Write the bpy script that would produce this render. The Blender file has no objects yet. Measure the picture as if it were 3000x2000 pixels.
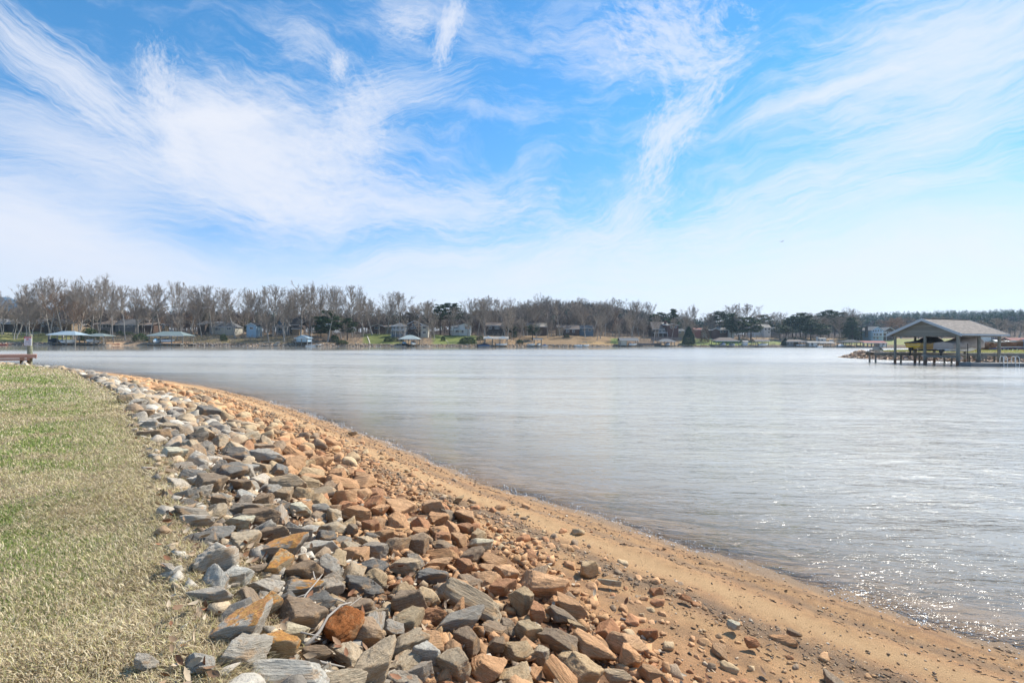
import bpy, bmesh, math, random
import numpy as np
from mathutils import Vector, Matrix

# ------------------------------------------------------------------ camera
SC = bpy.context.scene
COL = SC.collection
R = math.radians
ROLL = 0.006
CAM_H = 3.0
cam_d = bpy.data.cameras.new('camera')
cam_d.sensor_width = 36.0
cam_d.lens = 18.0
cam_d.clip_end = 20000.0
cam_d.clip_start = 0.05
camera = bpy.data.objects.new('camera', cam_d)
camera.location = (0, 0, CAM_H)
camera.rotation_euler = (R(90.0), -ROLL, 0.0)
COL.objects.link(camera)
SC.camera = camera

# ------------------------------------------------------------------ sun, sky, exposure
SUN_EL, SUN_AZ = 44.0, 52.0         # azimuth clockwise from the view direction
sun_d = bpy.data.lights.new('sun', 'SUN')
sun_d.energy = 4.7
sun_d.angle = R(0.53)
sun_d.color = (1.0, 0.95, 0.86)
sun = bpy.data.objects.new('sun', sun_d)
_sv = Vector((math.sin(R(SUN_AZ))*math.cos(R(SUN_EL)), math.cos(R(SUN_AZ))*math.cos(R(SUN_EL)), math.sin(R(SUN_EL))))
sun.rotation_euler = (-_sv).to_track_quat('-Z', 'Y').to_euler()
COL.objects.link(sun)

SC.view_settings.view_transform = 'Standard'
SC.view_settings.look = 'None'
SC.view_settings.exposure = 0.5
SC.view_settings.gamma = 1.0
SC.view_settings.use_curve_mapping = False
SC.cycles.sample_clamp_direct = 12.0
SC.cycles.sample_clamp_indirect = 4.0
SC.cycles.max_bounces = 8
SC.cycles.transparent_max_bounces = 12
SC.cycles.volume_bounces = 1
SC.cycles.caustics_reflective = False
SC.cycles.caustics_refractive = False

SKY_STRENGTH = 0.118
world = bpy.data.worlds.new('World')
SC.world = world
world.use_nodes = True
WT = world.node_tree
WT.nodes.clear()
world.cycles.sampling_method = 'MANUAL'
world.cycles.sample_map_resolution = 512

def wn(t, **kw):
    n = WT.nodes.new(t)
    for k, v in kw.items():
        setattr(n, k, v)
    return n

def wmath(op, a, b=None, c=None, clamp=False):
    n = wn('ShaderNodeMath', operation=op)
    n.use_clamp = clamp
    for i, v in enumerate((a, b, c)):
        if v is None: continue
        if isinstance(v, (int, float)): n.inputs[i].default_value = v
        else: WT.links.new(v, n.inputs[i])
    return n.outputs[0]

def wsmooth(v, a, b):
    n = wn('ShaderNodeMapRange', interpolation_type='SMOOTHSTEP')
    n.inputs[1].default_value = a; n.inputs[2].default_value = b
    WT.links.new(v, n.inputs[0])
    return n.outputs[0]

wout = wn('ShaderNodeOutputWorld')
wbg = wn('ShaderNodeBackground')
wbg.inputs['Strength'].default_value = SKY_STRENGTH
sky = wn('ShaderNodeTexSky', sky_type='NISHITA')
sky.sun_disc = False
sky.sun_elevation = R(SUN_EL)
sky.sun_rotation = R(SUN_AZ)
sky.altitude = 250.0
sky.air_density = 1.0
sky.dust_density = 0.0
sky.ozone_density = 2.5
tc = wn('ShaderNodeTexCoord')
sep = wn('ShaderNodeSeparateXYZ')
WT.links.new(tc.outputs['Generated'], sep.inputs[0])
# azimuth / elevation of the direction looked at, in radians
az = wmath('ARCTAN2', sep.outputs[0], sep.outputs[1])
hyp = wmath('SQRT', wmath('ADD', wmath('MULTIPLY', sep.outputs[0], sep.outputs[0]), wmath('MULTIPLY', sep.outputs[1], sep.outputs[1])))
el = wmath('ARCTAN2', sep.outputs[2], hyp)
comb = wn('ShaderNodeCombineXYZ')
WT.links.new(az, comb.inputs[0]); WT.links.new(el, comb.inputs[1])

def wnoise(vec, scale, detail=4.0, rough=0.55, dist=0.0, col=False):
    n = wn('ShaderNodeTexNoise')
    n.inputs['Scale'].default_value = scale
    n.inputs['Detail'].default_value = detail
    n.inputs['Roughness'].default_value = rough
    n.inputs['Distortion'].default_value = dist
    WT.links.new(vec, n.inputs['Vector'])
    return n.outputs['Color'] if col else n.outputs[0]

def wvec(op, a, b):
    n = wn('ShaderNodeVectorMath', operation=op)
    for i, v in enumerate((a, b)):
        if isinstance(v, (tuple, list)): n.inputs[i].default_value = v
        else: WT.links.new(v, n.inputs[i])
    return n.outputs[0]

def wscale(a, s):
    n = wn('ShaderNodeVectorMath', operation='SCALE')
    WT.links.new(a, n.inputs[0]); n.inputs['Scale'].default_value = s
    return n.outputs[0]

warp1 = wscale(wvec('SUBTRACT', wnoise(comb.outputs[0], 2.6, 3.0, 0.5, 0, True), (0.5, 0.5, 0.5)), 0.14)
warp2 = wscale(wvec('SUBTRACT', wnoise(comb.outputs[0], 11.0, 4.0, 0.6, 0, True), (0.5, 0.5, 0.5)), 0.035)
cvec = wvec('ADD', wvec('ADD', comb.outputs[0], warp1), warp2)

def pix2ang(px, py):
    t = (px-1500)/1500.0
    a = math.atan(t)
    return a, math.atan((999+ROLL*(px-1500)-py)/1500.0*math.cos(a))

# each cirrus patch: where (pixel of the photo it was measured at), half sizes, tilt, weight, fibre counts along/across, fibre strength
CLOUDS = [
 (190, 215, 290, 80, 27, 0.95, 1.2, 3.2, 1.3),
 (470, 235, 60, 90, -8, 0.6, 3.0, 2.0, 2.0),
 (170, 400, 400, 110, 5, 0.7, 1.2, 4.0, 0.8),
 (740, 450, 330, 175, 18, 1.15, 1.8, 3.2, 1.0),
 (640, 345, 200, 34, -14, 1.1, 1.5, 1.6, 0.9),
 (540, 420, 130, 40, 62, 0.8, 1.5, 1.6, 0.8),
 (620, 350, 190, 110, -5, 0.5, 2.0, 4.0, 1.0),
 (1040, 410, 110, 170, 20, 0.65, 2.0, 3.5, 1.4),
 (1150, 300, 260, 80, -20, 0.4, 1.0, 5.0, 1.6),
 (1250, 610, 430, 80, -4, 0.75, 3.0, 2.2, 1.4),
 (900, 600, 300, 60, 14, 0.35, 1.4, 4.0, 1.3),
 (60, 710, 760, 190, 12, 1.2, 1.0, 3.0, 0.35),
 (880, 470, 380, 200, 10, 0.45, 1.6, 4.0, 1.6),
 (330, 560, 420, 140, -10, 0.55, 1.4, 3.5, 1.2),
 (1250, 760, 330, 40, -12, 0.55, 2.2, 3.0, 1.8),
 (1700, 700, 300, 60, -28, 0.5, 2.2, 3.5, 2.0),
 (2150, 640, 420, 70, -8, 0.55, 2.0, 3.5, 1.8),
 (2650, 560, 380, 50, -14, 0.45, 2.0, 3.0, 1.6),
 (1305, 90, 38, 100, 22, 0.95, 1.6, 2.0, 1.3),
 (975, 215, 34, 48, 15, 0.8, 1.5, 2.0, 1.2),
 (1180, 72, 80, 40, -10, 0.6, 1.5, 2.2, 1.5),
 (860, 160, 90, 50, 10, 0.35, 1.5, 2.2, 1.4),
 (1500, 800, 700, 140, -6, 0.7, 1.5, 3.5, 0.8),
 (1970, 400, 180, 70, -50, 0.85, 2.8, 2.0, 1.7),
 (1840, 640, 110, 250, 20, 0.32, 1.6, 3.0, 1.5),
 (1960, 110, 200, 120, 30, 0.6, 2.4, 2.4, 2.4),
 (1760, 140, 150, 70, 10, 0.35, 1.6, 2.4, 1.7),
 (2780, 150, 560, 230, -12, 0.85, 1.3, 3.6, 1.2),
 (2370, 310, 330, 30, -13, 0.65, 1.2, 2.0, 0.9),
 (2700, 420, 560, 90, -12, 0.62, 1.1, 4.5, 1.0),
 (2550, 790, 1100, 230, -5, 1.15, 1.3, 3.6, 0.45),
]
total = None
for (px, py, rx, ry, rot, w, fa, fc, fs) in CLOUDS:
    a0, e0 = pix2ang(px, py)
    k = math.cos(a0)**2/1500.0
    ke = math.cos(a0)/1500.0
    mp = wn('ShaderNodeMapping', vector_type='TEXTURE')
    mp.inputs['Location'].default_value = (a0, e0, 0)
    mp.inputs['Rotation'].default_value = (0, 0, -R(rot))
    mp.inputs['Scale'].default_value = (rx*(k+ke)/2, ry*ke, 1)
    WT.links.new(cvec, mp.inputs['Vector'])
    ln = wn('ShaderNodeVectorMath', operation='LENGTH')
    WT.links.new(mp.outputs[0], ln.inputs[0])
    fib = wnoise(wvec('MULTIPLY', mp.outputs[0], (fa*1.6, fc*2.2, 1)), 1.0, 9.0, 0.68, 0.0)
    body = wmath('SUBTRACT', 1.0, ln.outputs['Value'])
    body = wmath('ADD', body, wmath('MULTIPLY', wmath('SUBTRACT', fib, 0.52), fs*1.5))
    d = wmath('MULTIPLY', wsmooth(body, -0.25, 1.15), w*1.12)
    total = d if total is None else wmath('ADD', total, d)
# a thin veil everywhere, with ripples, thicker towards the horizon
veil = wsmooth(wnoise(wvec('MULTIPLY', wvec('ADD', cvec, warp1), (2.0, 7.5, 1)), 1.6, 10.0, 0.68, 0.0), 0.43, 0.80)
rip = wnoise(wvec('MULTIPLY', cvec, (22.0, 60.0, 1)), 1.0, 3.0, 0.6, 0.8)
total = wmath('ADD', total, wmath('MULTIPLY', veil, 0.62))
total = wmath('MULTIPLY', total, wmath('ADD', 0.80, wmath('MULTIPLY', rip, 0.4)))
hz = wmath('POWER', wsmooth(el, R(12.5), R(-3.0)), 1.2)
total = wmath('ADD', total, wmath('MULTIPLY', hz, 1.35))
cover = wmath('SUBTRACT', 1.0, wmath('EXPONENT', wmath('MULTIPLY', total, -1.45)), clamp=True)
# saturated upper-sky blue
tint = wn('ShaderNodeMix', data_type='RGBA', blend_type='MULTIPLY')
tint.inputs[0].default_value = 1.0
tcol = wn('ShaderNodeMix', data_type='RGBA')
WT.links.new(wsmooth(el, R(0.0), R(28.0)), tcol.inputs[0])
tcol.inputs[6].default_value = (0.76, 0.82, 0.98, 1)
tcol.inputs[7].default_value = (0.43, 0.95, 1.16, 1)
WT.links.new(tcol.outputs[2], tint.inputs[7])
WT.links.new(sky.outputs[0], tint.inputs[6])
cmix = wn('ShaderNodeMix', data_type='RGBA')
WT.links.new(cover, cmix.inputs[0])
WT.links.new(tint.outputs[2], cmix.inputs[6])
cmix.inputs[7].default_value = (5.15, 5.35, 5.9, 1)
WT.links.new(cmix.outputs[2], wbg.inputs['Color'])
WT.links.new(wbg.outputs[0], wout.inputs[0])

# ------------------------------------------------------------------ helpers
def px_ray(px, py):
    dx, dy = px-1500.0, py-999.0
    ux = dx*math.cos(ROLL)+dy*math.sin(ROLL)
    uy = dy*math.cos(ROLL)-dx*math.sin(ROLL)
    return ux/1500.0, -uy/1500.0          # x and z per metre of depth

def at(px, Y, z=None, py=None):
    """world point on the sight line of a measured pixel at depth Y"""
    t, s = px_ray(px, 1000 if py is None else py)
    return Vector((t*Y, Y, CAM_H+s*Y if py is not None else (z or 0.0)))

def zat(px, py, Y):
    return CAM_H+px_ray(px, py)[1]*Y

def hashn(i, j, k, seed):
    n = (i*73856093) ^ (j*19349663) ^ (k*83492791) ^ (seed*2654435761 & 0x7fffffff)
    n = (n ^ (n >> 13)) & 0x7fffffff
    n = (n*1274126177) & 0x7fffffff
    n = (n ^ (n >> 16)) & 0xffff
    return n/65535.0

def vnoise(P, seed=0):
    P = np.asarray(P, dtype=np.float64)
    if P.shape[-1] == 2:
        P = np.concatenate([P, np.zeros(P.shape[:-1]+(1,))], -1)
    F = np.floor(P).astype(np.int64)
    f = P-F
    f = f*f*(3-2*f)
    i, j, k = F[..., 0], F[..., 1], F[..., 2]
    r = 0
    for a in (0, 1):
        for b in (0, 1):
            for c in (0, 1):
                w = (f[..., 0] if a else 1-f[..., 0])*(f[..., 1] if b else 1-f[..., 1])*(f[..., 2] if c else 1-f[..., 2])
                r = r+w*hashn(i+a, j+b, k+c, seed)
    return r

def fbm(P, oct=4, seed=0, rough=0.5):
    P = np.asarray(P, dtype=np.float64)
    s, a, t = 0, 1.0, 0.0
    for o in range(oct):
        s = s+a*vnoise(P*(2**o)+o*17.3, seed+o)
        t += a; a *= rough
    return s/t

def sstep(x, a, b):
    t = np.clip((x-a)/(b-a), 0, 1)
    return t*t*(3-2*t)

def np_mesh(name, V, F, col=None, smooth=False, attrs=None):
    """V (n,3), F (m,k) all faces with k corners, or a list of such arrays"""
    me = bpy.data.meshes.new(name)
    V = np.asarray(V, dtype=np.float32)
    Fs = F if isinstance(F, list) else [F]
    Fs = [np.asarray(f, dtype=np.int32) for f in Fs if len(f)]
    me.vertices.add(len(V)); me.vertices.foreach_set('co', V.ravel())
    nl = sum(f.size for f in Fs); nf = sum(len(f) for f in Fs)
    me.loops.add(nl)
    me.loops.foreach_set('vertex_index', np.concatenate([f.ravel() for f in Fs]))
    me.polygons.add(nf)
    starts, s = [], 0
    for f in Fs:
        starts.append(s+np.arange(len(f), dtype=np.int32)*f.shape[1]); s += f.size
    me.polygons.foreach_set('loop_start', np.concatenate(starts).astype(np.int32))
    if smooth:
        me.polygons.foreach_set('use_smooth', np.ones(nf, dtype=bool))
    if col is not None:
        c = np.asarray(col, dtype=np.float32)
        if c.shape[1] == 3: c = np.concatenate([c, np.ones((len(c), 1), np.float32)], 1)
        a = me.attributes.new('Col', 'FLOAT_COLOR', 'POINT')
        a.data.foreach_set('color', c.ravel())
    for k, v in (attrs or {}).items():
        a = me.attributes.new(k, 'FLOAT', 'POINT')
        a.data.foreach_set('value', np.asarray(v, dtype=np.float32).ravel())
    me.update(calc_edges=True)
    return me

def link(name, me, material=None, parent=None, loc=None):
    o = bpy.data.objects.new(name, me)
    COL.objects.link(o)
    if material is not None and me is not None and not me.materials:
        me.materials.append(material)
    if parent is not None: o.parent = parent
    if loc is not None: o.location = loc
    return o

def tag(o, label=None, cat=None, group=None, kind=None):
    if label: o['label'] = label
    if cat: o['category'] = cat
    if group: o['group'] = group
    if kind: o['kind'] = kind
    return o

def empty(name, loc=(0, 0, 0), rz=0.0):
    o = bpy.data.objects.new(name, None)
    o.empty_display_size = 0.3
    COL.objects.link(o)
    o.location = loc
    o.rotation_euler = (0, 0, rz)
    return o

class MB:
    """collects polygons of several shapes into one mesh"""
    def __init__(s): s.v = []; s.f = []
    def quadbox(s, c8):
        b = len(s.v); s.v += [tuple(p) for p in c8]
        for f in ((0, 3, 2, 1), (4, 5, 6, 7), (0, 1, 5, 4), (1, 2, 6, 5), (2, 3, 7, 6), (3, 0, 4, 7)):
            s.f.append(tuple(b+i for i in f))
    def box(s, x0, x1, y0, y1, z0, z1):
        s.quadbox([(x0, y0, z0), (x1, y0, z0), (x1, y1, z0), (x0, y1, z0), (x0, y0, z1), (x1, y0, z1), (x1, y1, z1), (x0, y1, z1)])
    def bar(s, p, q, w, h=None, up=(0, 0, 1)):
        p, q = Vector(p), Vector(q); h = h or w
        d = (q-p).normalized(); u = Vector(up)
        if abs(d.dot(u)) > .95: u = Vector((0, 1, 0))
        r = d.cross(u).normalized(); u = r.cross(d).normalized()
        a, b = r*w/2, u*h/2
        s.quadbox([p-a-b, p+a-b, q+a-b, q-a-b, p-a+b, p+a+b, q+a+b, q-a+b])
    def tube(s, pts, rad, n=8, caps=True):
        pts = [Vector(p) for p in pts]
        if isinstance(rad, (int, float)): rad = [rad]*len(pts)
        b0 = len(s.v)
        prev = None
        for i, p in enumerate(pts):
            d = (pts[min(i+1, len(pts)-1)]-pts[max(i-1, 0)]).normalized()
            if prev is None:
                prev = Vector((0, 0, 1)) if abs(d.z) < .9 else Vector((1, 0, 0))
            r = d.cross(prev)
            if r.length < 1e-5: r = d.cross(Vector((0, 1, 0)))
            r.normalize(); u = r.cross(d).normalized(); prev = u
            for k in range(n):
                a = 2*math.pi*k/n
                s.v.append(tuple(p+(r*math.cos(a)+u*math.sin(a))*rad[i]))
        for i in range(len(pts)-1):
            for k in range(n):
                a, b = b0+i*n+k, b0+i*n+(k+1) % n
                s.f.append((a, b, b+n, a+n))
        if caps:
            s.f.append(tuple(b0+k for k in range(n))[::-1])
            s.f.append(tuple(b0+(len(pts)-1)*n+k for k in range(n)))
    def poly(s, pts):
        b = len(s.v); s.v += [tuple(p) for p in pts]; s.f.append(tuple(range(b, b+len(pts))))
    def prism(s, pts, d):
        """extrude polygon by vector d"""
        n = len(pts); b = len(s.v); d = Vector(d)
        s.v += [tuple(p) for p in pts]+[tuple(Vector(p)+d) for p in pts]
        s.f.append(tuple(b+i for i in range(n))[::-1]); s.f.append(tuple(b+n+i for i in range(n)))
        for i in range(n):
            j = (i+1) % n
            s.f.append((b+i, b+j, b+n+j, b+n+i))
    def loft(s, rings, caps=True):
        n = len(rings[0]); b = len(s.v)
        for r in rings: s.v += [tuple(p) for p in r]
        for i in range(len(rings)-1):
            for k in range(n):
                a, c = b+i*n+k, b+i*n+(k+1) % n
                s.f.append((a, c, c+n, a+n))
        if caps:
            s.f.append(tuple(b+k for k in range(n))[::-1]); s.f.append(tuple(b+(len(rings)-1)*n+k for k in range(n)))
    def build(s, name, material, parent=None, smooth=False, loc=None):
        me = bpy.data.meshes.new(name)
        me.from_pydata(s.v, [], s.f)
        bm = bmesh.new(); bm.from_mesh(me)
        bmesh.ops.recalc_face_normals(bm, faces=bm.faces); bm.to_mesh(me); bm.free()
        if smooth: me.polygons.foreach_set('use_smooth', [True]*len(me.polygons))
        return link(name, me, material, parent, loc)

# ------------------------------------------------------------------ materials
class NT:
    def __init__(s, name):
        s.m = bpy.data.materials.new(name); s.m.use_nodes = True
        s.t = s.m.node_tree; s.t.nodes.clear()
        s.out = s.n('ShaderNodeOutputMaterial')
    def n(s, t, **kw):
        n = s.t.nodes.new(t)
        for k, v in kw.items(): setattr(n, k, v)
        return n
    def set(s, sock, v):
        if v is None: return
        if hasattr(v, 'is_linked') or hasattr(v, 'links'): s.t.links.new(v, sock)
        else: sock.default_value = v
    def math(s, op, a, b=None, c=None, clamp=False):
        n = s.n('ShaderNodeMath', operation=op); n.use_clamp = clamp
        for i, v in enumerate((a, b, c)): s.set(n.inputs[i], v)
        return n.outputs[0]
    def noise(s, vec, scale, detail=3.0, rough=0.55, dist=0.0):
        n = s.n('ShaderNodeTexNoise')
        n.inputs['Scale'].default_value = scale; n.inputs['Detail'].default_value = detail
        n.inputs['Roughness'].default_value = rough; n.inputs['Distortion'].default_value = dist
        s.set(n.inputs['Vector'], vec)
        return n.outputs[0]
    def map(s, vec, scale=(1, 1, 1), rot=(0, 0, 0), loc=(0, 0, 0)):
        n = s.n('ShaderNodeMapping')
        n.inputs['Scale'].default_value = scale; n.inputs['Rotation'].default_value = rot; n.inputs['Location'].default_value = loc
        s.set(n.inputs['Vector'], vec); return n.outputs[0]
    def ramp(s, v, a, b, smooth=True):
        n = s.n('ShaderNodeMapRange', interpolation_type='SMOOTHSTEP' if smooth else 'LINEAR')
        n.inputs[1].default_value = a; n.inputs[2].default_value = b
        s.set(n.inputs[0], v); return n.outputs[0]
    def mix(s, f, a, b, mode='MIX'):
        n = s.n('ShaderNodeMix', data_type='RGBA', blend_type=mode)
        for i, v in ((0, f), (6, a), (7, b)):
            if isinstance(v, tuple) and len(v) == 3: v = v+(1,)
            s.set(n.inputs[i], v)
        return n.outputs[2]
    def attr(s, name, out='Color'):
        n = s.n('ShaderNodeAttribute', attribute_name=name); return n.outputs[out]
    def geo(s, out='Position'): return s.n('ShaderNodeNewGeometry').outputs[out]
    def tc(s, out='Object'): return s.n('ShaderNodeTexCoord').outputs[out]
    def bump(s, h, strength=0.5, dist=0.02, normal=None):
        n = s.n('ShaderNodeBump'); n.inputs['Strength'].default_value = strength; n.inputs['Distance'].default_value = dist
        s.set(n.inputs['Height'], h); s.set(n.inputs['Normal'], normal); return n.outputs[0]
    def bsdf(s, col, rough=0.8, spec=0.3, metal=0.0, normal=None, **kw):
        n = s.n('ShaderNodeBsdfPrincipled')
        if isinstance(col, tuple) and len(col) == 3: col = col+(1,)
        s.set(n.inputs['Base Color'], col); s.set(n.inputs['Roughness'], rough)
        s.set(n.inputs['Metallic'], metal); s.set(n.inputs['Specular IOR Level'], spec)
        if normal is not None: s.set(n.inputs['Normal'], normal)
        for k, v in kw.items(): s.set(n.inputs[k.replace('_', ' ')], v)
        return n.outputs[0]
    def done(s, shader):
        s.t.links.new(shader, s.out.inputs['Surface']); return s.m

def simple(name, col, rough=0.7, var=0.25, scale=2.0, spec=0.3, metal=0.0, stretch=(1, 1, 1), bump=0.0):
    """painted or raw surface whose tone wanders a little, as dirt and weather leave it"""
    m = NT(name)
    v = m.map(m.tc(), stretch)
    a = m.noise(v, scale, 5.0, 0.6)
    b = m.noise(v, scale*7, 3.0, 0.6)
    f = m.math('ADD', m.math('MULTIPLY', a, 0.65), m.math('MULTIPLY', b, 0.35))
    f = m.ramp(f, 0.3, 0.72)
    dark = tuple(c*(1-var) for c in col); lite = tuple(min(1, c*(1+var*.6)) for c in col)
    c = m.mix(f, dark, lite)
    nrm = m.bump(b, bump, 0.02) if bump else None
    return m.done(m.bsdf(c, rough, spec, metal, nrm))
# ------------------------------------------------------------------ near bank shape
def resample(pts, step=0.6):
    P = [np.array(p, float) for p in pts]
    out = []
    for i in range(len(P)-1):
        p0 = P[max(i-1, 0)]; p1 = P[i]; p2 = P[i+1]; p3 = P[min(i+2, len(P)-1)]
        n = max(2, int(np.linalg.norm(p2-p1)/step))
        for k in range(n):
            t = k/n
            m1 = (p2-p0)*.5*min(1, np.linalg.norm(p2-p1)/(np.linalg.norm(p1-p0)+1e-6)) if i > 0 else (p2-p1)*.7
            m2 = (p3-p1)*.5*min(1, np.linalg.norm(p2-p1)/(np.linalg.norm(p3-p2)+1e-6)) if i+2 < len(P) else (p2-p1)*.7
            h = (2*t**3-3*t**2+1)*p1+(t**3-2*t**2+t)*m1+(-2*t**3+3*t**2)*p2+(t**3-t**2)*m2
            out.append(h)
    out.append(P[-1])
    return np.array(out)

W_PTS = [(60, -40), (30, -14), (14, -3.2), (9, 1.5), (6.5, 3.8), (5.08, 5.08), (4.46, 5.6), (3.7, 6.4), (2.89, 7.2), (2.14, 8.03), (-0.7, 11.1),
         (-5.5, 17.3), (-11, 24), (-17.8, 31), (-27.7, 39.4), (-38, 47), (-50, 55), (-72, 66), (-115, 82)]
T_PTS = [(52, -48), (20, -16), (8, -4.2), (4.4, -.3), (2.2, 2.2), (1.0, 3.84), (.54, 5.1), (-.14, 6.45), (-1.17, 7.8), (-2.3, 9.2), (-3.9, 11.7),
         (-6.8, 15.2), (-12.5, 21.5), (-18, 27.3), (-25.5, 33), (-35.5, 39.5), (-48, 47.5), (-70, 58.5), (-112, 73)]
L_PTS = [(50, -52), (18, -19), (5, -7), (1, -1.6), (-0.5, 0.6), (-1.56, 2.6), (-2.6, 4.0), (-5.3, 7.5), (-8.1, 10.8), (-10, 13.2),
         (-14.2, 17.6), (-20.8, 24), (-24, 26.7), (-31, 31), (-37, 34.5), (-46, 40.5), (-66, 52), (-106, 67)]
WL, TL, LL = resample(W_PTS), resample(T_PTS), resample(L_PTS)

def sdist(P, line):
    """signed distance to a polyline, positive towards the lawn (left of its run)"""
    P = np.asarray(P, float)
    best = np.full(len(P), 1e18); sg = np.ones(len(P))
    A, B = line[:-1], line[1:]
    for a, b in zip(A, B):
        ab = b-a; L2 = ab@ab
        if L2 < 1e-9: continue
        t = np.clip(((P-a)@ab)/L2, 0, 1)
        q = P-(a+t[:, None]*ab)
        d = (q**2).sum(1)
        cr = ab[0]*q[:, 1]-ab[1]*q[:, 0]
        m = d < best
        best = np.where(m, d, best); sg = np.where(m, np.where(cr > 0, 1, -1), sg)
    return np.sqrt(best)*sg

class DistField:
    """signed distances to the three lines on a fine and a coarse grid"""
    def __init__(s, x0, x1, y0, y1, st):
        s.x0, s.y0, s.st = x0, y0, st
        s.nx, s.ny = int((x1-x0)/st)+1, int((y1-y0)/st)+1
        gx, gy = np.meshgrid(x0+np.arange(s.nx)*st, y0+np.arange(s.ny)*st, indexing='ij')
        Q = np.stack([gx.ravel(), gy.ravel()], 1)
        s.G = [sdist(Q, l).reshape(gx.shape) for l in (WL, TL, LL)]
    def get(s, P):
        i = np.clip((P[:, 0]-s.x0)/s.st, 0, s.nx-1.001); j = np.clip((P[:, 1]-s.y0)/s.st, 0, s.ny-1.001)
        a = i.astype(int); b = j.astype(int); fa = i-a; fb = j-b
        return [G[a, b]*(1-fa)*(1-fb)+G[a+1, b]*fa*(1-fb)+G[a, b+1]*(1-fa)*fb+G[a+1, b+1]*fa*fb for G in s.G]
DF1 = DistField(-62, 30, -5, 62, 0.5)
DF2 = DistField(-130, 130, -130, 130, 2.5)
def dists(P):
    P = np.asarray(P, float)
    ins = (P[:, 0] > -61) & (P[:, 0] < 29) & (P[:, 1] > -4) & (P[:, 1] < 61)
    a, b = DF1.get(P), DF2.get(P)
    off = np.maximum(np.abs(P).max(1)-129, 0)
    r = [np.where(ins, u, v) for u, v in zip(a, b)]
    # beyond the coarse grid keep moving away from the shore
    return [np.where(off > 0, v+np.sign(v)*off, v) for v in r]

def near_z(P, detail=True):
    P = np.asarray(P, float)
    P2 = P
    dW, dT, dL = dists(P2)
    wob = (fbm(P2*0.45, 3, 5)-.5)*0.9
    dWw = dW+wob*0.30
    zlawn = 1.45+0.018*np.clip(dL, 0, 30)+(fbm(P2*0.35, 3, 11)-.5)*0.10
    t = np.clip(-dL/np.maximum(-dL+np.maximum(dT, 0), 1e-4), 0, 1)
    zbank = 1.45*(1-sstep(t, -0.25, 1.02))+0.47*sstep(t, -0.25, 1.02)
    zbank = 1.45+(0.47-1.45)*(t**0.85)
    tb = np.clip(np.maximum(dWw, 0)/np.maximum(np.maximum(dWw, 0)+np.maximum(-dT, 0), 1e-4), 0, 1)
    zbeach = 0.47*tb**1.05
    zbed = np.maximum(-0.11*np.clip(-dWw, 0, 1e9)**0.95, -2.2)
    z = np.where(dL > 0, zlawn, np.where(dT > 0, zbank, np.where(dWw > 0, zbeach, zbed)))
    if detail:
        beach = (dT <= 0)
        z = z+np.where(beach, (fbm(P2*1.6, 4, 21)-.5)*0.07+(fbm(P2*9, 3, 23)-.5)*0.028, (fbm(P2*2.0, 4, 25)-.5)*0.10)
        # low ridge and wheel-like groove that run along the beach
        u = dWw
        z = z+np.where(beach & (u > 0), 0.030*np.exp(-((u-1.15)/0.15)**2)-0.022*np.exp(-((u-1.5)/0.12)**2)+0.018*np.exp(-((u-.5)/0.08)**2)-0.012*np.exp(-((u-.66)/0.06)**2)+.02*np.exp(-((u-2.2)/0.12)**2)-.014*np.exp(-((u-2.45)/0.09)**2), 0)
    return z

def near_z1(x, y):
    return float(near_z(np.array([[x, y]]))[0])

# cached grid lookup for quick placing
GX = np.arange(-60, 25, 0.12); GY = np.arange(-3, 60, 0.12)
_gx, _gy = np.meshgrid(GX, GY, indexing='ij')
_Pg = np.stack([_gx.ravel(), _gy.ravel()], 1)
GZ = near_z(_Pg).reshape(_gx.shape)
GW, GT, GL = [q.reshape(_gx.shape) for q in dists(_Pg)]
def look(G, x, y):
    i = np.clip(((np.asarray(x)-GX[0])/0.12), 0, len(GX)-1.001); j = np.clip(((np.asarray(y)-GY[0])/0.12), 0, len(GY)-1.001)
    a = i.astype(int); b = j.astype(int); fa = i-a; fb = j-b
    return G[a, b]*(1-fa)*(1-fb)+G[a+1, b]*fa*(1-fb)+G[a, b+1]*(1-fa)*fb+G[a+1, b+1]*fa*fb

def hit_near(px, py, lift=0.0):
    t, s = px_ray(px, py)
    lo, hi = 1.0, 70.0
    Y = 1.0
    for k in range(900):
        Y = 1.0*1.006**k
        if CAM_H+s*Y < float(look(GZ, t*Y, Y))+lift: break
    return t*Y, Y

# near ground sheet, finer close to the camera
na, nr = 620, 330
angs = np.concatenate([np.linspace(-180, -62, 70, endpoint=False), np.linspace(-62, 62, na-140, endpoint=False), np.linspace(62, 180, 71)])*math.pi/180
rr = 0.25*(120/0.25)**(np.linspace(0, 1, nr))
AA, RR = np.meshgrid(angs, rr, indexing='ij')
P = np.stack([(RR*np.sin(AA)).ravel(), (RR*np.cos(AA)).ravel()], 1)
Zn = near_z(P)
dWn, dTn, dLn = dists(P)
ni = len(angs)
idx = np.arange(ni*nr).reshape(ni, nr)
F = np.stack([idx[:-1, :-1].ravel(), idx[1:, :-1].ravel(), idx[1:, 1:].ravel(), idx[:-1, 1:].ravel()], 1)

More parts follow.
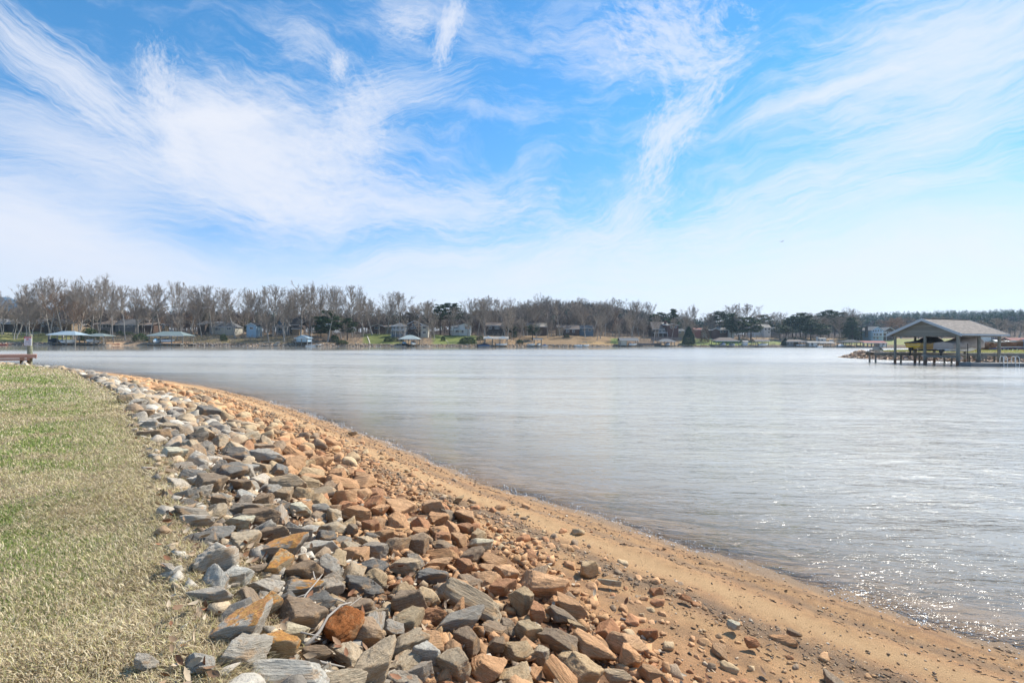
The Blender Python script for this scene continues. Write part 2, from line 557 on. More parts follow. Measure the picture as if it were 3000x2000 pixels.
# ground material: lawn soil, bank earth, beach sand
g = NT('bank ground')
pos = g.geo()
dw = g.attr('shore', 'Fac'); dt = g.attr('toe', 'Fac'); dl = g.attr('lawn', 'Fac')
n1 = g.noise(pos, 1.3, 5, 0.6); n2 = g.noise(pos, 9.0, 5, 0.65); n3 = g.noise(pos, 60.0, 3, 0.7); n4 = g.noise(pos, 220.0, 2, 0.7)
dww = g.math('ADD', dw, g.math('MULTIPLY', g.math('SUBTRACT', n1, 0.5), 0.5))
sand = g.mix(g.ramp(n2, 0.3, 0.7), (0.48, 0.265, 0.12), (0.66, 0.385, 0.18))
sand = g.mix(g.math('MULTIPLY', g.ramp(n1, 0.45, 0.7), 0.5), sand, (0.50, 0.255, 0.125))
sand = g.mix(g.math('MULTIPLY', g.ramp(n3, 0.45, 0.7), 0.55), sand, (0.27, 0.19, 0.12))
def band(c, w, f):
    a = g.math('DIVIDE', g.math('SUBTRACT', dww, c), w)
    return g.math('MULTIPLY', g.math('EXPONENT', g.math('MULTIPLY', g.math('MULTIPLY', a, a), -1.0)), f)
grit = g.ramp(n4, 0.42, 0.58)
for (c, w, f, col) in ((1.95, .26, .95, (0.16, 0.12, 0.085)), (2.7, .10, .6, (0.2, 0.13, 0.08)), (0.80, .13, .7, (0.20, 0.145, 0.10)), (0.45, .06, .6, (0.15, 0.10, 0.07)), (0.15, .10, .5, (0.10, 0.075, 0.05))):
    sand = g.mix(g.math('MULTIPLY', band(c, w, f), g.math('ADD', 0.35, g.math('MULTIPLY', grit, 0.65))), sand, col)
sand = g.mix(band(1.35, .17, .85), sand, (0.68, 0.43, 0.215))
sand = g.mix(band(2.38, .07, .6), sand, (0.64, 0.39, 0.19))
wet = g.ramp(dww, 0.45, 0.02)
sandw = g.mix(wet, sand, (0.36, 0.23, 0.125))
clay = g.ramp(g.math('ADD', dww, g.math('MULTIPLY', g.math('SUBTRACT', n2, 0.5), 1.6)), 2.5, 3.9)
sandw = g.mix(g.math('MULTIPLY', clay, 0.8), sandw, g.mix(g.ramp(n3, .4, .65), (0.58, 0.29, 0.145), (0.40, 0.20, 0.10)))
silt = g.mix(g.ramp(dww, -0.1, -0.8), sandw, (0.60, 0.43, 0.30))
earth = g.mix(g.ramp(n2, 0.35, 0.65), (0.20, 0.11, 0.06), (0.34, 0.19, 0.10))
turf = g.mix(g.ramp(n2, 0.35, 0.65), (0.38, 0.30, 0.19), (0.54, 0.45, 0.30))
turf = g.mix(g.math('MULTIPLY', g.ramp(n3, 0.45, 0.65), 0.5), turf, (0.30, 0.23, 0.15))
turf = g.mix(g.math('MULTIPLY', g.ramp(n1, 0.48, 0.62), 0.5), turf, (0.30, 0.33, 0.12))
c = g.mix(g.ramp(g.math('ADD', dt, g.math('MULTIPLY', g.math('SUBTRACT', n2, 0.5), 0.8)), -0.15, 0.35), silt, earth)
c = g.mix(g.ramp(g.math('ADD', dl, g.math('MULTIPLY', g.math('SUBTRACT', n2, 0.5), 0.6)), -0.25, 0.15), c, turf)
h = g.math('ADD', g.math('MULTIPLY', n3, 0.6), g.math('MULTIPLY', n4, 0.5))
nb = g.bump(h, 0.9, 0.035)
rg = g.math('SUBTRACT', 0.92, g.math('MULTIPLY', wet, 0.45))
m_ground = g.done(g.bsdf(c, rg, 0.3, 0, nb))
me = np_mesh('ground', np.concatenate([P, Zn[:, None]], 1), F, smooth=True, attrs={'shore': dWn, 'toe': dTn, 'lawn': dLn})
near_ground = link('ground', me, m_ground)
tag(near_ground, 'grassy bank falling over bare earth to a tan sand beach', kind='structure')

# ------------------------------------------------------------------ water
wm = NT('lake water')
pos = wm.geo()
sepw = wm.n('ShaderNodeSeparateXYZ'); wm.t.links.new(pos, sepw.inputs[0])
rot = (0, 0, R(14))
warp = wm.noise(wm.map(pos, (0.5, 0.8, 1)), 1.0, 2, 0.5)
wp = wm.n('ShaderNodeVectorMath', operation='ADD')
wsc = wm.n('ShaderNodeVectorMath', operation='SCALE'); wsc.inputs['Scale'].default_value = 0.5
wcol = wm.n('ShaderNodeTexNoise'); wcol.inputs['Scale'].default_value = 0.6; wm.t.links.new(pos, wcol.inputs['Vector'])
wm.t.links.new(wcol.outputs['Color'], wsc.inputs[0]); wm.t.links.new(pos, wp.inputs[0]); wm.t.links.new(wsc.outputs[0], wp.inputs[1])
wpos = wp.outputs[0]
w1 = wm.noise(wm.map(wpos, (0.8, 3.4, 1), rot), 1.0, 4, 0.55, 0.3)      # ~0.5 m ripples, crests across the view
def ridge(v):
    return wm.math('SUBTRACT', 1.0, wm.math('ABSOLUTE', wm.math('SUBTRACT', wm.math('MULTIPLY', v, 2.0), 1.0)))
w1 = wm.math('ADD', wm.math('MULTIPLY', ridge(w1), 0.55), wm.math('MULTIPLY', w1, 0.9))
w2 = wm.noise(wm.map(wpos, (2.2, 8.5, 1), (0, 0, R(20))), 1.0, 3, 0.6, 0.4)
w3 = wm.noise(wm.map(wpos, (0.12, 0.42, 1), (0, 0, R(8))), 1.0, 2, 0.5)
w4 = wm.noise(wm.map(wpos, (0.28, 1.25, 1), (0, 0, R(17))), 1.0, 3, 0.55, 0.4)
w5 = wm.noise(wm.map(wpos, (0.03, 0.11, 1), (0, 0, R(6))), 1.0, 3, 0.6, 0.3)
hgt = wm.math('ADD', wm.math('ADD', wm.math('MULTIPLY', w1, 0.085), wm.math('MULTIPLY', w2, 0.045)), wm.math('ADD', wm.math('MULTIPLY', w3, 0.27), wm.math('ADD', wm.math('MULTIPLY', w4, 0.15), wm.math('MULTIPLY', w5, 0.40))))
gust = wm.noise(wm.map(pos, (0.012, 0.05, 1)), 1.0, 3, 0.55)
amp = wm.math('ADD', 0.40, wm.math('MULTIPLY', wm.ramp(gust, 0.32, 0.58), 0.85))
lee = wm.attr('lee', 'Fac')          # calmer strip in the lee of the far bank
amp = wm.math('MULTIPLY', amp, wm.math('SUBTRACT', 1.0, wm.math('MULTIPLY', lee, 0.93)))
hgt = wm.math('MULTIPLY', hgt, amp)
nw = wm.bump(hgt, 1.0, 1.0)
# ripples too fine to resolve further out act as gloss spread; calmer in the lee of the bank
wl_ = wm.n('ShaderNodeVectorMath', operation='LENGTH'); wm.t.links.new(pos, wl_.inputs[0])
wro = wm.math('ADD', 0.05, wm.math('MULTIPLY', wm.ramp(wl_.outputs['Value'], 15.0, 130.0), 0.12))
wro = wm.math('MULTIPLY', wro, wm.math('SUBTRACT', 1.0, wm.math('MULTIPLY', lee, 0.75)))
fres = wm.n('ShaderNodeFresnel'); fres.inputs['IOR'].default_value = 1.333; wm.t.links.new(nw, fres.inputs['Normal'])
gl = wm.n('ShaderNodeBsdfGlossy');  gl.inputs['Color'].default_value = (1, 1, 1, 1)
wm.t.links.new(nw, gl.inputs['Normal']); wm.t.links.new(wro, gl.inputs['Roughness'])
tr = wm.n('ShaderNodeBsdfTransparent'); tr.inputs['Color'].default_value = (0.96, 0.95, 0.90, 1)
df = wm.n('ShaderNodeBsdfDiffuse'); df.inputs['Color'].default_value = (0.50, 0.48, 0.42, 1)
depth = wm.attr('depth', 'Fac')
mx1 = wm.n('ShaderNodeMixShader')
wm.t.links.new(wm.math('SUBTRACT', 1.0, wm.math('EXPONENT', wm.math('MULTIPLY', depth, -2.8))), mx1.inputs[0])
wm.t.links.new(tr.outputs[0], mx1.inputs[1]); wm.t.links.new(df.outputs[0], mx1.inputs[2])
mx2 = wm.n('ShaderNodeMixShader')
wm.t.links.new(fres.outputs[0], mx2.inputs[0]); wm.t.links.new(mx1.outputs[0], mx2.inputs[1]); wm.t.links.new(gl.outputs[0], mx2.inputs[2])
m_water = wm.done(mx2.outputs[0])

# far shoreline: depth Y as a function of tangent t = X / Y
FS_T = np.array([(p-1500)/1500.0 for p in (-1500, -600, 0, 600, 1200, 1700, 2000, 2400, 2600, 3000, 3600, 4500)])
FS_Y = np.array([170, 205, 225, 246, 268, 304, 333, 357, 357, 330, 290, 250], float)
def ysh(t): return np.interp(t, FS_T, FS_Y)+2.0*np.sin(np.asarray(t)*37)+1.2*np.sin(np.asarray(t)*91+1)

angs_w = np.concatenate([np.linspace(-180, -75, 40, endpoint=False), np.linspace(-75, 75, 400, endpoint=False), np.linspace(75, 180, 41)])*math.pi/180
rw = 0.5*(700/0.5)**np.linspace(0, 1, 260)
AW, RW = np.meshgrid(angs_w, rw, indexing='ij')
XW, YW = (RW*np.sin(AW)).ravel(), (RW*np.cos(AW)).ravel()
PW = np.stack([XW, YW], 1)
bed = near_z(PW, False)
tt = XW/np.maximum(YW, 1e-3)
dfar = ysh(tt)-YW
lee_v = np.where(YW > 5, (1-sstep(dfar+25*(fbm(PW*.03, 2, 3)-.5), 76, 122))*(1-sstep(tt, .1, .45)*.85), 0)
lee_v = np.clip(np.maximum(lee_v, .75*np.exp(-(((XW-66)/13)**2+((YW-72)/9)**2))), 0, 1)
idw = np.arange(len(angs_w)*len(rw)).reshape(len(angs_w), len(rw))
FW = np.stack([idw[:-1, :-1].ravel(), idw[1:, :-1].ravel(), idw[1:, 1:].ravel(), idw[:-1, 1:].ravel()], 1)
me = np_mesh('water', np.stack([XW, YW, np.zeros(len(XW))], 1), FW, smooth=True, attrs={'depth': np.clip(-bed, 0, 3), 'lee': lee_v})
water = link('water', me, m_water)
tag(water, 'rippled pale grey lake water over a sandy bed', kind='structure')
lb = MB(); lb.box(-1500, 1500, -600, 900, -2.9, -2.6)
m_bed = simple('lake bed silt', (0.16, 0.12, 0.08), 0.9, 0.2, 0.3)
tag(lb.build('lake_bed', m_bed), 'silt bed under the lake', kind='structure')

# ------------------------------------------------------------------ rocks
def ico(level):
    bm = bmesh.new(); bmesh.ops.create_icosphere(bm, subdivisions=level, radius=1.0)
    v = np.array([tuple(x.co) for x in bm.verts]); f = np.array([[x.index for x in q.verts] for q in bm.faces]); bm.free()
    return v, f
ICO = {k: ico(k) for k in (1, 2, 3, 5)}

def rock_shape(seed, level, strata=0.03, rough=0.05):
    rs = np.random.RandomState(seed)
    V, F = ICO[level]
    n = rs.normal(size=(13, 3)); n /= np.linalg.norm(n, axis=1)[:, None]
    d = rs.uniform(0.46, 0.84, 13)
    ax = rs.normal(size=3)*0.12+np.array([0, 0, 1]); ax /= np.linalg.norm(ax)
    n = np.concatenate([n, [ax, -ax]]); d = np.concatenate([d, rs.uniform(.45, .62, 2)])
    dots = V@n.T
    inv = np.maximum(dots/d, 1e-4)
    p = 45.0
    r = 1.0/((inv**p).sum(1)+0.8**p)**(1/p)
    X = V*r[:, None]
    if level >= 3:
        nz = fbm(X*2.6+seed*3.1, 5 if level > 4 else 3, seed, 0.62)-.5
        st = X@ax
        lay = np.abs(((st*9+fbm(X*1.5, 2, seed+9)*3) % 1.0)-.5)*2
        ch = fbm(X*6.5+seed*1.7, 3, seed+40, 0.6)-.5
        X = X*(1+(nz*rough*5.0+(lay-.5)*strata*.7+np.abs(ch)*rough*-1.3)[:, None])
    elif level == 2:
        X = X*(1+(fbm(X*2.6+seed*3.1, 2, seed)-.5)[:, None]*0.12)
    X = X/np.abs(X).max(0)       # unit half sizes
    return X.astype(np.float32), F

def rock_nodes(m, colsock):
    v = m.tc()
    nl = m.noise(v, 1.1, 5, 0.6, 0.3); ns = m.noise(v, 6.0, 6, 0.7); nf = m.noise(v, 26.0, 4, 0.75)
    ly = m.noise(m.map(v, (1.0, 1.2, 9.0), (0.25, 0.1, 0)), 1.4, 4, 0.6, 0.4)
    c = m.mix(m.math('MULTIPLY', m.ramp(ly, 0.38, 0.66), 0.62), colsock, m.mix(1.0, colsock, (0.60, 0.56, 0.53), 'MULTIPLY'))
    c = m.mix(m.math('MULTIPLY', m.ramp(ns, 0.48, 0.72), 0.45), c, m.mix(1.0, colsock, (1.5, 1.45, 1.38), 'MULTIPLY'))
    c = m.mix(m.math('MULTIPLY', m.ramp(nl, 0.50, 0.64), 0.62), c, (0.50, 0.30, 0.145))       # clay smears
    c = m.mix(m.math('MULTIPLY', m.ramp(nf, 0.54, 0.72), 0.42), c, (0.09, 0.075, 0.06))
    hh = m.math('ADD', m.math('ADD', m.math('MULTIPLY', ly, 0.5), m.math('MULTIPLY', ns, 0.5)), m.math('MULTIPLY', nf, 0.28))
    return c, m.bump(hh, 0.8, 0.055)

rk = NT('riprap stone')
oi = rk.n('ShaderNodeObjectInfo')
c, nb = rock_nodes(rk, oi.outputs['Color'])
m_rock = rk.done(rk.bsdf(c, 0.85, 0.25, 0, nb))
rk = NT('riprap stone small')
c, nb = rock_nodes(rk, rk.attr('Col'))
m_rock2 = rk.done(rk.bsdf(c, 0.88, 0.2, 0, nb))
# stones whose upper face carries an orange stain of lichen or iron
rk = NT('stained stone')
oi = rk.n('ShaderNodeObjectInfo')
c, nb = rock_nodes(rk, oi.outputs['Color'])
nrm = rk.tc('Normal'); sp = rk.n('ShaderNodeSeparateXYZ'); rk.t.links.new(nrm, sp.inputs[0])
ob = rk.tc(); so = rk.n('ShaderNodeSeparateXYZ'); rk.t.links.new(ob, so.inputs[0])
f = rk.math('ADD', sp.outputs[2], rk.math('ADD', rk.math('MULTIPLY', rk.math('SUBTRACT', rk.noise(ob, 1.6, 5, 0.6), 0.5), 2.6), rk.math('MULTIPLY', so.outputs[0], 0.35)))
c = rk.mix(rk.math('MULTIPLY', rk.ramp(f, 0.50, 0.85), 0.9), c, rk.mix(rk.ramp(rk.noise(ob, 7, 4, 0.7), .35, .7), (0.50, 0.20, 0.06), (0.72, 0.38, 0.09)))
m_stain = rk.done(rk.bsdf(c, 0.85, 0.25, 0, nb))

ROCKV = []
for s in range(18):
    X, Fk = rock_shape(100+s, 5, 0.035 if s % 3 else 0.07, 0.055)
    ROCKV.append(np_mesh('rock', X, Fk, smooth=False))
for me in ROCKV:
    # facets stay crisp, the fine relief is smooth
    me.polygons.foreach_set('use_smooth', [True]*len(me.polygons))
    me.materials.append(m_rock)
ROCKS_STAIN = [me.copy() for me in ROCKV[:6]]
for me in ROCKS_STAIN:
    me.materials.clear(); me.materials.append(m_stain)

GREY = (0.42, 0.365, 0.29); DGREY = (0.24, 0.215, 0.18); LGREY = (0.60, 0.54, 0.44); TAN = (0.56, 0.43, 0.28); BROWN = (0.38, 0.275, 0.18)
ORAN = (0.64, 0.37, 0.19); DORA = (0.50, 0.25, 0.125); PALE = (0.70, 0.61, 0.42); RUST = (0.52, 0.18, 0.05); BUFF = (0.56, 0.41, 0.24)
CNAME = {GREY: 'grey', DGREY: 'dark grey', LGREY: 'pale grey', TAN: 'tan', BROWN: 'brown', ORAN: 'orange', DORA: 'reddish orange', PALE: 'pale yellow', RUST: 'rust red', BUFF: 'buff'}
# px, py, width px, height px, tilt, colour, hand label (landmark stones)
TR = [
 (820, 1608, 165, 78, -10, GREY, 'large slab with a bright orange-yellow top, biggest stained stone of the bank', 'the orange-topped slab', 's'),
 (819, 1655, 72, 80, 60, BUFF, 'knobbly orange-brown block leaning under the orange-topped slab', None, 's'),
 (892, 1668, 108, 60, -18, BROWN, 'brown striped slab right below the orange-topped slab', None, ''),
 (624, 1643, 118, 88, -25, LGREY, 'large pale grey stone sloping up at the lawn edge, left of the orange-topped slab', 'the sloping pale stone', ''),
 (691, 1684, 78, 66, 10, LGREY, 'squarish pale grey block with a flat top beside the sloping pale stone', None, ''),
 (806, 1560, 80, 50, 0, BROWN, 'grey-brown block right behind the orange-topped slab', None, ''),
 (880, 1562, 82, 42, 10, GREY, None, None, ''),
 (950, 1567, 62, 45, 0, DGREY, None, None, ''),
 (1099, 1612, 108, 50, 3, GREY, 'broad flat-topped grey stone among orange stones', 'the broad flat grey stone', ''),
 (1064, 1707, 108, 55, 12, DGREY, 'blue-grey angular wedge of stone in the middle of the bank', 'the blue-grey wedge', ''),
 (883, 1723, 130, 66, 4, GREY, 'low grey stone with orange smears on both ends', None, 's'),
 (774, 1717, 102, 54, 15, LGREY, None, None, ''),
 (707, 1832, 175, 130, -15, LGREY, 'biggest boulder at the lawn edge, grey with orange smears', 'the smeared boulder', 's'),
 (787, 1771, 66, 78, 70, BUFF, 'upright brown-and-orange slab standing behind the smeared boulder', None, 's'),
 (883, 1803, 148, 88, 0, BROWN, 'large grey-brown stone between the smeared boulder and the rust-red stone', None, ''),
 (1012, 1838, 112, 120, -50, RUST, 'rust-red stone tilted on end, reddest stone of the bank', 'the rust-red stone', ''),
 (1078, 1856, 90, 80, 20, BROWN, None, None, ''),
 (840, 1962, 220, 95, 6, LGREY, 'largest flat pale grey slab at the bottom of the bank', 'the large flat pale slab', ''),
 (1090, 1948, 165, 128, -25, TAN, 'big tan and brown boulder right of the large flat pale slab', 'the big tan boulder', ''),
 (599, 1937, 118, 50, 8, LGREY, 'flat pale stone sunk in the dry grass, left of the large flat pale slab', None, ''),
 (621, 1736, 125, 46, -8, LGREY, 'long flat grey stone half buried at the lawn edge', None, ''),
 (805, 1880, 122, 76, 10, BUFF, 'cream and orange blotched stone in front of the smeared boulder', None, 's'),
 (857, 1845, 84, 56, 20, PALE, 'white quartz-like stone with grey face near the smeared boulder', None, ''),
 (1200, 1757, 90, 78, 0, BROWN, 'round knobbly grey-brown stone between grey slabs', None, ''),
 (1105, 1795, 76, 42, -8, TAN, None, None, ''),
 (1147, 1832, 72, 50, 10, GREY, None, None, ''),
 (1195, 1656, 108, 50, 2, TAN, 'layered flat grey-tan stone with thin cracks', None, ''),
 (1093, 1652, 76, 52, -30, DGREY, None, None, ''),
 (968, 1723, 60, 56, 25, GREY, None, None, ''),
 (700, 1528, 78, 40, -5, PALE, 'small stone with a pale yellow top at the lawn edge', 'the pale-topped stone', ''),
 (768, 1512, 102, 52, -8, BROWN, None, None, ''),
 (1087, 1570, 46, 30, 8, DGREY, None, None, ''),
 (1226, 1595, 66, 62, -50, BROWN, 'pointed grey-brown stone at the border of the orange stones', 'the pointed grey-brown stone', ''),
 (925, 1910, 86, 48, 5, BROWN, None, None, ''),
 (573, 1519, 88, 32, 0, LGREY, None, None, ''),
 (1382, 1749, 195, 82, 34, TAN, 'longest slab of the bank, layered grey-tan and sloping down right', 'the longest layered slab', ''),
 (1343, 1822, 165, 82, -5, GREY, 'wide layered grey slab under the longest layered slab', None, ''),
 (1378, 1872, 92, 88, -40, BROWN, None, None, ''),
 (1334, 1942, 94, 92, 5, TAN, 'squarish tan-grey block near the bottom of the bank', 'the squarish tan block', ''),
 (1254, 1680, 102, 42, 4, DGREY, 'dark grey flat wedge left of the longest layered slab', None, ''),
 (1592, 1710, 140, 80, 14, ORAN, 'largest orange boulder at the toe of the bank', 'the largest orange boulder', ''),
 (1723, 1664, 58, 50, 5, BUFF, 'rounded brown stone lying alone on the sand', 'the lone rounded stone', ''),
 (1790, 1701, 68, 26, 5, PALE, 'flat pale yellow stone lying on the sand', 'the flat yellow stone', ''),
 (1831, 1878, 112, 80, 10, ORAN, 'square-cornered orange block at the sand edge', 'the square orange block', ''),
 (1532, 1757, 78, 72, 30, BUFF, None, None, ''),
 (1490, 1828, 50, 52, 20, BROWN, None, None, ''),
 (1547, 1846, 66, 58, 25, BUFF, None, None, ''),
 (1624, 1870, 118, 66, 34, BROWN, 'long brown stone sloping down right among tan stones', None, ''),
 (1672, 1778, 92, 54, 28, ORAN, None, None, ''),
 (1726, 1894, 145, 66, 34, ORAN, 'long orange stone beside the square orange block', None, ''),
 (1710, 1962, 104, 82, 24, BUFF, None, None, ''),
 (1806, 1980, 84, 46, 10, TAN, None, None, ''),
 (1843, 1925, 60, 70, 30, ORAN, None, None, ''),
 (1290, 1622, 96, 42, -6, ORAN, None, None, ''),
 (1282, 1646, 88, 34, 5, ORAN, None, None, ''),
 (1368, 1652, 70, 42, -5, DORA, None, None, ''),
 (1366, 1547, 52, 36, 12, DORA, None, None, ''),
 (1290, 1574, 52, 42, 0, DORA, None, None, ''),
 (1410, 1588, 68, 32, 10, PALE, None, None, ''),
 (1257, 1910, 70, 90, 55, LGREY, None, None, ''),
 (1235, 1964, 78, 66, -20, GREY, None, None, ''),
 (1510, 1900, 92, 66, -15, BUFF, None, None, ''),
 (1588, 1916, 58, 54, 10, TAN, None, None, ''),
 (1216, 1640, 48, 50, 0, GREY, None, None, ''),
 (1474, 1716, 72, 46, -5, DORA, None, None, ''),
 (1452, 1884, 50, 48, 0, BROWN, None, None, ''),
 (1573, 1794, 46, 56, 40, DORA, None, None, ''),
 (1640, 1802, 92, 40, 30, BROWN, None, None, ''),
 (614, 1417, 98, 56, -10, BROWN, 'dark brown pyramid-shaped stone near the lawn edge', 'the dark pyramid stone', ''),
 (837, 1421, 105, 54, -4, TAN, 'long smooth tan stone in the middle of the bank', 'the long tan stone', ''),
 (783, 1344, 108, 44, 6, GREY, 'broad grey stone where the dark stones end', 'the broad grey stone', ''),
 (697, 1329, 68, 40, 4, DGREY, None, None, ''),
 (712, 1373, 88, 36, 12, LGREY, None, None, ''),
 (824, 1380, 64, 36, 10, DGREY, None, None, ''),
 (709, 1418, 82, 34, 6, BROWN, None, None, ''),
 (712, 1488, 98, 44, 4, GREY, None, None, ''),
 (770, 1462, 52, 42, -10, BROWN, None, None, ''),
 (652, 1469, 40, 46, 60, BROWN, None, None, ''),
 (553, 1447, 60, 42, -25, GREY, 'small grey-white stone alone at the lawn edge', None, ''),
 (990, 1411, 120, 46, 12, ORAN, 'long flat orange stone at the edge of the sand', 'the long flat orange stone', ''),
 (1050, 1504, 105, 46, 14, ORAN, 'broad orange stone in the lower bank', 'the broad orange stone', ''),
 (1063, 1396, 46, 35, 5, ORAN, None, None, ''),
 (763, 1310, 66, 28, 4, BROWN, None, None, ''),
 (827, 1450, 54, 42, -10, TAN, None, None, ''),
 (512, 1255, 74, 30, 8, TAN, None, None, ''),
 (569, 1328, 46, 50, 55, BROWN, None, None, ''),
 (508, 1328, 84, 34, -5, PALE, 'pale yellow-edged stone tilted at the lawn edge', 'the pale yellow-edged stone', ''),
 (936, 1490, 58, 34, 0, GREY, None, None, ''),
 (878, 1491, 56, 36, 10, PALE, None, None, ''),
 (942, 1443, 92, 38, -14, TAN, None, None, ''),
 (1111, 1494, 46, 44, 30, ORAN, None, None, ''),
 (1038, 1548, 44, 32, 0, BROWN, None, None, ''),
 (1092, 1541, 58, 42, 10, DORA, None, None, ''),
 (1030, 1268, 30, 12, 0, BUFF, 'low flat tan stone at the waterline', 'the flat stone at the waterline', ''),
 (404, 1178, 38, 26, 8, LGREY, 'white-streaked grey stone at the lawn edge, far up the bank', 'the white-streaked stone', ''),
 (370, 1167, 34, 22, 0, TAN, None, None, ''),
 (443, 1252, 40, 16, 0, LGREY, None, None, ''),
 (455, 1330, 52, 15, 5, LGREY, None, None, ''),
 (500, 1663, 70, 22, 35, LGREY, 'narrow pale stone ridge poking from dry grass', None, ''),
 (430, 1925, 70, 44, 10, LGREY, 'pale grey stone alone in the grass, left of the bank', None, ''),
 (610, 1212, 56, 34, 25, DGREY, None, None, ''),
 (425, 1210, 44, 26, -8, BROWN, None, None, ''),
 (1690, 1830, 60, 24, 25, BUFF, None, None, ''),
 (1905, 1965, 70, 40, 15, ORAN, None, None, ''),
 (2150, 1826, 36, 30, 0, PALE, 'small round yellow stone on the sand near the bottom right', None, ''),
 (2200, 1880, 44, 34, 20, DORA, 'small red-brown stone standing on the sand near the bottom right', None, ''),
 (2325, 1850, 42, 22, 25, BROWN, None, None, ''),
 (2010, 1745, 36, 24, 25, DORA, None, None, ''),
 (1345, 1458, 30, 22, 0, BUFF, None, None, ''),
 (1320, 1480, 22, 14, 0, BUFF, None, None, ''),
]
rs = np.random.RandomState(7)
placed = []       # x, y, radius
ROCK_ITEMS = []   # object, px, py, colour name, size, landmark phrase
GROUP_ROCK = 'riprap stones of the near bank'
def put_rock(x, y, z, sx, sy, sz, yaw, tilt, col, mesh):
    o = bpy.data.objects.new('rock', mesh)
    COL.objects.link(o)
    o.location = (x, y, z); o.rotation_euler = (tilt[0], tilt[1], yaw); o.scale = (sx, sy, sz)
    k = rs.uniform(.82, 1.18); j = rs.uniform(-.05, .05)
    o.color = (min(1, col[0]*k*(1+j)), min(1, col[1]*k), min(1, col[2]*k*(1-j)), 1)
    return o
for i, (px, py, w, h, tl, col, lab, lm, fl) in enumerate(TR):
    x, y = hit_near(px, py+h*0.15, .07)
    wm_, hm = w*y/1500.0, h*y/1500.0
    th = math.atan((py-999)/1500.0)
    D = hm/(0.62*math.cos(th)+1.0*math.sin(th))
    D = min(D, wm_*1.15)
    H = max(0.62*D, min(wm_*.45, hm*0.5)) if h > 30 else 0.5*D
    z = float(look(GZ, x, y))+H*0.25+.055
    meshes = ROCKS_STAIN if fl == 's' else ROCKV
    tz = R(-tl)
    ty = R(tl*0.55) if abs(tl) < 45 else R(tl*0.35)
    o = put_rock(x, y, z, wm_*.60, D*.66, H*.80, tz*0.6+rs.uniform(-.15, .15), (rs.uniform(-.2, .1), ty), col, meshes[i % len(meshes)])
    o.name = 'rock'
    tag(o, lab, 'rock', GROUP_ROCK)
    ROCK_ITEMS.append([o, px, py, CNAME[col], wm_, lm, lab])
    placed.append((x, y, max(wm_*.42, D*.42)))

# the rest of the bank: large stones first, smaller ones into the gaps
def zone_color(tbank, y, rnd):
    # tbank 0 at lawn edge .. 1 at toe
    n = float(vnoise(np.array([[tbank*2.0, y*0.35, 3.0]]), 77)[0])
    k = tbank+(n-.5)*0.5
    if k > 0.53:
        return [ORAN, ORAN, BUFF, DORA, ORAN, BROWN][int(rnd*6) % 6]
    if k > 0.36:
        return [TAN, BROWN, ORAN, GREY, BUFF, TAN][int(rnd*6) % 6]
    return [GREY, DGREY, BROWN, LGREY, TAN, GREY, LGREY, DGREY][int(rnd*8) % 8]
cells = {}
def cell_ok(x, y, r, f=0.78):
    c = 0.6
    ci, cj = int(math.floor(x/c)), int(math.floor(y/c))
    for a in (-1, 0, 1):
        for b in (-1, 0, 1):
            for (u, v, q) in cells.get((ci+a, cj+b), ()):
                if (u-x)**2+(v-y)**2 < ((q+r)*f)**2: return False
    return True
def cell_add(x, y, r):
    c = 0.6
    cells.setdefault((int(math.floor(x/c)), int(math.floor(y/c))), []).append((x, y, r))
for p in placed: cell_add(*p)
fill = []
N1 = 42000
cy = 1.0+(62.0)*rs.uniform(0, 1, N1)**1.7
cx = np.interp(cy, LL[::-1, 1][::-1] if False else np.sort(LL[:, 1]), LL[np.argsort(LL[:, 1]), 0])+rs.uniform(-1.5, 9.0, N1)
lv, tv, wv, zv = look(GL, cx, cy), look(GT, cx, cy), look(GW, cx, cy), look(GZ, cx, cy)
ok = (lv < -0.10) & (tv > -0.15) & (cy > 0.8)
sel = np.nonzero(ok)[0]
sizes = np.sort(0.055+0.145*rs.uniform(0, 1, len(sel))**1.6)[::-1]
for q, i in enumerate(sel):
    r = sizes[q]
    far = 1.0 if cy[i] < 18 else 1.15
    r *= far
    if r < 0.085 and cy[i] > 16: continue
    if cy[i] < 6.5 and r > .145: r = .145*rs.uniform(.7, 1)
    tq_ = -lv[i]/max(tv[i]-lv[i], 1e-3)
    if tq_ > .5 and rs.uniform() < .93*float(sstep(tq_, .45, 1.0)): continue
    if cell_ok(cx[i], cy[i], r):
        cell_add(cx[i], cy[i], r); fill.append((cx[i], cy[i], zv[i], r, -lv[i]/max(tv[i]-lv[i], 1e-3)))
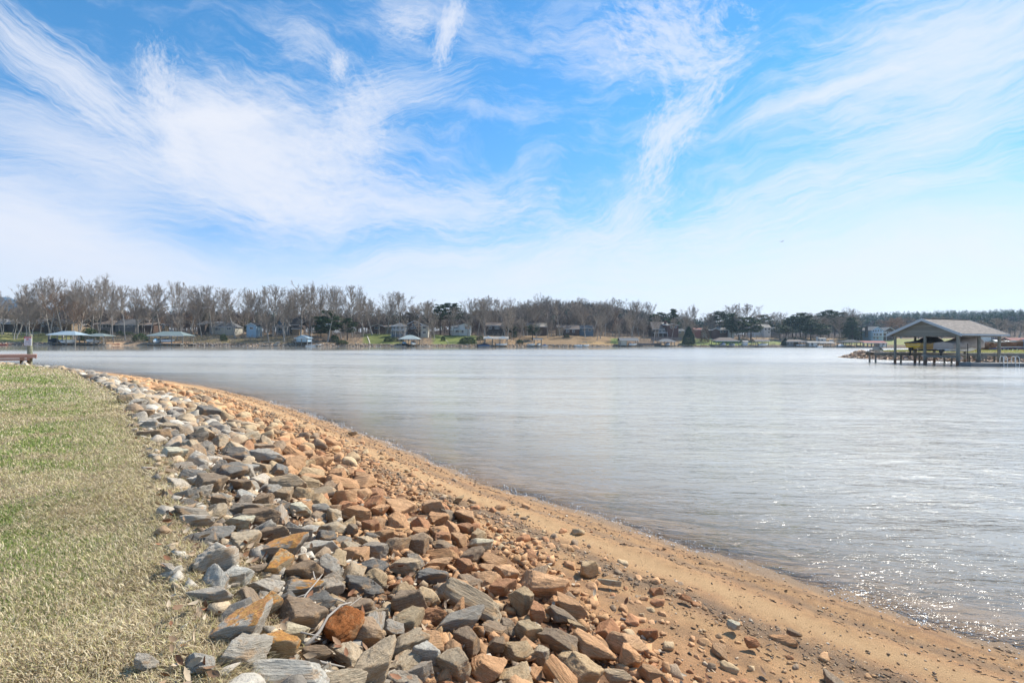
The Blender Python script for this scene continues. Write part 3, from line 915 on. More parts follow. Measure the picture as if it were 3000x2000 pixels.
# scattered stones over the sand and lawn rim
for k in range(2600):
    y = 2.6+40*rs.uniform(0, 1)**1.8
    x = np.interp(y, TL[np.argsort(TL[:, 1]), 1], TL[np.argsort(TL[:, 1]), 0])+abs(rs.normal(0, 0.75))
    if float(look(GW, x, y)) < 0.1: continue
    r = 0.03+0.08*rs.uniform()**3
    if cell_ok(x, y, r, 1.0):
        cell_add(x, y, r); fill.append((x, y, float(look(GZ, x, y))-r*.25, r, 1.0))
fill.sort(key=lambda f: -f[3]/math.hypot(f[0], f[1]))
vis = [f for f in fill if abs(f[0]/f[1]) < 1.05 and f[1] > 1.9 and (f[1]*1.0 > 2.0) and (CAM_H-f[2])/f[1] < 0.70]
n_ind = 298-len(TR)
ind = vis[:n_ind]; ind_set = set(id(f) for f in ind)
for f in ind:
    x, y, z, r, tb = f
    col = zone_color(tb, y, rs.uniform())
    el_, fl_ = rs.uniform(.9, 1.45), rs.uniform(.5, .85)
    o = put_rock(x, y, z+r*rs.uniform(.12, .45), r*el_, r/el_*1.25, r*fl_, rs.uniform(0, 6.28), (rs.normal(0, .3), rs.normal(0, .3)), col, ROCKV[rs.randint(len(ROCKV))])
    tag(o, None, 'rock', GROUP_ROCK)
    px = 1500+1500*x/y; py = 999+ROLL*(px-1500)+1500*(CAM_H-z-r*.3)/y
    ROCK_ITEMS.append([o, px, py, CNAME[col], 2*r, None, None])

def rot_mats(a, b, c):
    ca, sa, cb, sb, cc, sc_ = np.cos(a), np.sin(a), np.cos(b), np.sin(b), np.cos(c), np.sin(c)
    M = np.zeros((len(a), 3, 3))
    M[:, 0, 0] = cb*cc; M[:, 0, 1] = sa*sb*cc-ca*sc_; M[:, 0, 2] = ca*sb*cc+sa*sc_
    M[:, 1, 0] = cb*sc_; M[:, 1, 1] = sa*sb*sc_+ca*cc; M[:, 1, 2] = ca*sb*sc_-sa*cc
    M[:, 2, 0] = -sb; M[:, 2, 1] = sa*cb; M[:, 2, 2] = ca*cb
    return M

def scatter_mesh(name, shapes, pos, scl, rots, cols, seed=1):
    """many small stones (or chips) in one mesh; shapes: list of (V,F)"""
    r_ = np.random.RandomState(seed)
    pos, scl, cols = np.asarray(pos, float), np.asarray(scl, float), np.asarray(cols, float)
    which = r_.randint(0, len(shapes), len(pos))
    Vs, Fs, Cs, off = [], [], [], 0
    M = rot_mats(rots[:, 0], rots[:, 1], rots[:, 2])
    for k, (sv, sf) in enumerate(shapes):
        ii = np.nonzero(which == k)[0]
        if not len(ii): continue
        A = sv[None]*scl[ii][:, None, :]
        A = np.einsum('nij,nvj->nvi', M[ii], A)+pos[ii][:, None, :]
        nv = len(sv)
        Vs.append(A.reshape(-1, 3))
        Fs.append((sf[None]+(off+np.arange(len(ii))*nv)[:, None, None]).reshape(-1, sf.shape[1]))
        Cs.append(np.repeat(cols[ii], nv, axis=0)); off += len(ii)*nv
    return np_mesh(name, np.concatenate(Vs), np.concatenate(Fs), col=np.concatenate(Cs), smooth=False)

rest = [f for f in fill if id(f) not in ind_set]
pos, scl, cols = [], [], []
for (x, y, z, r, tb) in rest:
    e = rs.uniform(.9, 1.4)
    pos.append((x, y, z+r*rs.uniform(.1, .4))); scl.append((r*e, r/e*1.25, r*rs.uniform(.5, .85)))
    c = np.array(zone_color(tb, y, rs.uniform()))*rs.uniform(.8, 1.2); cols.append(c)
nR = len(pos)
rots = np.stack([rs.normal(0, .3, nR), rs.normal(0, .3, nR), rs.uniform(0, 6.28, nR)], 1)
SH3 = [rock_shape(300+s, 3, 0.04, .05) for s in range(10)]
SH2 = [rock_shape(400+s, 2) for s in range(10)]
def chip(seed):
    r = np.random.RandomState(seed)
    bm = bmesh.new()
    for p in r.uniform(-1, 1, (11, 3)): bm.verts.new(p*[1, .85, .7])
    bmesh.ops.convex_hull(bm, input=bm.verts)
    bmesh.ops.delete(bm, geom=[v for v in bm.verts if not v.link_faces], context='VERTS')
    bmesh.ops.triangulate(bm, faces=bm.faces)
    bm.verts.ensure_lookup_table(); bm.verts.index_update()
    v = np.array([tuple(x.co) for x in bm.verts]); f = np.array([[x.index for x in q.verts] for q in bm.faces]); bm.free()
    return v/np.abs(v).max(0), f
SH1 = [chip(500+s) for s in range(12)]
o = link('riprap_stones', scatter_mesh('riprap_stones', SH3, pos, scl, rots, cols), m_rock2)
tag(o, 'smaller grey, tan and orange stones filling the near bank between the larger ones', 'stones', kind='stuff')

# rubble under and between
N = 20000
y = 1.5+40*rs.uniform(0, 1, N)**2.0
sl = np.argsort(LL[:, 1])
x = np.interp(y, LL[sl, 1], LL[sl, 0])+rs.uniform(-.3, 6.5, N)
m = (look(GL, x, y) < 0.1) & (look(GT, x, y) > -0.3)
x, y = x[m], y[m]; n = len(x)
s = .014+.050*rs.uniform(0, 1, n)**2.2
tb = np.clip(-look(GL, x, y)/np.maximum(look(GT, x, y)-look(GL, x, y), 1e-3), 0, 1)
c = np.where((tb+rs.normal(0, .15, n) > .45)[:, None], np.array(ORAN)*.95, np.array([TAN, GREY, BROWN, LGREY])[rs.randint(0, 4, n)])*rs.uniform(.7, 1.2, n)[:, None]
gz = look(GZ, x, y)
me = scatter_mesh('rubble', SH1, np.stack([x, y, gz+s*.3+rs.uniform(0, .03, n)*(tb < .8)], 1), np.stack([s*1.3, s, s*.7], 1), rs.uniform(-1, 1, (n, 3))*[.5, .5, 3.1], c, 3)
tag(link('rubble', me, m_rock2), 'broken rubble in the gaps of the near stone bank', 'rubble', kind='stuff')

# pebbles, shells and bark chips on the sand
N = 85000
y = 2.4+26*rs.uniform(0, 1, N)**2.1
sw = np.argsort(WL[:, 1])
x = np.interp(y, WL[sw, 1], WL[sw, 0])-rs.uniform(0, 7.0, N)
m = (look(GW, x, y) > -0.05) & (look(GT, x, y) < 0.3)
x, y = x[m], y[m]
u = look(GW, x, y)+(fbm(np.stack([x, y], 1)*1.3, 2, 8)-.5)*.5
pr = 0.08+0.75*np.exp(-((u-2.0)/.38)**2)+.35*np.exp(-((u-.75)/.2)**2)+.9*sstep(u, 2.5, 3.6)*sstep(fbm(np.stack([x, y], 1)*1.6, 3, 31), .35, .62)
m = rs.uniform(0, 1, len(x)) < pr
x, y, u = x[m], y[m], u[m]; n = len(x)
s = (0.004+.014*rs.uniform(0, 1, n)**2.5)*np.maximum(1, y/5.0)**.55*np.where(u > 2.6, 1.35, .8)
pal = np.array([(0.13, .10, .08), (.22, .16, .11), (.52, .40, .27), (.42, .27, .15), (.10, .085, .07), (.60, .50, .38), (.50, .28, .14), (.55, .36, .2)])
c = pal[rs.randint(0, len(pal), n)]*rs.uniform(.8, 1.2, n)[:, None]
me = scatter_mesh('pebbles', SH1, np.stack([x, y, look(GZ, x, y)+s*.3], 1), np.stack([s*rs.uniform(1, 2.6, n), s, s*.5], 1), np.stack([rs.normal(0, .25, n), rs.normal(0, .25, n), rs.uniform(0, 6.28, n)], 1), c, 4)
tag(link('pebbles', me, m_rock2), 'dark pebbles, shell and bark chips strewn over the sand', 'pebbles', kind='stuff')

# froth specks and drift line right at the water's edge
N = 14000
y = 3.5+22*rs.uniform(0, 1, N)**2.0
x = np.interp(y, WL[sw, 1], WL[sw, 0])+rs.normal(0, .9, N)
u = look(GW, x, y)+(fbm(np.stack([x, y], 1)*.45, 3, 5)-.5)*.27
zz = look(GZ, x, y)
m = (np.abs(zz) < .030) & (rs.uniform(0, 1, len(x)) < .25+.75*sstep(fbm(np.stack([x, y], 1)*1.2, 3, 6), .38, .6))
x, y, zz = x[m], y[m], zz[m]; n = len(x)
s = rs.uniform(.003, .010, n)*np.maximum(1, y/6)**.6
c = np.array([(.85, .85, .83)])*rs.uniform(.7, 1.0, n)[:, None]
me = scatter_mesh('froth', SH1, np.stack([x, y, np.maximum(zz, 0)+s*.2], 1), np.stack([s*1.4, s, s*.5], 1), np.stack([rs.normal(0, .1, n), rs.normal(0, .1, n), rs.uniform(0, 6.28, n)], 1), c, 14)
m_froth = NT('froth'); m_froth = m_froth.done(m_froth.bsdf(m_froth.attr('Col'), .4, .5))
tag(link('froth', me, m_froth), 'thin line of white froth specks along the near waterline', 'froth', kind='stuff')
N = 9000
y = 2.6+20*rs.uniform(0, 1, N)**1.9
x = np.interp(y, WL[sw, 1], WL[sw, 0])-rs.uniform(0, 4.5, N)
u = look(GW, x, y)+(fbm(np.stack([x, y], 1)*.9, 3, 9)-.5)*.6
m = ((np.abs(u-.32) < .07) | (np.abs(u-1.0) < .06) | (np.abs(u-2.1) < .22) | ((u > 2.8) & (rs.uniform(0, 1, len(x)) < .45))) & (look(GT, x, y) < .2)
x, y = x[m], y[m]; n = len(x)
L_ = rs.uniform(.012, .06, n)*np.maximum(1, y/6)**.5
a = rs.normal(2.35, .6, n)
c3 = np.stack([x, y, look(GZ, x, y)+.006], 1); dv = np.stack([np.cos(a), np.sin(a), rs.normal(0, .12, n)], 1)*L_[:, None]
v, f = None, None
Sx = np.concatenate([c3-dv/2, c3+dv/2, (L_*.11)[:, None], (L_*.05)[:, None]], 1)
def tubes3(S):
    p0, p1, r0, r1 = S[:, 0:3], S[:, 3:6], S[:, 6:7], S[:, 7:8]
    d = p1-p0; d /= np.linalg.norm(d, axis=1)[:, None]+1e-9
    u_ = np.cross(d, [[0, 0, 1]]); u_ /= np.linalg.norm(u_, axis=1)[:, None]+1e-9; v_ = np.cross(d, u_)
    rg = [u_, -u_*.5+v_*.86, -u_*.5-v_*.86]
    V = np.stack([p0+r*r0 for r in rg]+[p1+r*r1 for r in rg], 1); b = (np.arange(len(S))*6)[:, None]
    return V.reshape(-1, 3), np.concatenate([b+np.array([[q, (q+1) % 3, 3+(q+1) % 3, 3+q]]) for q in range(3)])
v, f = tubes3(Sx)
pal = np.array([(.12, .09, .07), (.22, .16, .11), (.42, .36, .28), (.08, .065, .05)])
me = np_mesh('drift_debris', v, f, col=np.repeat(pal[rs.randint(0, 4, n)], 6, 0))
tag(link('drift_debris', me, m_froth), 'bark shreds and twig bits washed into lines on the sand', 'debris', kind='stuff')

# dead leaves between the stones
m_leaf = NT('dead leaf'); ca = m_leaf.attr('Col')
nl = m_leaf.noise(m_leaf.geo(), 90, 3, .6)
m_leaf = m_leaf.done(m_leaf.bsdf(m_leaf.mix(m_leaf.math('MULTIPLY', nl, .5), ca, m_leaf.mix(1.0, ca, (.5, .45, .4), 'MULTIPLY')), .7, .3))
N = 5200
y = 1.9+9*rs.uniform(0, 1, N)**2.2
x = np.interp(y, LL[sl, 1], LL[sl, 0])+rs.normal(1.2, 1.5, N)
m = (look(GL, x, y) < .15) & (look(GT, x, y) > -1.2) & (fbm(np.stack([x, y], 1)*2.2, 2, 41) > .42)
x, y = x[m], y[m]; n = len(x)
lf_v = np.array([(-1, 0, .15), (-.35, -.5, 0), (.45, -.4, .05), (1, 0, .3), (.4, .45, .22), (-.4, .5, .2), (0, 0, -.12)])
lf_f = np.array([(0, 1, 6), (1, 2, 6), (2, 3, 6), (3, 4, 6), (4, 5, 6), (5, 0, 6)])
s = rs.uniform(.014, .034, n)
pal = np.array([(.36, .24, .14), (.46, .34, .22), (.27, .16, .09), (.54, .43, .30), (.30, .14, .07)])
c = pal[rs.randint(0, 5, n)]*rs.uniform(.8, 1.2, n)[:, None]
me = scatter_mesh('leaf_litter', [(lf_v, lf_f)], np.stack([x, y, look(GZ, x, y)+rs.uniform(.01, .10, n)], 1), np.stack([s*1.3, s, s*1.2], 1), np.stack([rs.normal(0, .5, n), rs.normal(0, .5, n), rs.uniform(0, 6.28, n)], 1), c, 5)
tag(link('leaf_litter', me, m_leaf), 'curled dead leaves caught between the stones', 'dead leaves', kind='stuff')

# grass blades
m_grass = NT('grass blade'); ca = m_grass.attr('Col')
gsh = m_grass.n('ShaderNodeMixShader'); gsh.inputs[0].default_value = .3
tl_ = m_grass.n('ShaderNodeBsdfTranslucent'); m_grass.t.links.new(ca, tl_.inputs[0])
m_grass.t.links.new(m_grass.bsdf(ca, .6, .25), gsh.inputs[1]); m_grass.t.links.new(tl_.outputs[0], gsh.inputs[2])
m_grass = m_grass.done(gsh.outputs[0])
def grass(N, r0, r1, seed, a0=-62, a1=-5, pw=1.0):
    q = np.random.RandomState(seed)
    rad = r0*(r1/r0)**(q.uniform(0, 1, N)**pw)
    a = np.radians(q.uniform(a0, a1, N))
    x, y = rad*np.sin(a), rad*np.cos(a)
    P = np.stack([x, y], 1)
    dl = look(GL, x, y)
    edge = (fbm(P*1.1, 3, 61)-.5)*1.1
    dens = np.where(y < 12, sstep(dl+edge, -.75, .15), sstep(dl+edge*.6, -.2, .3))
    m = (q.uniform(0, 1, N) < dens) & (dl > -.95)
    x, y, rad, P, dl = x[m], y[m], rad[m], P[m], dl[m]; n = len(x)
    patch = fbm(P*0.55, 4, 71, .6)*.6+fbm(P*2.6, 3, 73, .6)*.4
    green = sstep(patch+q.normal(0, .045, n)+.02*np.clip(dl, 0, 3), .43, .585)*np.clip(.25+dl*.6, 0, 1)
    isg = q.uniform(0, 1, n) < green*.9
    sc = np.maximum(1, rad/5.0)
    L = np.where(isg, q.uniform(.015, .038, n), q.uniform(.018, .046, n)*(1+1.3*np.exp(-((dl+.15)/.35)**2)))*sc**.55
    wd = np.where(isg, .0022, .0017)*sc**1.05*q.uniform(.7, 1.4, n)
    lean = np.where(isg, q.uniform(.2, 1.0, n), q.uniform(.85, 1.5, n))
    yaw = q.uniform(0, 6.283, n)
    yaw = np.where(isg, yaw, yaw*.85+fbm(P*1.2, 2, 81)*4)
    d = np.stack([np.cos(yaw), np.sin(yaw)], 1); w = np.stack([-np.sin(yaw), np.cos(yaw)], 1)
    z0 = look(GZ, x, y)-.004
    b = np.stack([x, y, z0], 1)
    l1, l2 = lean*.6, lean*1.15
    mid = b+np.concatenate([d*(np.sin(l1)*L*.5)[:, None], (np.cos(l1)*L*.5)[:, None]], 1)
    tip = mid+np.concatenate([d*(np.sin(l2)*L*.5)[:, None], (np.cos(l2)*L*.5)[:, None]], 1)
    base_lift = np.where(isg, 0, q.uniform(0, .03, n))
    for arr in (b, mid, tip): arr[:, 2] += base_lift
    ww = np.concatenate([w*wd[:, None], np.zeros((n, 1))], 1)
    ww[:, 2] = wd*q.uniform(-.6, .6, n)
    V = np.stack([b-ww, b+ww, mid-ww*.8, mid+ww*.8, tip], 1).reshape(-1, 3)
    k = np.arange(n)*5
    Fq = np.stack([k, k+1, k+3, k+2], 1); Ft = np.stack([k+2, k+3, k+4], 1)
    gp = np.array([(.24, .33, .07), (.34, .41, .11), (.17, .26, .055), (.48, .48, .19)]); tp = np.array([(.68, .55, .34), (.52, .41, .26), (.80, .69, .46), (.36, .27, .17), (.58, .52, .24)])
    c = np.where(isg[:, None], gp[q.randint(0, 4, n)], tp[q.randint(0, 5, n)])*q.uniform(.8, 1.2, n)[:, None]
    return V, Fq, Ft, np.repeat(c, 5, 0)
parts = [grass(400000, 1.9, 6.5, 1), grass(330000, 5.6, 16, 2), grass(170000, 14, 46, 3)]
Vs, Q, T3, Cs, off = [], [], [], [], 0
for (V, Fq, Ft, c) in parts:
    Vs.append(V); Q.append(Fq+off); T3.append(Ft+off); Cs.append(c); off += len(V)
me = np_mesh('grass', np.concatenate(Vs), [np.concatenate(Q), np.concatenate(T3)], col=np.concatenate(Cs))
tag(link('grass', me, m_grass), 'matted straw-coloured winter lawn with green tufts', 'grass', kind='stuff')
# ------------------------------------------------------------------ far bank terrain
H1T = np.array([(p-1500)/1500.0 for p in (-600, 0, 600, 1200, 1450, 1600, 1750, 1850, 1950, 2100, 2400, 2700, 3000, 3900)])
H1Z = np.array([8, 8, 8.5, 10, 18, 28, 27, 21, 14, 9, 11, 17, 19, 20], float)
H2T = np.array([(p-1500)/1500.0 for p in (-600, 0, 1000, 1900, 2200, 2400, 2700, 3000, 3900)])
H2Z = np.array([6, 6, 7, 8, 18, 37, 43, 47, 49], float)
def zfar(t, d):
    t = np.asarray(t, float); d = np.asarray(d, float)
    bank = 1.05*sstep(d, -0.4, 2.6)
    rise = 5.9*np.clip((d-2.4)/42.0, 0, 1)**0.9
    z = np.where(d < 0, d*0.25, bank+rise)
    h1 = np.interp(t, H1T, H1Z); h2 = np.interp(t, H2T, H2Z)
    z = z+(h1-6.9)*sstep(d, 55, 190)
    z = z+(h2-h1)*sstep(d, 260, 560)
    P = np.stack([t*40, d*0.08], -1)
    z = z+(fbm(P, 3, 91)-.5)*np.clip(d*.05, 0, 1.2)+(fbm(np.stack([t*25, d*0.012], -1), 3, 95)-.5)*np.clip((d-80)*.03, 0, 5)
    return z
def far_pt(px, d, dz=0.0):
    t = px_ray(px, 1000)[0]
    Y = float(ysh(t))+d
    return Vector((t*Y, Y, float(zfar(t, d))+dz))

tg = np.linspace(-1.5, 1.7, 760)
dg = np.concatenate([np.linspace(-6, 6, 22), np.linspace(7, 70, 46), np.linspace(75, 900, 70)])
TT, DD = np.meshgrid(tg, dg, indexing='ij')
YY = ysh(TT)+DD; XX = TT*YY; ZZ = zfar(TT, DD)
PXg = TT*1500+1500
n1 = fbm(np.stack([XX*.12, YY*.12], -1), 4, 101); n2 = fbm(np.stack([XX*.5, YY*.5], -1), 3, 103)
C = np.zeros(TT.shape+(3,)); C[:] = (.23, .165, .11)
C *= (.75+.5*n2)[..., None]
C = C+np.where((n1 > .52)[..., None], np.array((.06, .045, .02)), 0)
def patch(p0, p1, d0, d1, col, edge=6, w=1.0):
    global C
    k = sstep(PXg, p0-edge, p0+edge)*(1-sstep(PXg, p1-edge, p1+edge))*sstep(DD+(n1-.5)*6, d0-1, d0+1)*(1-sstep(DD+(n1-.5)*6, d1-1.5, d1+1.5))*w
    C = C*(1-k[..., None])+np.array(col)*(.8+.4*n2)[..., None]*k[..., None]
patch(-400, 215, 3.5, 46, (.27, .26, .10))
patch(240, 560, 10, 40, (.20, .18, .10), w=.6)
patch(560, 860, 3, 30, (.19, .165, .085), w=.7)
patch(1064, 1152, 3.5, 52, (.15, .175, .055))
patch(1150, 1175, 3.5, 20, (.24, .26, .09))
patch(1268, 1395, 4, 44, (.19, .22, .07))
patch(1268, 1395, 18, 30, (.17, .20, .055), w=.8)
patch(1400, 1540, 4, 45, (.36, .24, .13), w=.8)
patch(1540, 1800, 3, 50, (.29, .20, .115))
patch(1700, 1795, 2, 15, (.40, .27, .135))
patch(1790, 1815, 8, 36, (.17, .22, .07))
patch(1995, 2175, 2.5, 34, (.19, .23, .07))
patch(2190, 2290, 6, 24, (.27, .30, .12))
patch(2205, 2300, 24, 60, (.40, .29, .17))
patch(2290, 2470, 10, 50, (.42, .30, .18), w=.7)
patch(2470, 2700, 8, 44, (.30, .33, .13), w=.8)
patch(2700, 3400, 5, 44, (.32, .33, .13), w=.8)
patch(-400, 250, -4, 2.3, (.42, .26, .17), w=.8)
patch(310, 520, -4, 4.0, (.52, .36, .23))
patch(520, 1060, -4, 2.2, (.16, .12, .09), w=.7)
patch(1455, 1485, -4, 2.4, (.55, .38, .23))
patch(1690, 1840, -4, 1.6, (.52, .35, .2), w=.8)
# slopes of hills beyond: leafless grey brown woods floor
k = sstep(DD, 60, 110)
C = C*(1-k[..., None])+np.array((.13, .10, .085))*k[..., None]
idx = np.arange(TT.size).reshape(TT.shape)
F = np.stack([idx[:-1, :-1].ravel(), idx[1:, :-1].ravel(), idx[1:, 1:].ravel(), idx[:-1, 1:].ravel()], 1)
fm = NT('far bank ground')
cc = fm.attr('Col'); ps = fm.geo()
nn = fm.noise(ps, 1.6, 4, .65)
cf = fm.mix(fm.ramp(nn, .35, .7), fm.mix(1.0, cc, (.72, .70, .68), 'MULTIPLY'), fm.mix(1.0, cc, (1.25, 1.22, 1.18), 'MULTIPLY'))
m_far = fm.done(fm.bsdf(cf, .95, .1, 0, fm.bump(nn, .8, .4)))
me = np_mesh('terrain', np.stack([XX.ravel(), YY.ravel(), ZZ.ravel()], 1), F, col=C.reshape(-1, 3), smooth=True)
tag(link('terrain', me, m_far), 'sloping far bank with lawns and leaf litter, wooded hills behind', kind='structure')

# distant blue mountain seen at the left
mt = np.linspace(-1.35, -0.55, 90); md = np.linspace(0, 1, 14)
MT, MD = np.meshgrid(mt, md, indexing='ij')
prof = 330*np.exp(-((MT+1.0)/.10)**2)+230*np.exp(-((MT+.86)/.06)**2)+120+60*fbm(np.stack([MT*14, MT*0], -1), 3, 5)
MY = 2100+MD*500; MZ = prof*.40*np.sin(np.pi*MD/1.0)*(.86+.28*fbm(np.stack([MT*30, MD*4], -1), 3, 8))-12
idx = np.arange(MT.size).reshape(MT.shape)
F = np.stack([idx[:-1, :-1].ravel(), idx[1:, :-1].ravel(), idx[1:, 1:].ravel(), idx[:-1, 1:].ravel()], 1)
m_mtn = simple('hazed blue forest', (0.10, 0.16, 0.22), 1.0, .3, .004, spec=0)  # blue of the distant haze is put into the forest base colour
tag(link('hills', np_mesh('hills', np.stack([(MT*MY).ravel(), MY.ravel(), MZ.ravel()], 1), F, smooth=True), m_mtn), 'distant blue mountain ridge behind the left trees', kind='structure')
fb = MB(); fb.box(-5500, 4200, -1500, 2700, -46, -45)
tag(fb.build('plain', simple('distant land', (.12, .12, .08), 1, .3, .002)), 'distant land beyond the hills', kind='structure')

# ------------------------------------------------------------------ trees
def tubes_from_segs(S, k=3):
    S = np.asarray(S, float)
    p0, p1, r0, r1 = S[:, 0:3], S[:, 3:6], S[:, 6], S[:, 7]
    d = p1-p0; d /= np.linalg.norm(d, axis=1)[:, None]+1e-9
    u = np.cross(d, np.where(np.abs(d[:, 2:3]) > .9, [[1, 0, 0]], [[0, 0, 1]])); u /= np.linalg.norm(u, axis=1)[:, None]+1e-9
    v = np.cross(d, u)
    ring = []
    for q in range(k):
        a = 2*math.pi*q/k
        ring.append(u*math.cos(a)+v*math.sin(a))
    V = np.stack([p0+r*r0[:, None] for r in ring]+[p1+r*r1[:, None] for r in ring], 1)
    n = len(S); b = (np.arange(n)*2*k)[:, None]
    F = np.concatenate([b+np.array([[q, (q+1) % k, k+(q+1) % k, k+q]]) for q in range(k)])
    return V.reshape(-1, 3), F

def bare_segs(seed, trunk=0.36, wide=0.30, upright=0.6, dens=1.0, H=1.0):
    """unit-height tree: returns trunk segments, crown segments"""
    r = random.Random(seed)
    T, Cn = [], []
    def vec(az, inc): return Vector((math.sin(inc)*math.cos(az), math.sin(inc)*math.sin(az), math.cos(inc)))
    bend = Vector((r.uniform(-.02, .02), r.uniform(-.02, .02), 0))
    pts = [Vector((0, 0, -0.02))]
    N = 9; top = 0.86
    for i in range(1, N+1):
        h = top*i/N
        pts.append(Vector((bend.x*i+r.uniform(-.006, .006), bend.y*i+r.uniform(-.006, .006), h)))
    r0 = 0.0135
    rad = [r0*(1.25 if i == 0 else 1-.82*i/N) for i in range(N+1)]
    for i in range(N):
        (T if pts[i].z < trunk+.08 else Cn).append((*pts[i], *pts[i+1], rad[i], rad[i+1]))
    def twigs(p, d, L, rr, lev):
        n = max(2, int((6 if lev == 0 else 4)*dens))
        for q in range(n):
            f = r.uniform(.25, 1.0)
            o = Vector((r.gauss(0, 1), r.gauss(0, 1), r.gauss(.55, .8))).normalized()
            dd = (d*(upright+.25)+o*.60).normalized()
            b = p+d*L*f
            l2 = L*r.uniform(.38, .62)
            e = b+dd*l2
            Cn.append((*b, *e, max(rr*.5, .00085), .0006))
            if lev < 1 or r.random() < .12 and lev < 2:
                twigs(b, dd, l2, rr*.55, lev+1)
    def branch(p, d, L, rr):
        n = 4; q = p.copy(); dd = d.copy()
        for i in range(n):
            dd = (dd+Vector((r.gauss(0, .10), r.gauss(0, .10), .10+.05*i))).normalized()
            e = q+dd*(L/n)
            ra, rb = rr*(1-.7*i/n), rr*(1-.7*(i+1)/n)
            Cn.append((*q, *e, max(ra, .0013), max(rb, .0011)))
            if i >= 0:
                k = 2 if i < 3 else 3
                for _ in range(k):
                    o = Vector((r.gauss(0, 1), r.gauss(0, 1), r.gauss(.35, .6))).normalized()
                    sd = (dd*.95+o*.62).normalized(); sl = L*r.uniform(.24, .40)*(1.1-.12*i)
                    b = q.lerp(e, r.random()); e2 = b+sd*sl
                    Cn.append((*b, *e2, max(rb*.6, .0012), .0010))
                    twigs(b, sd, sl, rb*.5, 0)
            q = e
    nb = int(13*dens+3)
    for i in range(nb):
        h = trunk+(top-trunk)*(i/nb)**.9
        az = i*2.4+r.uniform(-.5, .5)
        fr = (h-trunk)/(1-trunk)
        k = h/top*N; a = min(int(k), N-1)
        p = pts[a].lerp(pts[a+1], k-a)
        inc = R(r.uniform(36, 66))*(1-.40*fr)
        d = vec(az, inc)
        # reach the crown envelope
        L = min((1.0-h)*1.02, wide*(1.15-.55*abs(fr-.35))/max(math.sin(inc), .3))*r.uniform(.8, 1.05)
        L = min(L, .46)
        branch(p, d, L, r0*.50*(1-.5*fr))
    branch(pts[-1], Vector((0, 0, 1)), 1-top, .002)
    return T, Cn

m_bark = simple('grey bark', (0.46, 0.42, 0.37), .95, .4, 3.0, spec=.1, stretch=(1, 1, .3))
m_bark2 = simple('brown bark', (0.15, 0.11, 0.085), .95, .4, 3.0, spec=.1)
m_twig = simple('winter twigs', (0.37, 0.31, 0.255), .95, .35, 1.5, spec=.1)
m_twig_r = simple('russet twigs', (0.36, 0.245, 0.17), .95, .35, 1.5, spec=.1)
BT = []
specs = [(1, .30, .33, .62, 1.0), (2, .38, .28, .7, 1.0), (3, .26, .36, .58, 1.05), (4, .42, .24, .75, .95), (5, .34, .30, .62, 1.1),
         (6, .22, .34, .6, 1.0), (7, .46, .20, .8, .85), (8, .18, .30, .55, .9), (9, .36, .33, .66, 1.05), (10, .30, .22, .8, .9)]
for sp_ in specs:
    T, Cn = bare_segs(*sp_)
    tv, tf = tubes_from_segs(T, 6); cv, cf = tubes_from_segs(Cn, 3)
    mt_, mc_ = np_mesh('trunk', tv, tf, smooth=True), np_mesh('crown', cv, cf)
    mt_.materials.append(m_bark); mc_.materials.append(m_twig)
    mcr = mc_.copy(); mcr.materials.clear(); mcr.materials.append(m_twig_r)
    wd = np.percentile(np.abs(cv[:, :2]), 96)*2
    BT.append((mt_, mc_, mcr, wd, cv[:, 2].max()))

def leaf_quads(cent, size, rnd, flat=0.0):
    n = len(cent)
    a = rnd.normal(size=(n, 3)); a[:, 2] *= (1-flat); a /= np.linalg.norm(a, axis=1)[:, None]
    b = np.cross(a, rnd.normal(size=(n, 3))); b /= np.linalg.norm(b, axis=1)[:, None]
    s = (size*rnd.uniform(.6, 1.3, n))[:, None]
    V = np.stack([cent-a*s-b*s*.4, cent+a*s-b*s*.3, cent+a*s*.8+b*s*.4, cent-a*s*.7+b*s*.35], 1).reshape(-1, 3)
    return V, (np.arange(n)*4)[:, None]+np.array([[0, 1, 2, 3]])

def pine(seed, cone=False, bare=.35):
    r = random.Random(seed); rnd = np.random.RandomState(seed)
    T = []; cents = []
    N = 8
    for i in range(N): T.append((0, 0, i/N*.97-.02, 0, 0, (i+1)/N*.97, .013*(1-i/N*.85), .013*(1-(i+1)/N*.85)))
    h = bare
    while h < .97:
        fr = (h-bare)/(1-bare)
        nb = r.randint(3, 5)
        Lb = (.20*(1-fr)**.7+.03) if cone else (.19*math.sin(math.pi*min(1, .28+fr*.72))**.8+.02)
        for k in range(nb):
            az = r.uniform(0, 6.283); L = Lb*r.uniform(.55, 1.15)
            rise = r.uniform(-.02, .35) if not cone else r.uniform(-.25, .1)
            d = Vector((math.cos(az), math.sin(az), rise)).normalized()
            b = Vector((0, 0, h)); e = b+d*L
            T.append((*b, *e, .0035, .001))
            for s in range(6):
                f = r.uniform(.35, 1.05)
                c = b+d*L*f
                m = rnd.normal(0, 1, (11, 3))*[.022, .022, .009]+np.array(c)
                cents.append(m)
        h += r.uniform(.028, .05)
    cents = np.concatenate(cents)
    v, f = leaf_quads(cents, .016, rnd, .3)
    tv, tf = tubes_from_segs(T, 5)
    return np_mesh('trunk', tv, tf), np_mesh('crown', v, f), np.percentile(np.abs(v[:, :2]), 97)*2

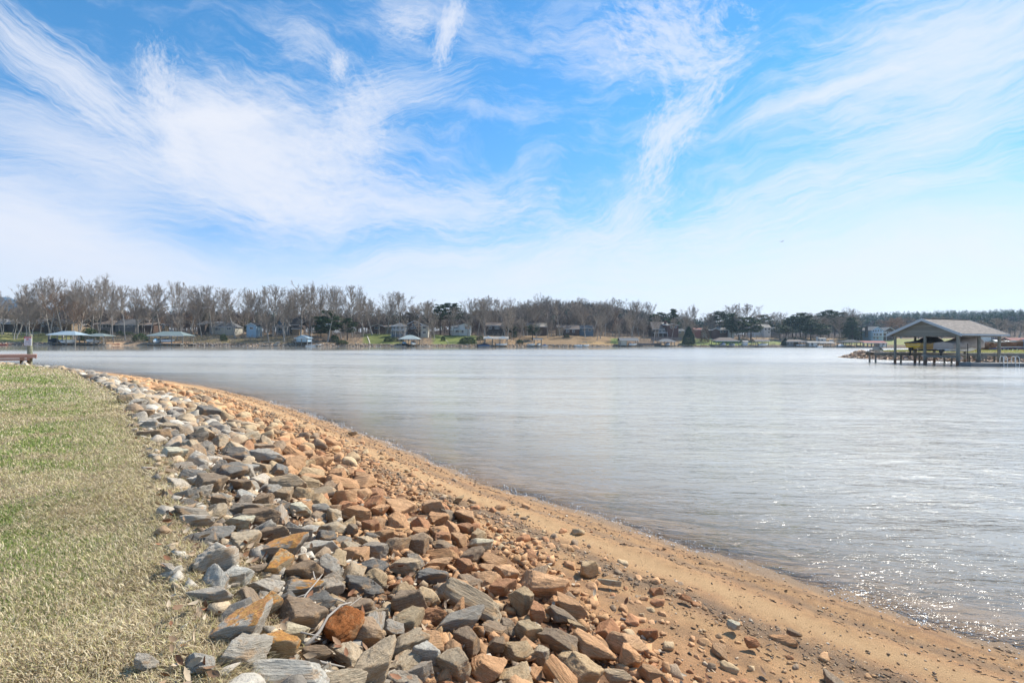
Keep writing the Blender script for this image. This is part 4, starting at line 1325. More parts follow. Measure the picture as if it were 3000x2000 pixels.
def leafy(name, col, col2, scale=1.2):
    m = NT(name); v = m.geo()
    f = m.ramp(m.noise(v, scale, 3, .6), .38, .62)
    return m.done(m.bsdf(m.mix(f, col, col2), .7, .2))
m_needle = leafy('pine needles', (.035, .060, .028), (.085, .12, .045))
m_cedar = leafy('cedar foliage', (.022, .045, .028), (.045, .075, .04))
m_ever = leafy('evergreen shrub leaves', (.035, .06, .022), (.09, .13, .045))
PT = []
for k, (cone, bare) in enumerate([(False, .35), (False, .5), (True, .10), (True, .2), (False, .42)]):
    a, b, w = pine(50+k, cone, bare)
    a.materials.append(m_bark2); b.materials.append(m_needle); PT.append((a, b, w))
# dense cedar
rnd = np.random.RandomState(3)
n = 9000
hh = rnd.uniform(0, 1, n)**1.1
rad = .5*(1-hh)**.75*(.75+.5*hh*(1-hh)*4*.3)+.02
rad *= np.where(hh < .06, .8, 1)
az_ = rnd.uniform(0, 6.283, n); q = np.sqrt(rnd.uniform(.45, 1, n))*(1+.14*(fbm(np.stack([az_*2, hh*7], -1), 2, 3)-.5)*2)
v, f = leaf_quads(np.stack([np.cos(az_)*rad*q, np.sin(az_)*rad*q, hh*.97+.02], 1), .02, rnd)
CED = (np_mesh('trunk', *tubes_from_segs([(0, 0, -.03, 0, 0, .3, .02, .015)], 6)), np_mesh('crown', v, f)); CED[0].materials.append(m_bark2); CED[1].materials.append(m_cedar)
# shrub
def shrub_mesh(seed, mat, n=1400):
    rnd = np.random.RandomState(seed)
    d = rnd.normal(size=(n, 3)); d /= np.linalg.norm(d, axis=1)[:, None]; d[:, 2] = np.abs(d[:, 2])
    rr_ = rnd.uniform(.55, 1, n)**.5*(.8+.5*(fbm(d*2.5+seed, 3, seed)))
    v, f = leaf_quads(d*rr_[:, None]*[.5, .5, .85], .045, rnd)
    m = np_mesh('foliage', v, f); m.materials.append(mat); return m
SHR = [shrub_mesh(s, m_ever) for s in range(3)]
m_azalea = leafy('brown winter shrub', (.12, .075, .05), (.24, .15, .10))
SHR_B = [shrub_mesh(s+7, m_azalea, 900) for s in range(2)]

LAND = []    # landmarks for labels: px, y, phrase
TREE_ITEMS = []
def tree(px, ytop, wpx, d, kind, russet=False, rndr=random.Random(4)):
    base = far_pt(px, d)
    Hh = zat(px, ytop, base.y)-base.z
    if kind == 'bare':
        k = TREE_ITEMS.__len__() % len(BT)
        a, b, c_, w, top = BT[k]
        s = Hh/top; b = c_ if russet else b; ws = (wpx*1.28*base.y/1500.0)/w if wpx else s*rndr.uniform(.95, 1.3)
        name, cat, part = 'bare_tree', 'tree', 'crown'
    elif kind in ('pine', 'cone'):
        k = rndr.choice((0, 1, 4)) if kind == 'pine' else rndr.choice((2, 3))
        a, b, w = PT[k]; s = Hh
        ws = (wpx*1.28*base.y/1500.0)/w if wpx else s*rndr.uniform(.8, 1.2)
        name, cat, part = ('pine_tree' if kind == 'pine' else 'conifer_tree'), 'tree', 'crown'
    else:
        a, b = CED; s = Hh; ws = wpx*base.y/1500.0
        name, cat, part = 'cedar_tree', 'tree', 'crown'
    root = empty(name, base, rndr.uniform(0, 6.28))
    root.scale = (ws, ws, s)
    link('trunk', a, None, root); link('crown', b, None, root)
    desc = {'bare': 'bare tree', 'pine': 'pine', 'cone': 'dark conifer', 'cedar': 'dense dark cedar'}[kind]
    if kind == 'bare':
        desc = ('russet ' if russet else '')+('tall ' if Hh > 24 else 'small ' if Hh < 14 else '')+('broad ' if ws*BT[0][3] > 11.5 else 'slender ' if ws*BT[0][3] < 7 else '')+desc
    tag(root, None, cat, {'bare': 'bare trees on the far bank', 'pine': 'pines on the far bank', 'cone': 'dark conifers on the far bank', 'cedar': None}[kind])
    TREE_ITEMS.append([root, px, desc, Hh])
    return root

FRONT = [
 (6, 842, 26, 22), (40, 850, 40, 12), (62, 862, 34, 26), (88, 828, 52, 16), (118, 838, 40, 34), (146, 810, 66, 24), (186, 809, 60, 18), (212, 826, 44, 38),
 (232, 815, 40, 12), (268, 806, 56, 28), (290, 799, 66, 22), (331, 830, 40, 7), (350, 838, 40, 30), (368, 830, 46, 9),
 (404, 838, 40, 34), (440, 824, 58, 26), (470, 830, 50, 36), (497, 822, 44, 16), (530, 820, 44, 28), (560, 824, 44, 35), (590, 838, 44, 22), (622, 832, 50, 30), (655, 850, 36, 20),
 (690, 836, 68, 24), (722, 842, 30, 34), (762, 832, 56, 22), (800, 828, 60, 26), (830, 838, 44, 32), (858, 842, 36, 40), (880, 818, 56, 18), (906, 822, 48, 26), (930, 834, 40, 30), (975, 828, 50, 28),
 (1000, 830, 44, 20), (1032, 832, 52, 24), (1064, 848, 40, 30), (1090, 868, 50, 46), (1133, 848, 64, 48), (1172, 852, 50, 52), (1215, 884, 50, 56), (1240, 874, 56, 50), (1268, 880, 44, 56),
 (1370, 866, 48, 40), (1398, 872, 44, 50), (1420, 868, 50, 44), (1447, 862, 52, 52), (1480, 874, 46, 40), (1510, 866, 48, 46), (1545, 874, 40, 42), (1575, 872, 46, 50), (1604, 858, 58, 58), (1640, 872, 48, 40),
 (1680, 864, 66, 62), (1735, 876, 56, 58), (1772, 884, 44, 50), (1815, 867, 72, 62), (1850, 880, 46, 58), (1872, 874, 50, 60), (1900, 880, 32, 66), (2005, 905, 36, 64), (2025, 890, 38, 70), (2062, 914, 44, 60),
 (2090, 905, 40, 62), (2150, 886, 44, 60), (2182, 886, 56, 44), (2222, 916, 40, 72), (2262, 912, 40, 80), (2300, 912, 44, 76), (2380, 914, 50, 60), (2412, 920, 50, 52), (2496, 897, 44, 66), (2523, 918, 46, 58), (2460, 918, 50, 40),
 (2600, 930, 60, 60), (2640, 925, 60, 70), (2690, 930, 60, 66), (2760, 925, 70, 74), (2850, 935, 60, 80), (2930, 930, 70, 74), (2985, 935, 60, 66),
 (180, 925, 46, 26), (233, 915, 40, 20), (97, 915, 44, 24), (1090, 905, 46, 40), (55, 902, 40, 40)]
for i, (px, yt, w, d) in enumerate(FRONT):
    tree(px, yt, w, d, 'bare', russet=(px in (97, 2600, 2640)))
for (px, yt, w, d) in [(590, 885, 30, 46), (963, 905, 52, 12), (1018, 928, 36, 14), (1318, 884, 52, 50), (1290, 888, 34, 46), (1200, 912, 36, 60),
                       (1935, 912, 46, 70), (1915, 920, 40, 64), (2108, 908, 44, 52), (2142, 916, 36, 30), (2165, 925, 44, 28), (2200, 925, 44, 30), (2237, 918, 40, 84), (2345, 912, 40, 52), (2360, 920, 44, 40), (2322, 925, 40, 44),
                       (2375, 942, 40, 30), (2405, 945, 36, 30), (2428, 906, 28, 74), (2446, 908, 24, 76), (2466, 910, 30, 76), (2410, 908, 24, 70), (2285, 950, 34, 34), (2302, 955, 34, 26), (1560, 950, 30, 20), (1500, 945, 26, 30)]:
    tree(px, yt, w, d, 'pine')
for (px, yt, w, d) in [(1972, 903, 34, 76), (2512-15, 925, 34, 30), (2490, 940, 34, 34), (940, 925, 30, 30), (720, 930, 26, 50)]:
    tree(px, yt, w, d, 'cone')
ced = tree(2018, 955, 48, 5, 'cedar')
ced['label'] = 'broad cone-shaped dark green cedar at the water edge beside the pink tree'
LAND.append((2018, 985, 'the broad dark cedar'))
for (px, yt, w) in [(2300, 990, 30), (2330, 985, 22)]:
    tree(px, yt, w, 4, 'cedar')
tag(TREE_ITEMS[-2][0], 'small dense dark evergreen at the water edge left of the long pale boathouse', 'tree', 'dark evergreens at the far water edge')
tag(TREE_ITEMS[-1][0], 'low dense dark evergreen between pines and the long pale boathouse', 'tree', 'dark evergreens at the far water edge')

SKYL_X = [0, 85, 186, 290, 350, 440, 530, 610, 690, 800, 905, 1030, 1090, 1150, 1230, 1320, 1440, 1600, 1690, 1815, 1900, 1935, 2010, 2100, 2165, 2230, 2340, 2450, 2520, 2700, 3000]
SKYL_Y = [855, 845, 825, 815, 845, 840, 835, 845, 850, 842, 835, 845, 875, 865, 890, 890, 880, 873, 878, 882, 890, 920, 910, 915, 905, 918, 915, 912, 925, 932, 935]
rr2 = random.Random(12)
for k in range(128):
    px = (k+rr2.random())*3000/128*0.86 if k < 110 else rr2.uniform(100, 1000)
    d = rr2.choice((rr2.uniform(6, 40), rr2.uniform(25, 75)))
    sk = np.interp(px, SKYL_X, SKYL_Y)
    base = far_pt(px, d)
    Hmax = zat(px, sk, base.y)-base.z
    Hh = Hmax*rr2.choice((rr2.uniform(.35, .6), rr2.uniform(.6, .95)))
    if 1060 < px < 1165 or 2070 < px < 2160: 
        if d < 35: d = 50
    yt = 999+ROLL*(px-1500)-(base.z+Hh-CAM_H)*1500/base.y
    tree(px, yt, 0, d, 'bare', russet=(rr2.random() < .05))

# shrubs one can tell apart
SHRUB_ITEMS = []
def shrub(px, ytop, ybot, w, d, label, brown=False):
    b = far_pt(px, d); h = (ybot-ytop)*b.y/1500.0; ww = w*b.y/1500.0
    o = empty('shrub', b, px*.7)
    o.scale = (ww, ww, h)
    link('foliage', (SHR_B if brown else SHR)[int(px) % (2 if brown else 3)], None, o)
    tag(o, label, 'shrub', 'shrubs on the far bank')
for a_ in [(262, 945, 985, 46, 10, 'large dark evergreen shrub between the two left boat shelters'), (300, 958, 972, 40, 30, 'clipped green hedge in front of the grey ranch house'),
           (350, 960, 975, 22, 28, 'dark green shrub left of the ranch house window'), (378, 960, 972, 30, 28, 'rounded green shrub at the right of the ranch house'),
           (412, 972, 998, 40, 8, 'dark shrub left of the large green-roofed boat shelter'), (655, 975, 998, 20, 10, 'small dark evergreen shrub on the brown slope'),
           (980, 975, 1000, 26, 8, 'dark shrub at the water under the pine'), (1003, 996, 1008, 34, 3, 'low dark shrub hanging over the far waterline'),
           (1135, 984, 998, 22, 12, 'round blue-green shrub left end of the shrub row'), (1155, 984, 998, 22, 12, 'round blue-green shrub in the middle of the shrub row'), (1174, 984, 997, 20, 12, 'round blue-green shrub by the grey boathouse roof'),
           (1298, 978, 994, 14, 14, 'small dark green shrub on the green lawn'), (1370, 982, 1002, 50, 8, 'wide dark hedge mass at the end of the green lawn'), (1408, 975, 988, 26, 20, 'dark shrub between lawn and twin-gabled boathouse'),
           (1506, 940, 970, 16, 30, 'tall narrow evergreen shrub among the bare trees'), (1522, 992, 1006, 22, 6, 'green shrub at the water right of the twin-gabled boathouse'),
           (1660, 966, 976, 18, 34, 'pale green shrub in front of the tan house'), (2065, 950, 1000, 26, 16, 'pink-flowering small tree-like shrub right of the broad dark cedar')]:
    shrub(*a_, brown=(a_[0] == 2065))

# underbrush: thin leafless stems and leaf clumps no one could count
rnd = np.random.RandomState(44)
S = []; N = 5200
tpx = rnd.uniform(-150, 2500, N)
dd_ = rnd.uniform(1.5, 60, N)**1.0
keep = ~((dd_ < 46) & (((tpx > 1058) & (tpx < 1155)) | ((tpx > 1275) & (tpx < 1395)) | ((tpx > 2080) & (tpx < 2165)) | ((tpx > 1540) & (tpx < 1800)) | (tpx < 215)))
tpx, dd_ = tpx[keep], dd_[keep]
tq = (tpx-1500)/1500
Yq = ysh(tq)+dd_
Bq = np.stack([tq*Yq, Yq, zfar(tq, dd_)], 1)
segs = []
for b in Bq:
    for _ in range(5):
        e = b+np.array([rnd.normal(0, .8), rnd.normal(0, .8), rnd.uniform(.7, 3.0)])
        segs.append((*b, *e, .035, .012))
v, f = tubes_from_segs(segs, 3)
tag(link('underbrush', np_mesh('underbrush', v, f), m_twig), 'leafless undergrowth covering the far slope', 'undergrowth', kind='stuff')

# woods covering the hills behind
def woods(name, label, N, seed, px0, px1, d0, d1, hmin, hmax, pine_fn, matb, matp, pw=1.0):
    r = np.random.RandomState(seed)
    p = r.uniform(px0, px1, N); d = d0+(d1-d0)*r.uniform(0, 1, N)**pw
    t = (p-1500)/1500; Y = ysh(t)+d; B = np.stack([t*Y, Y, zfar(t, d)], 1)
    isp = r.uniform(0, 1, N) < pine_fn(p, d)
    H = r.uniform(hmin, hmax, N)
    # leafless ones: fans of slivers
    Bb, Hb = B[~isp], H[~isp]
    k = 34
    n = len(Bb)
    a = r.uniform(0, 6.283, (n, k)); f0 = r.uniform(.30, .75, (n, k)); L = r.uniform(.10, .30, (n, k))*(1.15-f0*.6)
    wid = r.uniform(.012, .022, (n, k))
    out = r.uniform(.1, .55, (n, k))
    st = r.uniform(0, .20, (n, k))*np.sqrt(np.clip(f0-.25, 0, 1))*1.6
    bx = np.cos(a)*st; by = np.sin(a)*st
    ex = bx+np.cos(a)*L*out; ey = by+np.sin(a)*L*out; ez = f0+L
    a2 = r.uniform(0, 3.14, (n, k))
    V = np.stack([np.stack([bx-np.cos(a2)*wid, by-np.sin(a2)*wid, f0], -1), np.stack([bx+np.cos(a2)*wid, by+np.sin(a2)*wid, f0], -1), np.stack([ex, ey, ez], -1)], 2)
    V = V*Hb[:, None, None, None]+Bb[:, None, None, :]
    V = V.reshape(-1, 3); F = np.arange(len(V)).reshape(-1, 3)
    tr = [(*b, b[0], b[1], b[2]+h*.7, .16, .08) for b, h in zip(Bb, Hb)]
    tv, tf = tubes_from_segs(tr, 3)
    o = link(name, np_mesh(name, np.concatenate([V, tv]), [F, tf+len(V)]), matb)
    tag(o, label, 'woods', kind='stuff')
    if isp.any():
        Bp, Hp = B[isp], H[isp]*1.08
        n = len(Bp); k = 60
        hh = r.uniform(.35, 1, (n, k)); ra = .17*np.sin(np.pi*np.clip(.22+(hh-.35)/.65*.74, 0, 1))*np.sqrt(r.uniform(.1, 1, (n, k))); a = r.uniform(0, 6.283, (n, k))
        c = np.stack([np.cos(a)*ra, np.sin(a)*ra, hh], -1)*Hp[:, None, None]+Bp[:, None, :]
        v, f = leaf_quads(c.reshape(-1, 3), .55, r, .4)
        o = link(name+'_pines', np_mesh(name+'_pines', v, f), matp)
        tag(o, label.replace('leafless', 'evergreen'), 'woods', kind='stuff')
m_wood1 = leafy('winter woods', (.15, .12, .10), (.27, .21, .17), .05)
m_wood2 = leafy('winter woods far', (.12, .115, .12), (.19, .17, .165), .02)
m_pw = leafy('far pines', (.028, .065, .045), (.06, .115, .07), .1)
woods('woods', 'leafless woods behind the houses of the far bank', 4200, 5, -250, 1950, 58, 230, 10, 18, lambda p, d: np.where(p < 1350, .16, .03), m_wood1, m_pw)
woods('hill_woods', 'leafless woods on the round hill behind the middle of the far bank', 2200, 6, 1350, 2050, 90, 300, 9, 14, lambda p, d: np.where(p > 1850, .55, .12), m_wood1, m_pw)
woods('ridge_woods', 'leafless woods on the long ridge behind the right of the far bank', 5500, 7, 1900, 3150, 90, 620, 11, 17, lambda p, d: np.where(d > 330, .85, .35), m_wood2, m_pw)
# ------------------------------------------------------------------ building materials
M_ = {
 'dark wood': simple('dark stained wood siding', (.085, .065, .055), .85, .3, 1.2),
 'brown wood': simple('brown wood siding', (.12, .075, .055), .85, .3, 1.2),
 'brick': simple('red brown brick', (.16, .08, .065), .9, .35, 6),
 'white': simple('white painted siding', (.66, .66, .64), .6, .12, 1.5),
 'offwhite': simple('cream siding', (.50, .47, .39), .7, .15, 1.5),
 'pale blue': simple('pale blue siding', (.36, .50, .60), .7, .15, 1.5),
 'blue grey': simple('blue grey siding', (.14, .19, .24), .75, .2, 1.5),
 'tan': simple('tan siding', (.31, .235, .155), .8, .2, 1.5),
 'grey': simple('grey siding', (.22, .22, .22), .8, .2, 1.5),
 'red roof': simple('red tinted shingles', (.36, .15, .12), .9, .3, 2),
 'grey roof': simple('grey asphalt shingles', (.17, .17, .17), .9, .3, 2),
 'dark roof': simple('dark asphalt shingles', (.07, .07, .075), .9, .3, 2),
 'brown roof': simple('brown asphalt shingles', (.21, .165, .135), .9, .3, 2),
 'tan roof': simple('weathered tan shingles', (.36, .32, .27), .9, .25, 2),
 'metal roof': simple('blue grey metal roof', (.34, .43, .48), .5, .12, 1, spec=.5),
 'green roof': simple('grey green shingles', (.20, .25, .24), .85, .25, 2),
 'slate roof': simple('pale grey green roof', (.36, .41, .39), .7, .2, 2),
 'glass': simple('window glass', (.035, .05, .065), .12, .2, 1, spec=.8),
 'trim': simple('white trim paint', (.72, .73, .72), .6, .1, 2),
 'post': simple('weathered grey piling', (.24, .22, .19), .9, .35, 3, stretch=(1, 1, .2)),
 'deck': simple('weathered deck boards', (.42, .38, .33), .9, .3, 2),
 'stone': simple('fieldstone wall', (.25, .20, .18), .9, .4, 3, bump=.4),
 'concrete': simple('pale concrete', (.50, .46, .40), .9, .2, 1),
 'hull white': simple('white gelcoat', (.72, .74, .75), .3, .08, 2, spec=.5),
 'hull blue': simple('blue canvas', (.08, .13, .26), .8, .2, 2),
 'canvas dark': simple('dark boat canvas', (.045, .05, .065), .85, .25, 2),
 'canvas lite': simple('light blue canvas', (.18, .38, .52), .85, .2, 2),
 'hull red': simple('red hull', (.40, .09, .07), .4, .15, 2),
 'black': simple('black plastic', (.02, .02, .022), .45, .2, 4),
 'metal': simple('galvanised steel', (.45, .46, .47), .45, .15, 6, metal=.7),
}
def roof_block(mb, x0, x1, y0, y1, ze, za, kind, oh=.5, th=.22):
    X0, X1, Y0, Y1 = x0-oh, x1+oh, y0-oh, y1+oh
    xm, ym = (X0+X1)/2, (Y0+Y1)/2
    if kind == 'gy':        # ridge runs away from the lake, gable faces it
        mb.prism([(X0, Y0, ze), (xm, Y0, za), (X1, Y0, ze), (X1, Y0, ze-th), (xm, Y0, za-th), (X0, Y0, ze-th)], (0, Y1-Y0, 0))
    elif kind == 'gx':
        mb.prism([(X0, Y0, ze), (X0, ym, za), (X0, Y1, ze), (X0, Y1, ze-th), (X0, ym, za-th), (X0, Y0, ze-th)], (X1-X0, 0, 0))
    elif kind == 'hip':
        w, d = X1-X0, Y1-Y0; k = min(w, d)/2
        if w >= d: r0, r1 = (X0+k, ym, za), (X1-k, ym, za)
        else: r0, r1 = (xm, Y0+k, za), (xm, Y1-k, za)
        if abs(w-d) < .3: r1 = (r0[0]+.2, r0[1], r0[2])
        b = len(mb.v)
        mb.v += [(X0, Y0, ze), (X1, Y0, ze), (X1, Y1, ze), (X0, Y1, ze), r0, r1, (X0, Y0, ze-th), (X1, Y0, ze-th), (X1, Y1, ze-th), (X0, Y1, ze-th)]
        if w >= d: fs = [(0, 1, 5, 4), (1, 2, 5), (2, 3, 4, 5), (3, 0, 4)]
        else: fs = [(0, 1, 4), (1, 2, 5, 4), (2, 3, 5), (3, 0, 4, 5)]
        fs += [(0, 6, 7, 1), (1, 7, 8, 2), (2, 8, 9, 3), (3, 9, 6, 0), (9, 8, 7, 6)]
        mb.f += [tuple(b+i for i in q) for q in fs]
    elif kind == 'shed':    # single slope rising to the back
        mb.prism([(X0, Y0, ze), (X0, Y1, za), (X0, Y1, za-th), (X0, Y0, ze-th)], (X1-X0, 0, 0))
    elif kind == 'A':
        mb.prism([(X0, Y0, ze), (xm, Y0, za), (X1, Y0, ze), (X1-.3, Y0, ze), (xm, Y0, za-.5), (X0+.3, Y0, ze)], (0, Y1-Y0, 0))

def house(name, label, cat, d, blocks, wins=(), doors=(), chim=(), rails=(), depth=9.0, land=None, group='houses on the far bank'):
    """blocks in measured pixels: px0, px1, ybase, yeave, yapex, roof kind, wall, roof, depth, set back"""
    pc = sum((b[0]+b[1])/2 for b in blocks)/len(blocks)
    B = far_pt(pc, d); Y = B.y
    root = empty(name, B)
    tag(root, label, cat, group)
    if land: LAND.append((pc, blocks[0][2], land))
    X = lambda px: px_ray(px, 1000)[0]*Y-B.x
    Zp = lambda px, y: zat(px, y, Y)-B.z
    for i, (p0, p1, yb, ye, ya, rk_, wl, rf, dp, sb) in enumerate(blocks):
        pm = (p0+p1)/2
        x0, x1 = X(p0), X(p1)
        zb, ze, za = min(Zp(pm, yb), 0)-1.0, Zp(pm, ye), Zp(pm, ya)
        oh = .45
        mb = MB()
        if rk_ == 'gy': mb.prism([(x0, sb, zb), (x1, sb, zb), (x1, sb, ze-.02), ((x0+x1)/2, sb, za-.30), (x0, sb, ze-.02)], (0, dp, 0))
        elif rk_ == 'A': mb.prism([(x0+.4, sb, ze), (x1-.4, sb, ze), ((x0+x1)/2, sb, za-.6)], (0, dp, 0)); mb.box(x0+.5, x1-.5, sb+.05, sb+dp-.05, zb, ze-.05)
        else: mb.box(x0, x1, sb, sb+dp, zb, ze-.05)
        mb.build('wall', M_[wl], root)
        rb = MB(); roof_block(rb, x0, x1, sb, sb+dp, ze, za, rk_, oh)
        rob = rb.build('roof', M_[rf], root)
        # fascia along the front eave or rakes
        fb_ = MB()
        if rk_ in ('gx', 'hip', 'shed'): fb_.box(x0-oh, x1+oh, sb-oh-.06, sb-oh-.003, ze-.30, ze-.02)
        elif rk_ in ('gy',):
            xm = (x0+x1)/2
            for (xa, xb_) in ((x0-oh, xm), (x1+oh, xm)):
                fb_.quadbox([(xa, sb-oh-.06, ze-.34), (xb_, sb-oh-.06, za-.34), (xb_, sb-oh-.004, za-.34), (xa, sb-oh-.004, ze-.34), (xa, sb-oh-.06, ze-.02), (xb_, sb-oh-.06, za-.02), (xb_, sb-oh-.004, za-.02), (xa, sb-oh-.004, ze-.02)])
        if fb_.v: fb_.build('fascia', M_['trim'], rob)
    for w in wins:
        p0, p1, y0, y1 = w[:4]; sb = w[4] if len(w) > 4 else 0
        pm = (p0+p1)/2; x0, x1, z1, z0 = X(p0), X(p1), Zp(pm, y0), Zp(pm, y1)
        fr = MB(); t = .12
        fr.box(x0-t, x1+t, sb-.07, sb-.004, z1, z1+t); fr.box(x0-t, x1+t, sb-.07, sb-.004, z0-t, z0)
        fr.box(x0-t, x0, sb-.07, sb-.004, z0, z1); fr.box(x1, x1+t, sb-.07, sb-.004, z0, z1)
        nm = max(0, int((x1-x0)/1.1)-1)
        for k in range(nm):
            xx = x0+(x1-x0)*(k+1)/(nm+1); fr.box(xx-.04, xx+.04, sb-.068, sb-.004, z0, z1)
        wo = fr.build('window', M_['trim'], root)
        gb = MB(); gb.box(x0, x1, sb-.04, sb-.01, z0, z1); gb.build('pane', M_['glass'], wo)
    for w in doors:
        p0, p1, y0, y1 = w[:4]; sb = w[4] if len(w) > 4 else 0
        pm = (p0+p1)/2
        db = MB(); db.box(X(p0), X(p1), sb-.06, sb-.004, Zp(pm, y1), Zp(pm, y0)); db.build('door', M_['dark wood'], root)
    for (p0, p1, yb, yt, m, yy) in chim:
        cb = MB(); pm = (p0+p1)/2; x0, x1 = X(p0), X(p1); zt = Zp(pm, yt)
        cb.box(x0, x1, yy, yy+1.3, Zp(pm, yb)-.5, zt); cb.box(x0-.12, x1+.12, yy-.12, yy+1.42, zt+.003, zt+.25); cb.build('chimney', M_[m], root)
    for (p0, p1, yfl, yrail, proj, ygr) in rails:
        # balcony or porch: floor slab, posts, rail
        rb = MB(); pm = (p0+p1)/2; x0, x1, zf, zr = X(p0), X(p1), Zp(pm, yfl), Zp(pm, yrail)
        rb.box(x0, x1, -proj, -.08, zf-.22, zf)
        rb.box(x0, x1, -proj, -proj+.08, zr-.09, zr)
        n = max(2, int((x1-x0)/2.4))
        for k in range(n+1):
            xx = x0+.1+(x1-x0-.2)*k/n
            rb.box(xx-.09, xx+.09, -proj+.002, -proj+.16, Zp(pm, ygr)-.8, zf-.223); rb.box(xx-.05, xx+.05, -proj+.01, -proj+.07, zf, zr-.092)
        nb = int((x1-x0)/.3)
        for k in range(nb):
            xx = x0+(x1-x0)*(k+.5)/nb; rb.box(xx-.018, xx+.018, -proj+.02, -proj+.05, zf, zr-.095)
        rb.build('balcony', M_['trim'], root)
    return root

house('ranch_house', 'long dark brown house with a grey roof behind bare trees at the far left', 'house', 42,
  [(-60, 44, 968, 946, 932, 'gx', 'dark wood', 'grey roof', 10, 0), (44, 112, 968, 945, 930, 'gx', 'brown wood', 'grey roof', 9, 1.5), (-14, 20, 968, 948, 933, 'gy', 'dark wood', 'grey roof', 8, -2)],
  wins=[(18, 24, 942, 948, 1.5), (27, 36, 941, 947, 1.5), (58, 71, 941, 947, 1.5), (80, 88, 947, 955, 1.5), (-8, 6, 950, 957, -2)], doors=[(22, 30, 954, 967, 1.5), (62, 68, 955, 967, 1.5)], land='the long dark brown house')
house('gabled_house', 'dark brown two-storey house with white french doors behind the blue-roofed boat shelter', 'house', 38,
  [(118, 192, 968, 945, 934, 'gx', 'brown wood', 'dark roof', 10, 0), (142, 186, 968, 944, 932, 'gy', 'dark wood', 'dark roof', 4, -2.5), (190, 205, 966, 945, 940, 'gx', 'tan', 'dark roof', 7, 1)],
  wins=[(148, 156, 943, 951, -2.5), (173, 181, 943, 951, -2.5), (168, 185, 958, 967, -2.5), (123, 129, 950, 955)], land='the brown house with white french doors')
house('cottage', 'small pale stepped-roof cottage among trees above the gap between two boat shelters', 'cottage', 44,
  [(208, 240, 966, 956, 947, 'gx', 'tan', 'tan roof', 6, 0), (214, 252, 957, 945, 938, 'gx', 'tan', 'brown roof', 8, 14)], wins=[(240, 250, 943, 948, 14), (218, 226, 958, 963)], land='the small stepped-roof cottage')
house('ranch_house', 'long low grey ranch house with blue glazing above a hedge', 'house', 36,
  [(290, 334, 962, 948, 935, 'hip', 'grey', 'brown roof', 9, -1), (336, 402, 962, 950, 932, 'gx', 'grey', 'grey roof', 10, 0), (400, 440, 965, 950, 943, 'gx', 'brown wood', 'brown roof', 8, 2)],
  wins=[(294, 303, 949, 958, -1), (305, 314, 949, 958, -1), (316, 330, 949, 958, -1), (352, 362, 951, 957), (366, 384, 951, 957), (388, 398, 951, 957)], chim=[(302, 308, 938, 929, 'stone', 3)], land='the long grey ranch house')
house('shed', 'tiny tan shed with steep roof right of the grey ranch house', 'shed', 30, [(473, 484, 965, 952, 946, 'gy', 'tan', 'brown roof', 3, 0)], wins=[(476, 481, 954, 960)])
house('gabled_house', 'small tan gable of a house seen through trunks above the ranch house', 'house', 60, [(412, 436, 950, 940, 930, 'gy', 'tan', 'brown roof', 9, 0)], wins=[(420, 427, 940, 946)])
house('lake_house', 'white and dark grey house half hidden by trees left of the pale blue shed', 'house', 34,
  [(580, 600, 970, 948, 936, 'shed', 'dark wood', 'dark roof', 8, 0), (598, 652, 964, 943, 938, 'shed', 'white', 'grey roof', 9, 4), (620, 688, 970, 957, 940, 'hip', 'offwhite', 'grey roof', 8, 0)],
  wins=[(632, 646, 959, 966), (664, 676, 958, 964)], land='the half hidden white house')
house('shed', 'pale blue shed with a steep gable and one dark window on the slope', 'shed', 24,
  [(722, 750, 972, 952, 944, 'gy', 'pale blue', 'dark roof', 7, 0)], wins=[(732, 741, 957, 963)], land='the pale blue shed')
house('chalet', 'blue-grey steep gabled chalet with dark side wing above the pale blue boathouse', 'house', 34,
  [(806, 848, 978, 955, 919, 'A', 'blue grey', 'grey roof', 9, 0), (842, 872, 978, 950, 926, 'gx', 'dark wood', 'dark roof', 9, 2), (858, 878, 974, 962, 955, 'gx', 'tan', 'dark roof', 6, -1)],
  wins=[(822, 834, 938, 944), (816, 842, 960, 968), (848, 856, 956, 970, 2)], rails=[(804, 848, 956, 951, 2.5, 975)], land='the steep blue-grey chalet')
house('carport', 'long low blue-roofed shelter among trees behind the sailboat', 'carport', 44, [(923, 958, 962, 955, 946, 'gx', 'tan', 'metal roof', 7, 3)], land='the blue-roofed carport')
house('cabin', 'low dark cabin with a broad gable at the top of the bright green lawn', 'cabin', 54, [(1086, 1126, 964, 956, 948, 'gy', 'brown wood', 'dark roof', 9, 0), (1124, 1150, 962, 955, 950, 'gx', 'tan', 'brown roof', 7, 1)], wins=[(1098, 1112, 957, 962)], land='the low dark cabin')
house('lake_house', 'glazed pavilion with white balcony left of the brown gabled house', 'house', 30,
  [(1147, 1186, 986, 953, 944, 'hip', 'blue grey', 'grey roof', 8, 0)], wins=[(1151, 1159, 955, 964), (1161, 1171, 955, 964), (1173, 1182, 955, 964), (1152, 1160, 970, 978), (1164, 1176, 970, 978)], rails=[(1148, 1188, 967, 963, 2.5, 984)])
house('gabled_house', 'large dark brown gabled house with a white two-window bay tower on its right', 'house', 34,
  [(1187, 1240, 986, 952, 938, 'gy', 'brown wood', 'dark roof', 12, 0), (1235, 1256, 982, 954, 950, 'hip', 'offwhite', 'grey roof', 5, -3), (1180, 1190, 986, 956, 951, 'gx', 'dark wood', 'dark roof', 6, 1)],
  wins=[(1190, 1196, 954, 962), (1208, 1215, 948, 953), (1217, 1224, 948, 953), (1204, 1210, 957, 962), (1241, 1250, 956, 961, -3), (1241, 1250, 970, 976, -3), (1214, 1220, 957, 961)], doors=[(1199, 1203, 956, 966), (1205, 1212, 970, 982)], land='the brown house with the white tower')
